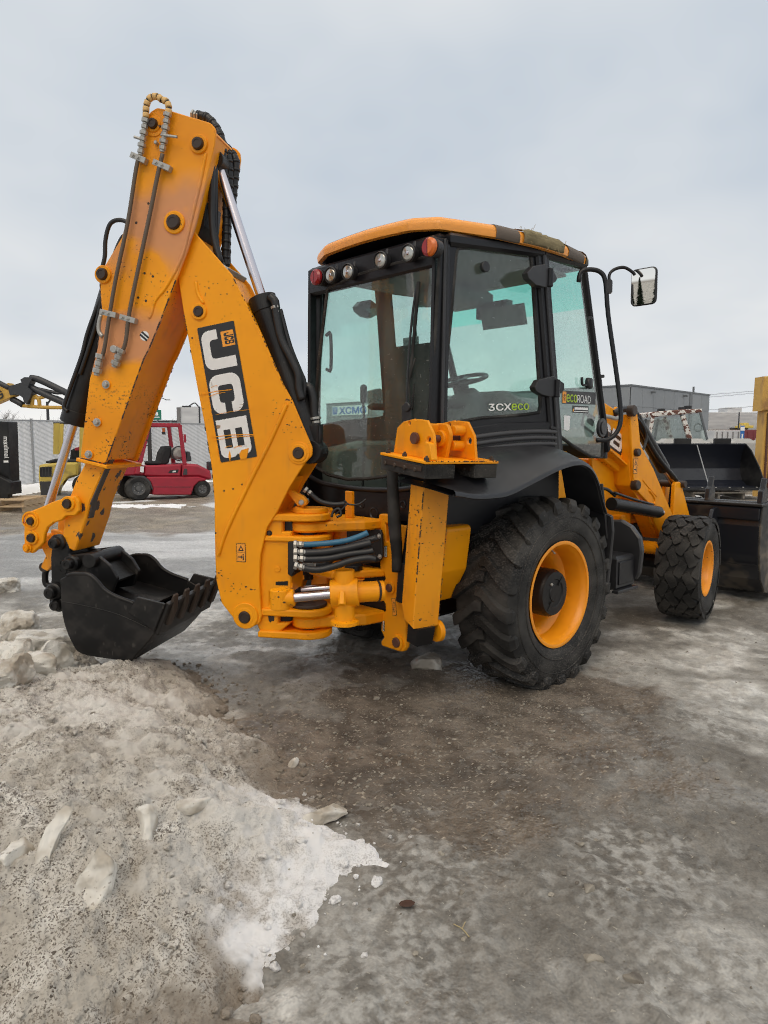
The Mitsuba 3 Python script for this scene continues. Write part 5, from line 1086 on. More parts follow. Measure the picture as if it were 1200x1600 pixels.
dlayer([(dd2[3][0] + .03, dd2[3][1] + .024), (dd2[2][0] - .01, dd2[2][1] + .024), (dd2[2][0] - .01, dd2[2][1] + .042), (dd2[3][0] + .03, dd2[3][1] + .042)], 1, 'white_film', 'cab__small_sticker_line')
dlayer([(dd2[3][0] + .004, dd2[3][1] + .01), (dd2[3][0] + .018, dd2[3][1] + .01), (dd2[3][0] + .018, dd2[3][1] + .03), (dd2[3][0] + .004, dd2[3][1] + .03)], 1, 'decal_orange', 'cab__small_sticker_line')
dlayer([ond(q) for q in [(0.412,-0.769,1.848),(0.511,-0.762,1.845),(0.505,-0.762,1.746),(0.471,-0.764,1.735),(0.418,-0.768,1.745)]], 0, 'white_film', 'cab__paper_notice')
for q in [(-0.465,-0.696,2.77)]:
    part('cab__window_knob', cyl(q, np.array(q) + QN * .03, .034), 'black_plastic')
hq = [np.array(q) for q in [(0.639,-0.772,2.136),(0.649,-0.771,2.087),(0.686,-0.769,2.078),(0.76,-0.764,2.087),(0.833,-0.759,2.12)]]
part('cab__door_latch', cat(tube(hq[:4], .010, 8, 4), obx(hq[3] + [.0, 0, .01], [1, .2, 0], [0, 0, 1], (.07, .08, .05), .015)), 'black_plastic', True)
dh = [np.array(q) for q in [(0.945,-0.766,1.761)]][0]
part('cab__door_handle', cat(cyl(dh, dh + DN * .025, .075), cyl(dh + DN * .025, dh + DN * .035, .05)), 'black_plastic')
# rear wiper
wp_ = [(-0.415,1.886),(-0.425,2.189),(-0.468,2.541),(-0.495,2.654)]; 
part('cab__wiper_arm', tube([(-.862, *q) for q in [(-0.404,1.866),(-0.419,2.189),(-0.452,2.464),(-0.489,2.636)]], .008, 8, 4), 'black_plastic', True)
part('cab__wiper_blade', tube([(-.858, *q) for q in [(-0.5,2.653),(-0.469,2.384),(-0.431,2.067)]], .011, 6, 4), 'rubber', True)
part('cab__wiper_blade', tube([(-.866, *q) for q in [(-0.481,2.184),(-0.426,2.027),(-0.455,1.864),(-0.471,2.025)]], .006, 6, 4), 'rubber', True)
wo = (-0.409,1.882)
part('cab__wiper_motor', cat(cyl([-.83, *wo], [-.875, *wo], .03), bx((-.86, wo[0] - .03, wo[1] - .12), (-.845, wo[0] + .05, wo[1] + .02), .01)), 'black_plastic')
# interior: seat, console, steering wheel, levers, far mirror
part('cab__seat', cat(obx([-.22, -.06, 1.72], [1, 0, 0], [0, 1, 0], (.5, .5, .14), .05), obx([-.50, -.06, 2.0], [-.12, 0, 1], [0, 1, 0], (.66, .48, .12), .05), cyl([-.2, -.06, 1.15], [-.2, -.06, 1.66], .14)), 'seat_cloth')
part('cab__seat_armrest', cat(obx([-.3, .36, 1.92], [1, 0, 0], [0, 1, 0], (.34, .07, .05), .02), obx([-.3, -.26, 1.92], [1, 0, 0], [0, 1, 0], (.34, .07, .05), .02)), 'seat_cloth')
part('cab__dashboard', cat(plate(XF, rnd([(-.55, 1.1), (.55, 1.1), (.50, 1.92), (.25, 2.05), (-.25, 2.05), (-.50, 1.92)], .06), .36, .52, .03), plate(YF, rnd([(.15, 1.12), (.4, 1.12), (.4, 2.0), (.22, 2.08), (.16, 2.0)], .03), -.09, .09, .02)), 'interior')
part('cab__console', plate(YF, rnd([(-.75, 1.12), (.30, 1.12), (.26, 1.70), (.1, 1.80), (-.25, 1.80), (-.45, 1.66), (-.75, 1.60)], .08), .46, .64, .03), 'interior')
part('cab__console', mirror(plate(YF, rnd([(-.75, 1.12), (.30, 1.12), (.26, 1.66), (-.4, 1.66), (-.75, 1.60)], .08), .46, .64, .03)), 'interior')
sw = np.array([.16, -.02, 2.13]); tx = np.array([-.30, 0, 1.0]); tx /= np.linalg.norm(tx)
part('cab__steering_wheel', cat(lathe([(.185 + .016 * math.cos(a), .016 * math.sin(a)) for a in np.linspace(0, 2 * np.pi, 9)[:-1]], sw, tx, 40, True), *[obx(sw + np.array([math.cos(a) * .1, math.sin(a) * .1, math.cos(a) * .03]), [math.cos(a), math.sin(a), math.cos(a) * .3], tx, (.18, .012, .035), .003) for a in (.5, 2.6, 4.7)], cyl(sw - tx * .1, sw + tx * .01, .035), cyl(sw + tx * .0 + np.array([-.06, .14, .0]), sw + tx * .07 + np.array([-.06, .14, 0]), .03)), 'black_plastic')
for y, x, z in ((-.20, -.72, 1.95), (-.10, -.74, 1.9), (.18, -.72, 1.95)):
    part('cab__lever', cat(tube([(x, y, 1.3), (x + .02, y, 1.7), (x + .01, y, z)], .009, 8, 3), hullof([((x + .01, y, z), .022), ((x + .015, y, z + .09), .026)])), 'black_plastic', True)
part('cab__grab_rail', tube([(-.7, .60, 2.45), (-.7, .55, 2.45), (-.7, .55, 2.2), (-.7, .60, 2.2)], .013, 8, 3), 'black_plastic', True)
part('cab__sun_visor', obx([.42, -.2, 2.62], [0, 1, 0], [-.3, 0, 1], (.42, .16, .03), .02), 'interior')
part('cab__ceiling_console', cat(obx([.3, .2, 2.80], [1, 0, 0], [0, 1, 0], (.5, .4, .12), .03), obx([-.5, .15, 2.80], [1, 0, 0], [0, 1, 0], (.4, .22, .10), .03)), 'interior')
part('cab__radio', obx([.5, -.05, 2.70], [0, 1, 0], [0, 0, 1], (.3, .12, .1), .01), 'cab_black')
# mirrors
def mirror_set(f, side):
    k = num(f'{M}__mirror')
    P0 = [(0.337,-0.904,2.768),(0.354,-0.911,2.834),(0.401,-0.954,2.852),(0.451,-1.004,2.834),(0.471,-1.034,2.768),(0.468,-1.064,2.546),(0.477,-1.118,2.235),(0.483,-1.163,1.969),(0.479,-1.181,1.814),(0.453,-1.169,1.725),(0.404,-1.13,1.672),(0.346,-1.074,1.667)]
    put(k, f(tube([np.array(q) for q in P0], .016, 10, 4)), 'cab_black', True)
    put(f'{k}__arm', f(tube([np.array(q) for q in [(0.492,-1.058,2.737),(0.494,-1.05,2.812),(0.523,-1.071,2.852),(0.572,-1.117,2.866),(0.611,-1.16,2.834),(0.622,-1.174,2.812)]], .011, 8, 5)), 'cab_black', True)
    put(f'{k}__clamp', f(obx((0.485,-1.053,2.732), [0, 0, 1], [1, .5, 0], (.09, .05, .05), .01)), 'black_plastic')
    put(f'{k}__clamp', f(cat(*[obx(q, [0, 0, 1], [1, .5, 0], (.02, .03, .03), .004) for q in [(0.357,-0.99,2.512),(0.389,-1.079,2.109)]])), 'black_plastic')
    c = np.array((0.707,-1.196,2.743)); nn = np.array([-.97, -.12, -.103]); nn /= np.linalg.norm(nn); a = np.cross([0, 0, 1], nn); a /= np.linalg.norm(a); b = np.cross(nn, a)
    g = rnd([(-.095, -.13), (.088, -.125), (.095, .13), (-.088, .125)], .035, 6)
    put(f'{k}__housing', f(plate(Frame(c, a, b), g, -.035, .0, .014)), 'black_plastic')
    put(f'{k}__glass', f(plate(Frame(c, a, b), g.buffer(-.009), .0005, .003, 0)), 'mirror_glass', False)
mirror_set(lambda m: m, -1)
k = num(f'{M}__mirror')
put(k, mirror(tube([np.array(q) for q in [(.6, -.72, 2.85), (.62, -.95, 2.85), (.7, -1.0, 2.6), (.78, -1.0, 2.0), (.85, -.9, 1.7), (.9, -.7, 1.65)]], .016, 10, 5)), 'cab_black', True)
put(f'{k}__housing', obx([.62, .98, 2.42], [0, 1, 0], [-.05, 0, 1], (.19, .36, .05), .02), 'black_plastic')

# rear mudguards: one moulded sheet each, from the cab side out over the tyre
XO = np.array([-1.16, -1.10, -.97, -.67, -.40, -.11, .10, .25, .36, .44, .50, .53]); ZO = np.array([1.40, 1.385, 1.362, 1.36, 1.43, 1.505, 1.535, 1.525, 1.46, 1.36, 1.22, 1.08])
ZI = np.array([1.44, 1.48, 1.54, 1.60, 1.63, 1.645, 1.645, 1.63, 1.57, 1.45, 1.28, 1.12]); YI = np.array([-.60, -.62, -.66, -.70, -.72, -.74, -.76, -.77, -.77, -.76, -.75, -.74])
xs = np.linspace(XO[0], XO[-1], 60); from_ = lambda A: np.interp(xs, XO, A)
for _ in range(1): zo, zi, yi = (np.convolve(np.pad(from_(A), 3, mode='edge'), np.ones(7) / 7, 'valid') for A in (ZO, ZI, YI))
Gf = []
for t in np.linspace(0, 1, 14):
    yo = -1.06; z = zi + (zo - zi) * (t ** 1.5 * .7 + .3 * t); Gf.append(np.stack([xs, yi + (yo - yi) * t, z], 1))
for (dy, dz_) in ((-.012, -.012), (-.014, -.03), (-.004, -.034), (.006, -.02)): Gf.append(np.stack([xs, np.full_like(xs, -1.06 + dy), zo + dz_], 1))
for t in np.linspace(1, 0, 8): Gf.append(np.stack([xs, yi + (-1.05 - yi) * t, zi + (zo - zi) * t ** 1.5 - .035], 1))
fm = quadgrid(np.array(Gf)); fe = cat(fm)
part('mudguard', fe, 'black_plastic', 40); part('mudguard', mirror(fe), 'black_plastic', 40)
for s in (0, 1):
    f = mirror if s else (lambda m: m)
    part('mudguard__inner_liner', f(cat(plate(YF, rnd([(-.9, 1.0), (.40, 1.0), (.42, 1.4), (.2, 1.6), (-.6, 1.6), (-.9, 1.45)], .05), .60, .64, .01))), 'cab_black')
    part('mudguard__front_flap', f(cat(obx([.55, -.90, 1.15], [0, 1, 0], [.25, 0, -1], (.30, .42, .02), .006), plate(XF, rnd([(-0.884,1.178),(-1.073,1.116),(-1.087,1.004),(-1.054,0.521),(-0.981,0.519),(-0.966,0.799),(-0.912,0.987)], .02), .60, .63, .008))), 'black_plastic')
# step and tank behind the front wheel
for s in (0, 1):
    f = mirror if s else (lambda m: m)
    k = part('step_box', f(cat(plate(XF, rnd([(-0.78,1.023),(-0.896,1.032),(-0.985,0.989),(-1.057,0.904),(-1.077,0.805),(-1.063,0.624),(-1.034,0.563),(-0.973,0.586),(-0.802,0.428)], .02), 1.08, 1.14, .012), bx((.80, -1.02, .52), (1.09, -.55, .78), .02), bx((.80, -.80, .76), (1.09, -.55, 1.05), .02))), 'black_plastic')
    put(f'{k}__tread_strip', f(bx((.78, -1.05, .50), (1.10, -1.0, .525), .004)), 'black_plastic')
    put(f'{k}__panel', f(bx((.83, -1.03, .56), (1.06, -1.018, .74), .006)), 'cab_black')
# ---------------------------------------------------------------- loader end
part('hood', cat(plate(YF, rnd([(.85, .85), (2.75, .85), (2.78, 1.28), (2.6, 1.38), (1.6, 1.52), (.85, 1.60)], .06), -.40, .40, .05)), 'paint_yellow')
part('hood__grille', plate(YF, rnd([(1.9, .95), (2.6, .95), (2.6, 1.22), (1.9, 1.28)], .03), .395, .41, .004), 'black_paint')
def both(name, m, mat, smooth=30, sub=None):
    ks = []
    for mm in (m, mirror(m)):
        ks.append(part(name, mm, mat, smooth))
    return ks
AY = .62
KN = [(1.701,1.939),(1.722,1.961),(1.772,1.93),(1.817,1.807),(1.867,1.621),(2.134,1.408),(2.547,0.981),(2.609,0.926),(2.505,0.835),(2.431,0.742),(2.378,0.723),(2.319,0.778),(2.09,1.02),(2.058,1.093),(1.827,1.217),(1.775,1.265),(1.753,1.397),(1.699,1.65),(1.659,1.883)]
kn = rnd(KN, .012)
both('loader_arm', plate(YF, kn, AY, AY + .03, .006), 'paint_yellow')
both('loader_arm', plate(YF, kn, AY - .16, AY - .13, .006), 'paint_yellow')
both('loader_arm__flange', plate(YF, LineString([(1.67,1.883),(1.727,1.594),(1.775,1.265),(2.064,1.022),(2.363,0.737)]).buffer(.012, cap_style='flat'), AY - .13, AY, .003), 'paint_yellow')
BM = [(1.341,1.984),(1.405,1.976),(1.528,1.941),(1.738,1.863),(1.8,1.819),(1.864,1.592),(1.891,1.401),(1.732,1.457),(1.475,1.574),(1.319,1.652),(1.246,1.812)]
both('loader_arm__beam', plate(YF, rnd(BM, .01), .50, .55, .006), 'paint_yellow')
both('loader_arm__beam_flange', plate(YF, LineString([(1.256,1.652),(1.476,1.563),(1.733,1.446),(1.904,1.384)]).buffer(.008, cap_style='flat'), .48, .60, .003), 'paint_yellow')
both('loader_tower', plate(YF, rnd([(1.326,1.651),(1.515,1.573),(2.047,1.323),(2.052,1.251),(1.521,1.472),(1.332,1.564)], .004), .44, .52, .005), 'paint_yellow')
both('loader_tower__side', plate(YF, rnd([(1.37,1.514),(1.557,1.471),(2.093,1.237),(2.112,0.988),(2.1,0.807),(2.191,0.614),(1.585,0.682),(1.452,1.037)], .01), .42, .46, .005), 'paint_yellow')
for s in (False, True):
    f = mirror if s else (lambda m: m)
    for q, r, mt in (((1.667,1.915), .05, 'pin_dark'), ((1.777,1.555), .035, 'pin_dark'), ((1.787,1.266), .045, 'pin_dark'), ((2.129,1.025), .035, 'pin_dark')):
        part('loader_arm__pin', f(lathe([(0, -.02), (r, -.02), (r, .03), (r * .8, .04), (0, .04)], [q[0], -AY - .03, q[1]], [0, -1, 0], 24)), mt)
    q = (2.129,1.025); part('loader_arm__boss', f(cyl([q[0] - .05, -AY - .02, q[1]], [q[0] - .05, -AY - .06, q[1]], .06)), 'paint_yellow')
    w0, w1 = [(1.745,1.37),(1.797,1.476)]
    warn('loader_arm', Frame([w0[0], -AY - .031, w0[1]], [1, 0, 0], [0, 0, 1]), .075, .13) if not s else None
    part('loader_arm__pressing', f(tube([(x, -AY - .031, z) for x, z in [(2.063,1.206),(2.144,1.155),(2.187,1.105),(2.177,1.07)]], .012, 6, 5)), 'paint_yellow', True)
    part('loader_arm__pressing', f(tube([(x, -AY - .031, z) for x, z in [(1.93,1.306),(2.034,1.243),(2.223,1.138)]], .006, 6, 5)), 'paint_yellow', True)
    a, b = [(1.283,1.136),(2.237,0.99)]; A_, B_ = np.array([a[0], -.70, a[1]]), np.array([b[0], -.70, b[1]])
    part('lift_cylinder', f(cyl(A_, A_ + (B_ - A_) * .92, .055)), 'black_paint'); part('lift_cylinder__rod', f(cyl(A_ + (B_ - A_) * .9, B_, .03)), 'chrome')
    part('lift_cylinder__pipe', f(tube([A_ + [.05, 0, .09], A_ + (B_ - A_) * .4 + [0, 0, .075], A_ + (B_ - A_) * .8 + [0, 0, .06]], .012, 8)), 'hose', True)
    part('lift_cylinder__pipe', f(tube([A_ + [-.1, .1, .12], A_ + [.0, .05, .12], A_ + [.1, .02, .06]], .014, 8)), 'hose', True)
    t0, t1, t2 = [np.array([x, -.54, z]) for x, z in [(1.961,1.851),(2.587,1.386),(2.831,1.225)]]
    part('tilt_cylinder', f(cyl(t0, t1, .062)), 'black_paint'); part('tilt_cylinder__rod', f(cyl(t1, t2, .032)), 'chrome')
    r0, r1, r2 = [np.array([x, -.60, z]) for x, z in [(1.891,1.831),(2.297,1.516),(2.749,1.269)]]
    part('tilt_cylinder__pipe', f(tube([r0, r1, r2], .024, 9)), 'black_paint', True)
    part('tilt_cylinder__hose', f(tube([(x, -.63, z) for x, z in [(1.804,1.863),(1.879,1.831),(1.983,1.752),(2.015,1.672),(1.972,1.592),(1.9,1.57)]], .012, 8, 6)), 'hose', True)
    lk = [(2.709,1.233),(2.794,1.255),(2.842,1.214),(2.878,1.007),(2.976,0.936),(3.104,0.887),(2.86,0.893),(2.711,0.917),(2.695,1.083)]
    part('bucket_link_arm', f(plate(YF, rnd([(2.679,1.223),(2.705,1.253),(2.793,1.249),(2.842,1.203),(3.056,0.892),(2.983,0.859),(2.842,0.908),(2.787,0.874),(2.67,0.884)], .008), .58, .62, .006)), 'paint_yellow')
    part('bucket_link_arm', f(plate(YF, rnd([(2.82,1.227),(2.862,1.245),(2.921,1.242),(2.956,1.188),(2.996,0.922),(2.851,0.9),(2.812,1.001)], .008), .42, .46, .006)), 'paint_yellow')
    part('bucket_link_arm__pin', f(cyl([t2[0], -.66, t2[2]], [t2[0], -.40, t2[2]], .035)), 'pin_dark')
    part('bucket_link_arm__rod', f(obx((t2 + np.array([2.75, -.54, .7])) / 2, np.array([2.75, -.54, .7]) - t2, [0, 1, 0], (np.linalg.norm(np.array([2.75, -.54, .7]) - t2), .06, .05), .008)), 'black_paint')
LD = [(1.406,1.792),(1.75,1.695),(1.704,1.526),(1.34,1.662)]
ld = np.array(LD); ex2 = ld[3] * 0 + (ld[2] - ld[3]); L2 = np.linalg.norm(ex2)
fr2 = Frame([ld[3][0], -.5515, ld[3][1]], [ex2[0], 0, ex2[1]], np.cross([0, -1, 0], [ex2[0], 0, ex2[1]]) * -1)
if fr2.b[2] < 0: fr2 = Frame(fr2.o, fr2.a, -fr2.b)
dq_ = ld[0] - ld[3]; H2 = abs(ex2[0] * dq_[1] - ex2[1] * dq_[0]) / L2
sgn = 1 if fr2.c[1] < 0 else -1
L3 = L2 * 1.9; o3 = -L2 * .9
part('loader_arm__decal', plate(fr2, rnd([(o3, 0), (L2, 0), (L2, H2), (o3, H2)], .01), 0 * sgn, .001 * sgn, 0), 'decal_black', False)
for g in bold_letters(L3, H2 * 1.25, 0):
    part('loader_arm__decal_letter', plate(fr2, affinity.translate(g, o3, .01), .001 * sgn, .002 * sgn, 0), 'decal_white', False)
part('hood__strut', cyl([1.30, -.5, 2.0], [1.70, -.5, 1.75], .018), 'zinc')
part('loader_arm__top_pipe', tube([(x, -.60, z) for x, z in [(1.237,1.863),(1.364,1.861),(1.496,1.847),(1.54,1.859)]], .018, 8, 4), 'zinc', True)
part('loader_arm__hose', tube([(x, -.56, z) for x, z in [(1.546,1.892),(1.679,1.929),(1.831,1.933),(1.942,1.89)]], .03, 8, 4), 'hose', True)
part('front_frame', cat(bx((2.1, -.5, .52), (2.8, .5, .62), .02), cyl([2.2, -.72, .66], [2.2, .72, .66], .06), bx((1.66, -.60, .60), (1.74, -.5, 1.0), .01)), 'paint_yellow')
# loader bucket
BX = 3.45
LP = [(BX + .02, 1.04), (BX - .02, 1.0), (BX - .06, .80), (BX - .05, .50), (BX + .02, .25), (BX + .16, .10), (BX + .40, .05), (BX + .95, .03), (BX + .98, .055), (BX + .42, .09), (BX + .20, .14), (BX + .07, .28), (BX, .50), (BX - .01, .80), (BX + .06, 1.02)]
LE = [(BX + .03, 1.03), (BX - .03, .99), (BX - .06, .80), (BX - .05, .50), (BX + .02, .25), (BX + .16, .10), (BX + .40, .05), (BX + .95, .03), (BX + .85, .30), (BX + .45, .70), (BX + .25, 1.0)]
part('loader_bucket', plate(YF, rnd(LP, .004), -1.17, 1.17, .004), 'loader_black')
for w in (-1.19, 1.17): part('loader_bucket__side', plate(YF, rnd(LE, .02), w, w + .02, .005), 'bucket_dusty')
part('loader_bucket__top_beam', bx((BX - .09, -1.17, .86), (BX + .0, 1.17, .99), .012), 'loader_black')
part('loader_bucket__rim', bx((BX - .10, -1.2, 1.0), (BX + .22, 1.2, 1.03), .008), 'bucket_steel')
for y in (-1.14, -.62, .62, 1.14): part('loader_bucket__hook', plate(YF, rnd([(BX + .0, 1.02), (BX + .16, 1.02), (BX + .17, 1.12), (BX + .12, 1.2), (BX + .14, 1.27), (BX + .10, 1.28), (BX + .06, 1.17), (BX + .02, 1.15)], .012), -y - .025, -y + .025, .006), 'loader_black')
for y in (-.75, -.45, .45, .75): part('loader_bucket__bracket', plate(YF, rnd([(BX - .06, .3), (BX - .06, .98), (BX - .18, .95), (BX - .34, .62), (BX - .30, .45), (BX - .12, .28)], .02), -y - .02, -y + .02, .005), 'loader_black')
part('loader_bucket__weld_line', bx((BX - .066, -1.17, .40), (BX - .04, 1.17, .405), .001), 'bucket_steel')
def ldr_fn(p, n, uv):
    a = fbm(p.x * 3, p.y * 3, p.z * 3, 4)
    m = smoothstep(.46, .54, a + (p.y + .55) * .25 - (p.z - .45) * .35)
    return mix([0.011, 0.012, 0.016], [0.05, 0.042, 0.034], m)
bsdf('loader_black', prin(proc(ldr_fn), 0.28, coat=.3))
bsdf('bucket_dusty', prin(proc(lambda p, n, uv: mix([0.03, 0.028, 0.026], [0.14, 0.115, 0.085], smoothstep(.35, .6, fbm(p.x * 4, p.y * 4, p.z * 4, 4)))), .6))
# ---------------------------------------------------------------- the yard around it
def sub(key, mesh, mat, smooth=30, label=None, **k):
    key = put(key, mesh, mat, smooth, **k)
    if label: say(key, label)
    return key
def v3(p, z): return np.array([p[0], p[1], z])
bsdf('forklift_red', prin(proc(lambda p, n, uv: mix([0.42, 0.012, 0.035], [0.28, 0.02, 0.035], fbm(p.x * 3, p.y * 3, p.z * 5, 4))), .45, coat=.2))
bsdf('forklift_yellow', prin(proc(lambda p, n, uv: mix([0.62, 0.46, 0.09], [0.16, 0.12, 0.07], smoothstep(.45, .75, fbm(p.x * 3, p.y * 3, p.z * 4, 4)) * smoothstep(1.1, .4, p.z))), .5))
bsdf('grey_plastic', prin((0.05, 0.05, 0.052), .6))
bsdf('grey_tank', prin((0.3, 0.29, 0.27), .5))
def far_wheel(key, o, ax, r, w, mat='grey_plastic', rim='grey_dark'):
    k = sub(key, lathe([(r * .55, -w / 2), (r * .9, -w / 2), (r, -w * .35), (r, w * .35), (r * .9, w / 2), (r * .58, w / 2), (r * .55, w * .42)], o, ax, 32), 'tyre')
    sub(f'{k}__rim', lathe([(r * .58, w * .44), (r * .5, w * .30), (r * .25, w * .25), (r * .2, w * .4), (0, w * .42)], o, ax, 28), rim)
    sub(f'{k}__wheel_nuts', cat(*[cyl(np.asarray(o) + np.asarray(ax) * w * .26 + q, np.asarray(o) + np.asarray(ax) * w * .32 + q, .014, n=6) for q in [np.cross(ax, [math.cos(t), math.sin(t), 0]) * 0 + r * .36 * (math.cos(t) * np.array([0, 0, 1]) + math.sin(t) * np.cross(ax, [0, 0, 1])) for t in np.arange(6) * 1.047]]), 'zinc')
# red forklift
l = np.array([*(0.988,-0.156), 0.]); FKF = Frame([*(4.248,14.515), 0], l, [0, 0, 1]); wdir = -FKF.c
FKF = Frame(FKF.o, FKF.a, FKF.b)
K = say('red_forklift', 'red forklift truck with empty black seat parked side-on by the white fence', 'forklift')
inw = 1 if FKF.c @ np.array([math.cos(YAW), math.sin(YAW), 0]) > 0 else -1
def fk(poly, w0, w1, b=.02): return plate(FKF, poly, inw * w0, inw * w1, b)
sub(f'{K}__body', cat(fk(rnd([(0.405,0.625),(1.675,0.585),(2.009,0.479),(1.998,0.058),(2.035,0.41),(1.896,0.469),(1.671,0.45),(1.529,0.321),(1.44,0.084),(0.376,0.133),(0.381,0.289),(0.323,0.473),(0.201,0.632)], .03), .02, 1.05, .03)), 'forklift_red')
sub(f'{K}__engine_cover', fk(rnd([(0.211,0.927),(0.584,0.926),(1.22,0.943),(1.169,0.606),(0.574,0.625),(0.189,0.658)], .03), .06, 1.0, .04), 'forklift_red')
sub(f'{K}__counterweight', fk(rnd([(1.234,0.964),(1.657,0.934),(1.822,0.85),(2.03,0.736),(2.067,0.518),(1.98,0.48),(1.675,0.585),(1.21,0.605)], .04), .03, 1.04, .06), 'forklift_red')
sub(f'{K}__side_vent', fk(rnd([(1.257,0.824),(1.33,0.822),(1.333,0.649),(1.217,0.652)], .01), .0, .04, .004), 'grey_plastic')
sub(f'{K}__seam', fk([(0.383,0.356),(1.446,0.309),(1.446,0.301),(0.383,0.349)], .012, .022, 0), 'grey_plastic')
for w in (.05, .98):
    sub(f'{K}__guard_pillar', fk([(-0.074,0.712),(0.051,0.708),(0.401,1.992),(0.312,2.012)], w, w + .07, .012), 'forklift_red')
    sub(f'{K}__guard_pillar', fk([(1.144,1.968),(1.238,1.974),(1.35,0.941),(1.242,0.943)], w, w + .07, .012), 'forklift_red')
sub(f'{K}__guard_roof', cat(fk(rnd([(0.283,2.037),(0.339,2.068),(1.146,2.041),(1.247,2.021),(1.246,1.963),(0.311,1.971)], .02), .05, .12, .01), fk(rnd([(0.283,2.037),(0.339,2.068),(1.146,2.041),(1.247,2.021),(1.246,1.963),(0.311,1.971)], .02), .98, 1.05, .01), *[fk(rnd([(u, 2.03), (u + .05, 2.03), (u + .05, 2.07), (u, 2.07)], .005), .05, 1.05, .005) for u in np.linspace(.42, 1.15, 8)]), 'forklift_red')
sub(f'{K}__handle_bracket', fk([(1.272,1.772),(1.339,1.765),(1.346,1.536),(1.287,1.536)], .03, .06, .006), 'forklift_red')
s0 = [(0.636,0.943),(0.9,0.977),(1.048,1.445)]
sub(f'{K}__seat', cat(fk(rnd([(0.367,1.014),(0.484,1.037),(0.691,1.02),(0.752,1.266),(0.862,1.434),(1.048,1.445),(1.027,1.21),(0.953,0.975),(0.846,0.92),(0.48,0.913),(0.378,0.949)], .03), .35, .80, .05)), 'seat_cloth')
g0, g1 = [(1.068,1.236),(1.5,1.203)]
sub(f'{K}__gas_bottle', cat(lathe([(0, -.36), (.10, -.36), (.16, -.28), (.16, .28), (.10, .36), (0, .36)], FKF(g0[0] + .14, g0[1], inw * .55), FKF.c, 24)), 'grey_tank')
sub(f'{K}__gas_bracket', cat(tube([FKF(g0[0] + .14 + .19 * math.cos(t), g0[1] + .19 * math.sin(t), inw * .3) for t in np.linspace(0, 6.283, 18)], .02, 8, 2), fk(rnd([(g0[0] + .33, 1.0), (g0[0] + .52, 1.02), (g0[0] + .47, 1.28), (g0[0] + .38, 1.3)], .03), .3, .7, .02)), 'grey_plastic', True)
bq = [(0.875,1.849)][0]
k = sub(f'{K}__beacon', cyl(FKF(bq[0], bq[1] - .09, inw * .5), FKF(bq[0], bq[1] - .02, inw * .5), .05), 'grey_plastic'); sub(f'{k}__lens', cyl(FKF(bq[0], bq[1] - .02, inw * .5), FKF(bq[0], bq[1] + .09, inw * .5), .04), 'lens_amber')
tq = [(0.189,1.401)][0]; tax = FKF.a * .6 + np.array([0, 0, .8]); tc = FKF(tq[0] - .02, tq[1] + .02, inw * .5)
sub(f'{K}__steering_wheel', cat(lathe([(.17 + .016 * math.cos(a), .016 * math.sin(a)) for a in np.linspace(0, 6.283, 8)[:-1]], tc, tax, 28, True), cyl(tc, tc - np.array([0, 0, .45]) - FKF.a * .25, .03)), 'black_plastic')
sub(f'{K}__cowl', fk(rnd([(-0.391,0.853),(-0.097,1.125),(0.177,1.043),(0.189,0.658),(-0.188,0.67),(-0.483,0.679)], .04), .1, .95, .04), 'forklift_red')
sub(f'{K}__side_mirror', tube([FKF(*q, inw * .04) for q in [(0.242,1.464),(0.294,1.476),(0.326,1.54),(0.298,1.604),(0.252,1.604)]], .012, 8, 4), 'black_plastic', True)
for q in ([(0.121,1.031),(0.189,1.022),(0.181,0.94),(0.11,0.947)], [(0.079,0.917),(0.172,0.905),(0.154,0.749),(0.056,0.764)]): sub(f'{K}__notice', fk(q, .045, .049, 0), 'white_film', False)
mq = [(0.84,0.742),(1.08,0.762)]
sub(f'{K}__model_badge', plate(FKF, rnd([(0.813,0.712),(0.881,0.788),(1.122,0.801),(1.078,0.709)], .01), inw * .055, inw * .059, 0), 'decal_black', False)
sub(f'{K}__model_badge', plate(FKF, rnd([(0.932,0.727),(0.947,0.766),(1.04,0.771),(1.026,0.732)], .005), inw * .051, inw * .055, 0), 'white_film', False)
sub(f'{K}__mast', cat(fk([(-.75, .15), (-.63, .15), (-.55, 2.0), (-.67, 2.0)], .2, .3, .01), fk([(-.75, .15), (-.63, .15), (-.55, 2.0), (-.67, 2.0)], .78, .88, .01), fk([(-.72, 1.9), (-.6, 1.9), (-.6, 2.0), (-.72, 2.0)], .2, .88, .01)), 'grey_plastic')
sub(f'{K}__fork', cat(fk([(-.8, .08), (-.74, .08), (-.74, .6), (-.8, .6)], .3, .42, .006), fk([(-1.8, .06), (-.76, .08), (-.76, .12), (-1.8, .08)], .3, .42, .006), fk([(-1.8, .06), (-.76, .08), (-.76, .12), (-1.8, .08)], .66, .78, .006)), 'grey_plastic')
for u, w, r, wd in ((0, .12, .325, .28), (0, .95, .325, .28), ([(1.789,0.162)][0][0], .15, .24, .2), ([(1.789,0.162)][0][0], .92, .24, .2)):
    far_wheel(f'{K}__wheel', FKF(u, r, inw * w), -FKF.c * inw, r, wd)
sub(f'{K}__front_wing', fk(rnd([(-0.208,0.67),(0.163,0.654),(0.312,0.512),(0.381,0.289),(0.355,0.277),(0.259,0.475),(0.136,0.588),(-0.189,0.631)], .006), .0, .3, .01), 'grey_plastic')
rl = [(1.784,0.985),(1.98,0.981),(2.019,0.845),(2.013,0.628),(1.817,0.688)]
sub(f'{K}__rear_lamp', fk(rnd([(2.0, .75), (2.25, .75), (2.25, 1.0), (2.0, 1.0)], .02), .1, .3, .02), 'black_plastic')

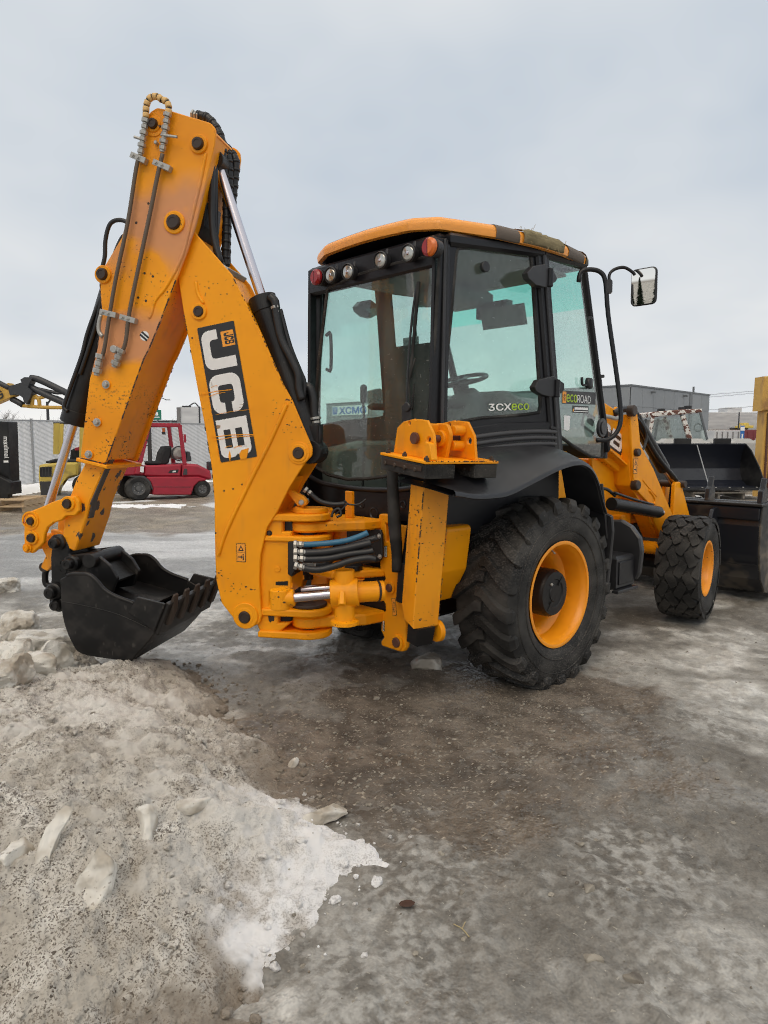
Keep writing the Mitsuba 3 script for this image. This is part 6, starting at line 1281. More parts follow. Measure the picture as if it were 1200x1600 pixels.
# yellow forklift behind the excavator arm
o2 = (2.95,17.575); l2 = np.array([*(0.899,-0.438), 0.]); F2 = Frame([*o2, 0], l2, [0, 0, 1]); in2 = 1 if F2.c @ np.array([math.cos(YAW), math.sin(YAW), 0]) > 0 else -1
K = say('yellow_forklift', 'worn yellow forklift truck with a dark grille, half hidden behind the excavator arm', 'forklift')
def f2(poly, w0, w1, b=.02): return plate(F2, poly, in2 * w0, in2 * w1, b)
FA = [(-0.188,0.902),(0.132,0.943),(0.355,0.971),(0.833,0.966),(0.817,0.583),(0.559,0.495),(0.33,0.392),(0.229,0.012),(-0.186,0.038),(-0.202,0.296),(-0.217,0.57)]
sub(f'{K}__counterweight', f2(rnd(FA, .04), .0, 1.1, .06), 'forklift_yellow')
sub(f'{K}__grille', f2(rnd([(-0.163,0.841),(0.127,0.852),(0.109,0.564),(-0.176,0.563)], .02), -.01, .03, .005), 'black_plastic')
for i in range(4): sub(f'{K}__grille_bar', f2([(-0.107,0.855),(-0.088,0.855),(-0.102,0.562),(-0.121,0.562)] if i == 0 else [(a + .08 * i, b) for a, b in [(-0.107,0.855),(-0.088,0.855),(-0.102,0.562),(-0.121,0.562)]], -.018, -.008, 0), 'grey_plastic')
sub(f'{K}__dark_lower_weight', f2(rnd([(-0.19,0.448),(0.22,0.44),(0.229,0.006),(-0.173,0.022)], .03), -.012, .3, .02), 'grey_plastic')
sub(f'{K}__hood', f2(rnd([(-0.018,1.006),(0.192,1.064),(0.836,1.042),(0.832,0.951),(-0.034,0.954)], .02), .1, 1.0, .03), 'black_plastic')
for pl in ([(0.233,2.104),(0.405,2.105),(0.324,1.199),(0.185,1.2)], [(0.923,2.109),(1.135,2.11),(1.037,1.102),(0.867,1.103)]):
    for w in (.05, .98): sub(f'{K}__guard_pillar', f2(pl, w, w + .08, .01), 'forklift_yellow')
sub(f'{K}__guard_roof', cat(*[f2([(0.225,2.11),(1.136,2.122),(1.134,2.073),(0.223,2.068)], w, w + .08, .01) for w in (.05, .98)]), 'grey_plastic')
sub(f'{K}__seat', f2(rnd([(0.581,1.014),(0.622,1.319),(0.766,1.379),(0.848,1.318),(0.834,0.981),(0.607,0.968)], .03), .35, .8, .05), 'seat_cloth')
sub(f'{K}__red_canister', f2(rnd([(0.752,1.379),(0.88,1.409),(0.876,1.311),(0.748,1.3)], .005), .2, .3, .01), 'forklift_red')
sub(f'{K}__body', f2(rnd([(1.0, .3), (2.4, .3), (2.4, .9), (1.0, 1.0)], .04), .05, 1.05, .04), 'forklift_yellow')
for u, r in ((.95, .30), (2.3, .35)):
    for w in (.1, 1.0): far_wheel(f'{K}__wheel', F2(u, r, in2 * w), -F2.c * in2, r, .25)
sub(f'{K}__mast', cat(f2([(2.75, .1), (2.87, .1), (2.87, 2.0), (2.75, 2.0)], .25, .35, .01), f2([(2.75, .1), (2.87, .1), (2.87, 2.0), (2.75, 2.0)], .75, .85, .01)), 'grey_plastic')

# black attachment frame with lettering, at the left edge, on its pallet
R2 = np.array([math.sin(YAW), -math.cos(YAW), 0]); FWD = np.array([math.cos(YAW), math.sin(YAW), 0])
K = say('loader_mast', 'tall black machine frame with white lettering down its post, cut by the left edge', 'machine attachment')
mo = v3((0.92,14.393), 0); MF = Frame(mo, R2, [0, 0, 1])
sub(f'{K}__post', cat(plate(MF, rnd([(-.55, .5), (.12, .5), (.15, 2.05), (-.55, 2.07)], .03), -.5, -.05, .02), plate(MF, [(-.25, .4), (-.2, .4), (-.2, 2.05), (-.25, 2.05)], -.03, .0, .004)), 'black_paint')
sub(f'{K}__quick_plate', plate(MF, rnd([(-.6, 1.0), (-.3, .95), (.26, .66), (.28, .42), (.22, .40), (.14, .10), (-.6, .10)], .02), .02, .2, .02), 'black_paint')
sub(f'{K}__foot_plate', plate(MF, rnd([(.20, .38), (.31, .38), (.31, .66), (.25, .68)], .01), -.2, .3, .01), 'black_paint')
sub(f'{K}__lettering', lettering('maximal', .10, Frame(MF(.03, 1.70, -.046), [0, 0, -1], R2), True, .004, fit=.50), 'white_film', False)
sub(f'{K}__warning_strip', plate(MF, [(.0, 1.10), (.11, 1.10), (.11, 1.15), (.0, 1.15)], -.048, -.044, .001), 'white_film')
K = say('wooden_pallet', 'lower of two pale wooden pallets by the black frame at the left edge', 'pallet')
bsdf('wood_pale', prin(proc(lambda p, n, uv: mix([0.36, 0.24, 0.13], [0.52, 0.40, 0.26], fbm(p.x * 4, p.y * 30, p.z * 30, 3))), .8))
po = v3((0.958,14.217), .0)
def pallet(K, o, ax, n=5, L=1.3, D=1.1, z0=.0, mat='wood_pale'):
    ay = np.array([-ax[1], ax[0], 0])
    for i in range(n): sub(f'{K}__deck_board', obx(o + ay * (D * (i / (n - 1) - .5)) + [0, 0, z0 + .135], ax, ay, (L, .12, .022), .003), mat)
    for u in (-L / 2 + .05, 0, L / 2 - .05): sub(f'{K}__stringer', obx(o + ax * u + [0, 0, z0 + .062], ay, -ax, (D, .05, .12), .003), mat)
pallet(K, po, R2)
K2 = say(num('wooden_pallet'), 'second pale wooden pallet stacked on top at the left edge', 'pallet'); pallet(K2, po + [0, 0, .148], R2)
# boom of an access platform over the fence
K = say('boom_lift', 'yellow and black access platform boom reaching in from the left above the fence', 'boom lift')
bp_ = np.array([(0.588,18.189,2.162),(1.815,17.004,2.884),(1.989,16.835,2.985)])
bsdf('ochre_paint', prin((0.56, 0.33, 0.06), .5)); bsdf('dark_grey_paint', prin((0.035, 0.037, 0.042), .45))
ax = bp_[1] - bp_[0]; L = np.linalg.norm(ax)
sub(f'{K}__boom', obx((bp_[0] + bp_[1] + R2 * .2) / 2, ax, FWD, (L + .3, .25, .36), .01), 'ochre_paint')
sub(f'{K}__boom_lettering', lettering('G', .22, Frame(np.array([(1.614,16.989,2.659)][0]), ax, np.cross(ax / L, -FWD) * -1 if np.cross(ax / L, -FWD)[2] < 0 else np.cross(ax / L, -FWD)), True, .004), 'decal_black', False)
def v_plate(pts3, th): return pane_th(np.array(pts3), th)
sub(f'{K}__knuckle', v_plate([(1.918,16.905,3.018),(2.041,16.786,3.051),(2.189,16.642,3.118),(2.167,16.663,3.185),(2.243,16.591,3.251),(2.34,16.497,3.251),(2.387,16.451,3.218),(2.334,16.503,3.085),(2.306,16.53,2.985),(2.375,16.463,2.884),(2.346,16.491,2.75),(2.265,16.569,2.549),(2.217,16.615,2.583),(2.198,16.634,2.717),(2.104,16.724,2.817),(2.006,16.819,2.784),(1.957,16.866,2.784)], .3), 'dark_grey_paint')
for pth, r in (([(2.315,16.521,3.235),(2.436,16.404,3.218),(2.721,16.129,3.035),(3.006,15.853,2.834)], .09), ([(2.306,16.529,3.001),(2.523,16.32,2.934),(2.812,16.041,2.851),(2.959,15.899,2.884)], .05), ([(2.283,16.552,3.018),(2.567,16.277,2.817),(2.782,16.07,2.683),(2.997,15.862,2.549)], .09), ([(1.929,16.893,2.7),(2.048,16.779,2.616),(2.142,16.688,2.533)], .08), ([(1.601,17.071,3.16),(1.719,16.958,3.077),(1.86,16.821,2.978)], .07)):
    sub(f'{K}__jib_link', tube(pth, r, 8, 2), 'dark_grey_paint', True)
sub(f'{K}__platform_rail', tube([(2.142,16.688,2.516),(2.433,16.407,2.482),(2.921,15.936,2.465),(3.409,15.464,2.482)], .05, 8, 2), 'ochre_paint', True)
sub(f'{K}__platform_frame', cat(tube([(2.311,16.524,2.482),(2.346,16.491,2.75),(2.442,16.398,2.717),(2.458,16.383,2.482)], .05, 8, 2), tube([(2.248,16.585,2.75),(2.417,16.422,2.717),(2.565,16.279,2.75)], .045, 8, 2)), 'ochre_paint', True)
bb = v3((-0.341,19.781), 0)
sub(f'{K}__chassis', obx(bb + [0, 0, .8], R2, FWD, (2.6, 2.0, .7), .05), 'ochre_paint'); sub(f'{K}__turret', obx(bb + [0, 0, 1.5], R2, FWD, (1.6, 1.4, 1.0), .05), 'dark_grey_paint')
for sx_ in (-1, 1):
    for sy_ in (-1, 1): far_wheel(f'{K}__wheel', bb + R2 * sx_ * .9 + FWD * sy_ * .95 + [0, 0, .45], FWD * -1, .45, .3)

# fence
bsdf('fence_slat', prin(proc(lambda p, n, uv: mix([0.48, 0.49, 0.50], [0.86, 0.865, 0.875], .25 * noise(p.x * 3, p.y * 3, p.z * .6) + .25 * noise(p.x * 14, p.y * 14, 1) + .6 * dr.abs(dr.sin((p.x * .55 + p.y * .83) * 13 + p.z * 19)) * (.6 + .4 * noise(p.x * 9, p.y * 9, p.z * 9)))), .6, bump=proc(lambda p, n, uv: .02 * dr.abs(dr.sin((p.x * .55 + p.y * .83) * 34 + p.z * 18)) + .012 * dr.abs(dr.sin((p.x * .55 + p.y * .83) * 34 - p.z * 18)), 4e-3)))
bsdf('galvanised', prin((0.32, 0.33, 0.34), .5, metal=.3))
fa, fb = np.array([*(-7.582,21.352), 0]), np.array([*(26.029,28.374), 0])
K = say('slatted_fence', 'long white chain link fence with woven privacy slats behind the forklifts', 'fence')
fd = (fb - fa) / np.linalg.norm(fb - fa); FL = np.linalg.norm(fb - fa); nb = int(FL / 3.0)
for i in range(nb):
    a, b = fa + fd * (i * FL / nb + .04), fa + fd * ((i + 1) * FL / nb - .04)
    nn = 22; P = []
    for t in np.linspace(0, 1, nn + 1):
        q = a + (b - a) * t; P.append([q + [0, 0, .03], q + [0, 0, 2.26]])
    P = np.array(P); nrm = np.array([-fd[1], fd[0], 0]); P[::2] += nrm * .012
    sub(f'{K}__panel', quadgrid(P.transpose(1, 0, 2)), 'fence_slat', False)
    sub(f'{K}__rail', cyl(a + [0, 0, 2.29], b + [0, 0, 2.29], .028, n=10), 'galvanised')
for i in range(nb + 1): sub(f'{K}__post', cyl(fa + fd * i * FL / nb, fa + fd * i * FL / nb + [0, 0, 2.36], .04, n=12), 'galvanised')
# ploughed snow at the fence foot
def snow_mound(key, c, ax, L, W, H, label, seed):
    u, v = np.meshgrid(np.linspace(-1, 1, 70), np.linspace(-1, 1, 26)); ay = np.array([-ax[1], ax[0], 0])
    P = c + ax * (u * L / 2)[..., None] + ay * (v * W / 2)[..., None]
    h = H * np.clip(1 - u ** 4, 0, 1) * np.clip(1 - v ** 2, 0, 1) * (.5 + meshkit.fbm(P * .9 + seed, 4, seed)) + (meshkit.fbm(P * 4, 3, seed) - .5) * .08 - .05
    P[..., 2] = h; say(put(key, quadgrid(P), 'snow_clean', True), label, kind='structure')
snow_mound('snow_ridge', v3((4.176,20.284), 0), fd, 13, 2.6, .30, 'clean white ploughed snow along the foot of the fence', 3)
snow_mound('snow_ridge', v3((2.947,13.686), 0), R2, 5.5, 1.4, .07, 'thin white snow patch in front of the red forklift', 5)

# bare trees and poles beyond the fence
bsdf('bark', prin((0.10, 0.085, 0.075), .9))
def bare_tree(key, base, H, seed, label, group=None, spread=.5, lean=0):
    r = np.random.RandomState(seed); segs = []
    def grow(p, d, L, rad, lev):
        q = p + d * L; mid = p + d * L * .5 + r.randn(3) * L * .04
        segs.append((lev, tube([p, mid, q], [rad, rad * .62], 5 if lev else 7, 2)))
        if lev >= 4: return
        for i in range(r.randint(3, 5)):
            nd = d + r.randn(3) * spread; nd[2] = abs(nd[2]) * .8 + .25; nd /= np.linalg.norm(nd)
            grow(p + d * L * (.45 + .55 * r.rand()), nd, L * (.5 + .25 * r.rand()), rad * .5, lev + 1)
    for k in range(3): grow(np.asarray(base, float) + r.randn(3) * [.12, .12, 0], np.array([r.randn() * .25, r.randn() * .25, 1.]), H * .38, H * .014, 0)
    say(key, label, 'bare tree', group)
    sub(f'{key}__trunk', cat(*[m for l_, m in segs if l_ == 0]), 'bark'); sub(f'{key}__crown', cat(*[m for l_, m in segs if l_ > 0]), 'bark')
bare_tree('bare_tree', v3((7.643,36.399), 0), 4.2, 3, 'leafless bush-like tree rising over the fence left of the black cylinder')
bare_tree('bare_tree_001', v3((7.353,40.849), 0), 3.4, 5, 'thin leafless tree at the left edge above the fence')
bare_tree('bare_tree_002', v3((13.513,40.461), 0), 3.3, 8, 'low pale leafless tree under the yellow platform rail')
bare_tree('bare_tree_003', v3((15.837,40.997), 0), 3.6, 9, 'leafless tree just right of the black hydraulic cylinder')
def pole(key, base, H, label, armv=None, cat_='lamp post', r=.06, mat='dark_grey_paint'):
    base = np.asarray(base, float); say(key, label, cat_)
    sub(f'{key}__column', cyl(base, base + [0, 0, H], r, r * .7, n=10), mat)
    if armv is not None:
        for a in armv:
            a = np.asarray(a, float); t = base + [0, 0, H]
            sub(f'{key}__arm', tube([t - [0, 0, .1], t + a * .4 + [0, 0, .25], t + a], r * .55, 7, 4), mat, True)
            sub(f'{key}__lamp', obx(t + a * 1.15, a, [0, 0, 1] if abs(a[2]) < .5 else FWD, (.6, .1, .25), .03), mat)
pole('lamp_post', v3((7.531,30.668), 0), 3.3, 'short dark lamp post with one arm behind the fence, left of the black cylinder', [R2 * .9], r=.08)
pole('lamp_post_001', v3((40.236,85.553), 0), 6.6, 'far slim lamp post above the green road sign', [R2 * 1.2], r=.09)
pole('lamp_post_002', v3((22.307,43.09), 0), 3.9, 'dark lamp post in front of the trailer', [-R2 * .8], r=.08)
pole('lamp_post_003', v3((37.719,39.328), 0), 5.0, 'double-armed street lamp seen through the rear cab window', [R2 * 1.0 + np.array([0, 0, .2]), -R2 * 1.0 + np.array([0, 0, .2])], r=.06)
pole('lamp_post_004', v3((74.683,24.485), 0), 4.3, 'thin dark lamp post in front of the far yard at the right', r=.09)
K = say('road_sign', 'small green road sign on the skyline left of the trailer', 'road sign')
sp0 = v3((40.236,85.553), 0) - FWD * .4; bsdf('sign_green', prin((0.01, 0.16, 0.10), .5))
sub(f'{K}__panel', obx(sp0 + [0, 0, 4.6], R2, [0, 0, 1], (1.15, 1.3, .06), .02), 'sign_green'); sub(f'{K}__symbol', cat(obx(sp0 - FWD * .05 + [0, 0, 4.75], R2, [0, 0, 1], (.35, .45, .03), .01), obx(sp0 - FWD * .05 + [0, 0, 4.3], R2, [0, 0, 1], (.7, .12, .03), .01)), 'white_film'); sub(f'{K}__post', cyl(sp0, sp0 + [0, 0, 4.0], .05), 'galvanised')
K = say('box_trailer', 'grey white box trailer parked on the skyline above the fence', 'trailer')
bsdf('trailer_white', prin(proc(lambda p, n, uv: mix([0.42, 0.42, 0.43], [0.58, 0.58, 0.58], noise(p.x * .6, p.y * .6, p.z * 3))), .5)); bsdf('far_grey', prin((0.17, 0.165, 0.165), .8))
to = v3((45.867,87.066), 0)
sub(f'{K}__box', obx(to + R2 * 1.6 + [0, 0, 4.3], R2, FWD, (3.6, 9.0, 2.9), .05), 'trailer_white'); sub(f'{K}__end_door', obx(to + R2 * -.35 + FWD * -4.6 + [0, 0, 4.3], R2, [0, 0, 1], (.5, 2.7, .1), .02), 'far_grey')
sub(f'{K}__chassis', obx(to + R2 * 1.6 + [0, 0, 2.45], R2, FWD, (3.4, 8.0, .6), .05), 'far_grey')
for k in (-1.0, .6): far_wheel(f'{K}__wheel', to + R2 * (1.6 + k) + FWD * -4.2 + [0, 0, 2.0], -FWD, .5, .3)
K = say('far_shed', 'long low dark shed on the skyline behind the red forklift', 'shed')
so = v3((45.409,93.069), 0)
sub(f'{K}__wall', obx(so + R2 * .5 + [0, 0, 2.0], R2, FWD, (6.0, 8, 3.6), .05), 'far_grey'); sub(f'{K}__roof', obx(so + R2 * .5 + [0, 0, 3.9], R2, FWD, (6.4, 8.4, .25), .05), 'dark_grey_paint')

# grey industrial building with a blue and white sign
def clad(p, n, uv):
    s = p.x * .60 + p.y * .80 
    c = mix([0.20, 0.215, 0.23], [0.235, 0.25, 0.265], cell_rand(dr.floor((p.x * .9 + p.y * .35) * .25), dr.floor(p.z * .24), 3))
    return c
bsdf('cladding', prin(proc(clad), .55)); bsdf('cladding_light', prin((0.27, 0.285, 0.30), .55)); bsdf('trim_dark', prin((0.12, 0.13, 0.14), .5))
K = say('grey_building', 'large flat-roofed grey industrial building behind the backhoe cab', 'building')
A0, A1, A2 = v3((76.785,37.747), 0), v3((81.834,100.989), 0), v3((103.986,39.283), 0); BH = 8.0
def facade(a, b, tag_, npan):
    d = (b - a); L = np.linalg.norm(d); d /= L; n_ = np.array([d[1], -d[0], 0]); n_ = n_ if n_ @ FWD < 0 else -n_
    for i in range(npan):
        for j, (z0, z1) in enumerate(((0, 2.7), (2.73, 5.35), (5.38, 7.75))):
            p0, p1 = a + d * (L * i / npan + .03), a + d * (L * (i + 1) / npan - .03)
            sub(f'{K}__panel', obx((p0 + p1) / 2 + [0, 0, (z0 + z1) / 2] + n_ * .05, d, [0, 0, 1], (np.linalg.norm(p1 - p0), z1 - z0, .06), .012), 'cladding', False)
    sub(f'{K}__coping', obx((a + b) / 2 + [0, 0, 7.87] + n_ * .03, d, [0, 0, 1], (L + .1, .22, .3), .03), 'trim_dark', False)
    return d, n_, L
dA, nA, LA = facade(A0, A1, 'a', 14); dB, nB, LB = facade(A0, A2, 'b', 8)
core = Polygon([A0[:2], A1[:2], (A1 + FWD * 25 + R2 * 10)[:2], (A2 + FWD * 20)[:2], A2[:2]])
sub(f'{K}__wall', plate(ZF, core.buffer(-.05), 0, 7.7, .02), 'trim_dark')
q = A0 + dB * LB * .72; sub(f'{K}__downpipe', obx(q + nB * .12 + [0, 0, 3.9], dB, [0, 0, 1], (.9, 7.8, .08), .02), 'trim_dark')
for t in (.22, .62): sub(f'{K}__wall_light', obx(A0 + dB * LB * t + nB * .35 + [0, 0, 7.3], nB, dB, (.6, .35, .25), .04), 'trim_dark')
sub(f'{K}__roof_vent', cyl(A0 + dB * LB * .85 + FWD * 2 + [0, 0, 7.5], A0 + dB * LB * .85 + FWD * 2 + [0, 0, 9.0], .15), 'trim_dark')
bsdf('sign_blue', prin((0.02, 0.13, 0.40), .5))
sg = np.array([(78.412,94.563,7.257),(78.406,94.569,6.125),(84.083,89.087,7.257)]); sa = A1 + (-dA) * 2.2 + nA * .15; ux = -dA
SGF = Frame(sa + [0, 0, 5.9], ux, [0, 0, 1]); off = .0
if SGF.c @ nA < 0: sgz = -1
else: sgz = 1
sub(f'{K}__sign', plate(SGF, [(-.1, -.25), (10.6, -.25), (10.6, 1.45), (-.1, 1.45)], 0, .06 * sgz, .01), 'white_film')
sub(f'{K}__sign_emblem', plate(SGF, Polygon([(.1, -.05), (1.5, -.05), (1.5, 1.25), (.1, 1.25)]).difference(Polygon([(.35, 1.05), (1.25, 1.05), (.8, .2)])).union(Polygon([(.6, .9), (1.0, .9), (.8, .5)])), .06 * sgz, .10 * sgz, .005), 'sign_blue')
sub(f'{K}__sign_lettering', lettering('XCMG', 1.15, Frame(SGF(2.2, .02, .07 * sgz), ux, [0, 0, 1]), True, .05, fit=8.0), 'sign_blue', False)

# stacked concrete blocks
bsdf('concrete', prin(proc(lambda p, n, uv: mix([0.30, 0.30, 0.29], [0.46, 0.455, 0.44], fbm(p.x * 1.4, p.y * 1.4, p.z * 2.6, 4))), .85, bump=proc(lambda p, n, uv: fbm(p.x * 20, p.y * 20, p.z * 20, 3) * .01)))
cb0 = v3((16.003,7.195), 0); cdir = np.array([*(0.743,-0.669), 0.]); cin = np.array([-cdir[1], cdir[0], 0.])
names = ['leftmost', 'second', 'third', 'fourth', 'fifth', 'rightmost']
for j in range(2):
    for i in range(6):
        key = num('concrete_block'); o = cb0 + cdir * (1.53 * i + (.0 if j else .0)) + [0, 0, .77 * j + .01]
        row = 'upper' if j else 'lower'
        say(key, f'{names[i]} pale concrete block in the {row} row of the block wall', 'concrete block')
        m = plate(Frame(o, cdir, [0, 0, 1]), [(.01, 0), (1.515, 0), (1.515, .755), (.01, .755)], .0, -.76, .03)
        sub(f'{key}__body', m, 'concrete')
        for c_ in (.38, 1.14):
            b0 = o + cdir * c_ + cin * .38 + [0, 0, .755]
            vv = np.array([[-.3, -.3, 0], [.3, -.3, 0], [.3, .3, 0], [-.3, .3, 0], [-.17, -.17, .11], [.17, -.17, .11], [.17, .17, .11], [-.17, .17, .11]])
            V8 = b0 + vv[:, :1] * cdir + vv[:, 1:2] * cin + vv[:, 2:] * [0, 0, 1]
            if j: sub(f'{key}__knob', (V8, np.array([[4, 5, 6, 7], [0, 1, 5, 4], [1, 2, 6, 5], [2, 3, 7, 6], [3, 0, 4, 7]])), 'concrete')
# rusty white cab behind the block wall
K = say('rusty_cab', 'old white machine cab with peeling rusty paint behind the concrete blocks', 'machine cab')
def rusty(p, n, uv):
    a = fbm(p.x * 11, p.y * 11, p.z * 11, 4); return mix([0.66, 0.64, 0.6], [0.13, 0.055, 0.04], smoothstep(.49, .54, a + .05 * (p.z - 2.2)))
bsdf('paint_peeling', prin(proc(rusty), .6))
CB = Frame(v3((18.898,7.458), 0), R2, [0, 0, 1]); 
CP = [(0.051,1.646),(0.077,2.358),(0.036,2.482),(0.141,2.535),(1.103,2.613),(1.745,2.634),(1.779,2.517),(1.68,2.482),(2.049,1.504),(2.014,1.486),(0.04,1.486)]
tops = [(0.036,2.482),(0.141,2.535),(1.103,2.613),(1.752,2.634),(1.779,2.517),(1.253,2.457),(0.077,2.351)]
inC = 1 if CB.c @ FWD > 0 else -1
sub(f'{K}__roof', plate(CB, rnd(tops, .02), 0, inC * 1.7, .03), 'paint_peeling')
for pp in ([(0.058,1.468),(-0.024,1.468),(0.07,2.358),(0.184,2.358)], [(1.071,2.365),(1.2,2.429),(1.499,1.611),(1.494,1.468),(1.351,1.468),(1.326,1.611)]):
    for w in (0, 1.6): sub(f'{K}__pillar', plate(CB, pp, inC * w, inC * (w + .1), .015), 'paint_peeling')
for w in (0.0, 1.6): sub(f'{K}__pillar', plate(CB, [(1.68,2.5),(1.751,2.5),(2.057,1.486),(1.997,1.468)], inC * w, inC * (w + .06), .01), 'trim_dark')
sub(f'{K}__side_glass', pane([CB(u, v, inC * .05) for u, v in [(0.186,2.322),(1.078,2.358),(1.339,1.486),(0.093,1.486)]]), 'glass_plain', False)
sub(f'{K}__windscreen', pane([CB(u, v, inC * .05) for u, v in [(1.2,2.429),(1.681,2.464),(2.032,1.486),(1.504,1.486)]]), 'glass_plain', False)
sub(f'{K}__back_wall', plate(CB, [(.15, 1.2), (1.5, 1.2), (1.35, 2.3), (.3, 2.3)], inC * 1.62, inC * 1.68, .01), 'trailer_white')
sub(f'{K}__lower_body', plate(CB, [(.05, .3), (2.1, .3), (2.1, 1.25), (.05, 1.25)], 0, inC * 1.7, .04), 'paint_peeling')
for pp in ([(0.293,2.322),(0.364,2.322),(0.291,1.486),(0.219,1.486)], [(0.721,2.34),(0.811,2.34),(0.686,1.486),(0.596,1.486)]): sub(f'{K}__inner_frame', plate(CB, pp, inC * 1.2, inC * 1.25, .01), 'trim_dark')
for q in [(1.403,2.694),(1.208,2.648),(0.496,2.588)]: sub(f'{K}__roof_lamp', cyl(CB(q[0], q[1] - .05, inC * .3), CB(q[0], q[1] + .05, inC * .3), .13), 'black_plastic')
sub(f'{K}__fan', lathe([(.13, -.01), (.15, 0), (.13, .01), (.11, 0)], CB(*[(1.731,2.01)][0], inC * .2), CB.c, 20), 'trim_dark')
# spare loader bucket lying on pallets
K = say('spare_bucket', 'wide black loader bucket standing on pallets in front of the concrete blocks', 'loader bucket')
so = v3((11.202,3.49), .55); bd = np.array([*(0.743,-0.669), 0.]); bi = np.array([-bd[1], bd[0], 0.])
BF = Frame(so, bi, [0, 0, 1])                         # u away from the camera, v up, w along the bucket
prof = [(-.55, .0), (.25, .0), (.50, .12), (.62, .4), (.58, .75), (.40, 1.0), (.37, .98), (.54, .73), (.58, .42), (.47, .16), (.24, .05), (-.55, .035)]
side = [(-.55, .0), (.25, .0), (.50, .12), (.62, .4), (.58, .75), (.40, 1.0), (.15, .85), (-.2, .5), (-.5, .1)]
dirw = 1 if BF.c @ bd > 0 else -1
sub(f'{K}__shell', plate(BF, prof, 0, dirw * 2.16, .004), 'spare_black')
bsdf('spare_black', prin((0.010, 0.012, 0.019), .25, coat=.4))
for w in (0, 2.14): sub(f'{K}__side', plate(BF, rnd(side, .03), dirw * w, dirw * (w + .025), .006), 'black_paint')
for w in (.50, 1.42): sub(f'{K}__lug', plate(BF, rnd([(.38, .97), (.46, .97), (.46, 1.10), (.38, 1.12)], .02), dirw * w, dirw * (w + .38), .006), 'black_paint')
sub(f'{K}__edge', plate(BF, [(-.62, -.005), (-.45, -.005), (-.45, .05), (-.62, .02)], 0, dirw * 2.16, .004), 'bucket_steel')
sub(f'{K}__edge_bolts', cat(*[cyl(BF(-.5, .045, dirw * w), BF(-.5, .065, dirw * w), .02, n=8) for w in np.arange(.15, 2.1, .3)]), 'zinc')
sub(f'{K}__chain_line', cyl(BF(-.4, .06, dirw * .95), BF(.42, 1.0, dirw * 1.02), .012, n=6), 'galvanised')
for i, (u, zz) in enumerate(((0.5, 0.0), (1.85, .0), (.5, .17), (1.85, .17), (1.1, .34))):
    key = num('grey_pallet'); say(key, ('lower left', 'lower right', 'middle left', 'middle right', 'topmost')[i] + ' grey wooden pallet under the spare black bucket', 'pallet')
    pallet(key, so + bd * u + [0, 0, -.55 + zz + .02], bd, 5, 1.2, 1.1, 0, 'wood_grey')
bsdf('wood_grey', prin((0.2, 0.18, 0.155), .9))
# yellow machine column at the right edge
K = say('crane_column', 'weathered yellow steel column of a machine cut by the right edge', 'machine')
CC = Frame(v3((15.387,2.785), 0), R2, [0, 0, 1]); bsdf('paint_old', prin(proc(lambda p, n, uv: mix([0.55, 0.32, 0.07], [0.28, 0.14, 0.05], smoothstep(.45, .75, fbm(p.x * 3, p.y * 3, p.z * 1.2, 4)))), .6))
sub(f'{K}__head', plate(CC, [(-.02, 2.35), (.9, 2.40), (.9, 3.25), (0, 3.22)], 0, .5 * (1 if CC.c @ FWD > 0 else -1), .03), 'paint_old')
sub(f'{K}__column', plate(CC, [(.07, .0), (.9, .0), (.9, 2.36), (.09, 2.36)], .05 * (1 if CC.c @ FWD > 0 else -1), .45 * (1 if CC.c @ FWD > 0 else -1), .03), 'paint_old')
for u in (.14, .24): sub(f'{K}__guide', plate(CC, [(u, .0), (u + .03, .0), (u + .03, 2.3), (u, 2.3)], -.02 * (1 if CC.c @ FWD > 0 else -1), .05 * (1 if CC.c @ FWD > 0 else -1), .004), 'rust_pin')
# far right: containers, truck, embankment, works
bsdf('container_red', prin((0.16, 0.03, 0.035), .6)); bsdf('earth', prin((0.16, 0.115, 0.08), .95))
bsdf('grey_dark', prin((0.10, 0.10, 0.10), .5))
def container(key, c, L, H, mat, label, ribs=10):
    c = np.asarray(c, float); say(key, label, 'shipping container')
    sub(f'{key}__box', obx(c + [0, 0, H / 2], R2, FWD, (L, 2.4, H), .03), mat)
    for i in range(ribs): sub(f'{key}__rib', obx(c + R2 * (L * (i + .5) / ribs - L / 2) - FWD * 1.22 + [0, 0, H / 2], R2, [0, 0, 1], (.09, H - .25, .05), .01), mat if mat != 'trailer_white' else 'far_grey', False)
container('shipping_container', v3((57.861,19.878), 0), 2.2, 2.25, 'trailer_white', 'white ribbed shipping container just right of the rusty cab', 5)
container('shipping_container_001', v3((61.192,19.441), 0), 1.5, 2.3, 'container_red', 'dark red shipping container behind the blue banner', 3)
K = say('banner_flag', 'tall blue and white feather banner in front of the red container', 'banner')
bo = v3((55.992,17.511), 0); sub(f'{K}__cloth', obx(bo + [0, 0, 1.75], R2, [0, 0, 1], (.32, 1.7, .03), .005), 'sign_blue'); sub(f'{K}__stripe', obx(bo - FWD * .03 + [0, 0, 2.35], R2, [0, 0, 1], (.32, .3, .03), .005), 'white_film'); sub(f'{K}__lettering', obx(bo - FWD * .03 + [0, 0, 1.5], R2, [0, 0, 1], (.1, .9, .03), .005), 'white_film'); sub(f'{K}__pole', cyl(bo - R2 * .18, bo - R2 * .18 + [0, 0, 2.7], .025), 'galvanised')
K = say('white_truck', 'small white truck cab beside the yellow column in the distance', 'truck')
wo_ = v3((56.017,16.097), 0)
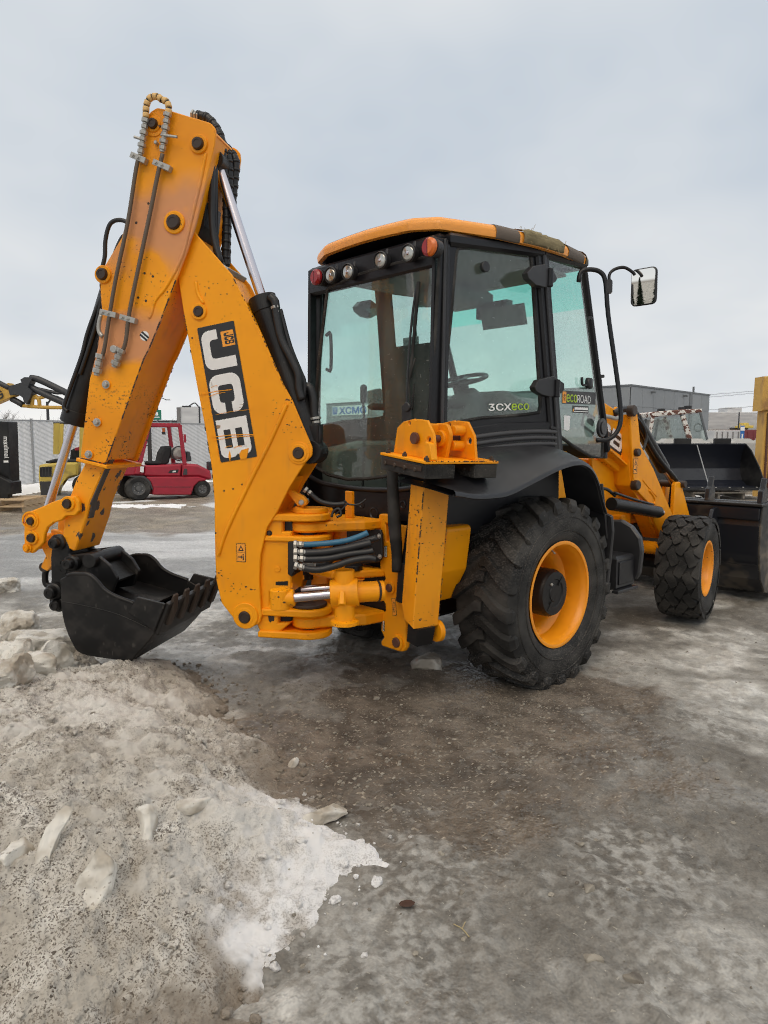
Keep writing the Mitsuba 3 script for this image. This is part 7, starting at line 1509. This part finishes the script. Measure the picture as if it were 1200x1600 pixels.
sub(f'{K}__cab', plate(Frame(wo_, R2, [0, 0, 1]), rnd([(-.6, .5), (1.2, .5), (1.2, 2.2), (-.1, 2.3), (-.45, 1.6), (-.6, 1.2)], .08), 0, 2.0, .06), 'white_film'); sub(f'{K}__window', plate(Frame(wo_, R2, [0, 0, 1]), rnd([(.0, 1.45), (.9, 1.45), (.9, 2.0), (.15, 2.05)], .04), -.03, 2.03, .01), 'trim_dark')
for u in (-.2, .9): far_wheel(f'{K}__wheel', wo_ + R2 * u + [0, 0, .45] - FWD * .1, -FWD, .42, .3)
K = num('far_embankment')
eb = v3((130.482,60.961), 0); bxs = obx(eb + [0, 0, 1.6], R2, FWD, (60, 8, 3.0), .5); sub(K, bxs, 'earth'); say(K, 'low brown earth bank under the far road', kind='structure')
K = say('far_works', 'pale low works building on the horizon at the right', 'building')
fo = v3((151.096,54.956), 0); sub(f'{K}__wall', obx(fo + [0, 0, 4.5], R2, FWD, (11, 8, 4.5), .1), 'trailer_white'); sub(f'{K}__annex', obx(fo - R2 * 7 + [0, 0, 4.4], R2, FWD, (3, 6, 5.0), .1), 'far_grey'); sub(f'{K}__roof_unit', obx(fo + R2 * 1.4 + [0, 0, 7.2], R2, FWD, (3, 4, 1.2), .1), 'trailer_white')
K = say('far_excavator', 'tiny yellow machine on the far road bank', 'machine')
fe_ = v3((141.321,47.714), 3.1); sub(f'{K}__body', plate(Frame(fe_, R2, [0, 0, 1]), rnd([(-1.3, .3), (1.3, .3), (1.4, .8), (.5, .85), (.4, 1.3), (-.5, 1.3), (-.6, .8), (-1.3, .7)], .06), 0, 2, .1), 'forklift_yellow'); sub(f'{K}__tracks', obx(fe_ + [0, 0, .25] + FWD, R2, FWD, (2.6, 2.2, .4), .1), 'black_plastic')
# wires
K = say('power_line', 'pair of thin overhead wires crossing the sky at the right', 'power line')
for pa in ([(109.986,52.95,7.545),(117.816,45.389,8.286),(125.319,38.144,9.237),(132.948,30.777,10.503)], [(109.969,52.967,8.18),(117.801,45.403,8.709),(125.306,38.156,9.554),(132.938,30.786,10.713)], [(110.05,52.889,5.21),(117.888,45.32,6.166),(125.41,38.056,7.015),(133.059,30.67,8.18)]): sub(f'{K}__wire', tube(pa, .03, 5, 4), 'dark_grey_paint', True)
# tree line on the horizon and conifers behind the camera that the mirrors look at
bsdf('conifer', prin(proc(lambda p, n, uv: mix([0.012, 0.022, 0.014], [0.04, 0.055, 0.03], noise(p.x * 3, p.y * 3, p.z * 3))), .9, spec=.2))
rs = np.random.RandomState(9)
def brush(n, x0, x1, dep, h0, h1, seed):
    r = np.random.RandomState(seed); V_, F_ = [], []
    for i in range(n):
        b = EYE * [1, 1, 0] + R2 * r.uniform(x0, x1) + FWD * (dep + r.uniform(-6, 6)); H = r.uniform(h0, h1)
        for k in range(14):
            p0 = b + [0, 0, H * r.uniform(.0, .5)]; d = r.randn(3) * [.35, .35, 0] + [0, 0, 1]; p1 = p0 + d * H * r.uniform(.3, .6)
            w = R2 * H * .012; j = len(V_); V_ += [p0 - w, p0 + w, p1]; F_.append([j, j + 1, j + 2])
    return trimesh.Trimesh(np.array(V_), np.array(F_), process=False)
sub('far_thicket', brush(420, -75, 20, 150, 3.5, 6.5, 2), 'bark', False); say('far_thicket', 'grey leafless thicket along the horizon', 'thicket', kind='stuff')
sub('far_thicket_001', brush(200, 55, 110, 190, 4, 6.5, 4), 'bark', False); say('far_thicket_001', 'distant leafless brush on the right horizon', 'thicket', kind='stuff')
def conifer(key, b, H, seed, label):
    r = np.random.RandomState(seed); V_, F_ = [], []
    for k in range(900):
        t = r.rand() ** .7; a = r.rand() * 6.283; R_ = H * .2 * (1 - t) * (.4 + .6 * r.rand()) + .1; c = np.array([math.cos(a), math.sin(a), 0])
        p0 = b + np.array([0, 0, H * (.08 + .92 * t)]); p1 = p0 + c * R_ + [0, 0, -R_ * .35]; w = np.cross(c, [0, 0, 1]) * R_ * .28; j = len(V_)
        V_ += [p0, p1 * .6 + p0 * .4 + w, p1, p1 * .6 + p0 * .4 - w]; F_ += [[j, j + 1, j + 2], [j, j + 2, j + 3]]
    say(key, label, 'conifer', 'conifers behind the photographer'); sub(f'{key}__trunk', cyl(b, b + np.array([0, 0, H * .9]), H * .02, H * .005), 'bark'); sub(f'{key}__crown', trimesh.Trimesh(np.array(V_), np.array(F_), process=False), 'conifer', False)
for i in range(12):
    conifer(num('conifer'), np.array([-70 - 4 * rs.rand(), 9.5 + i * .95 + .4 * rs.rand(), -.1]), 2.0 + 1.9 * rs.rand(), i, 'dark conifer of the row behind the photographer, seen only in the side mirror')
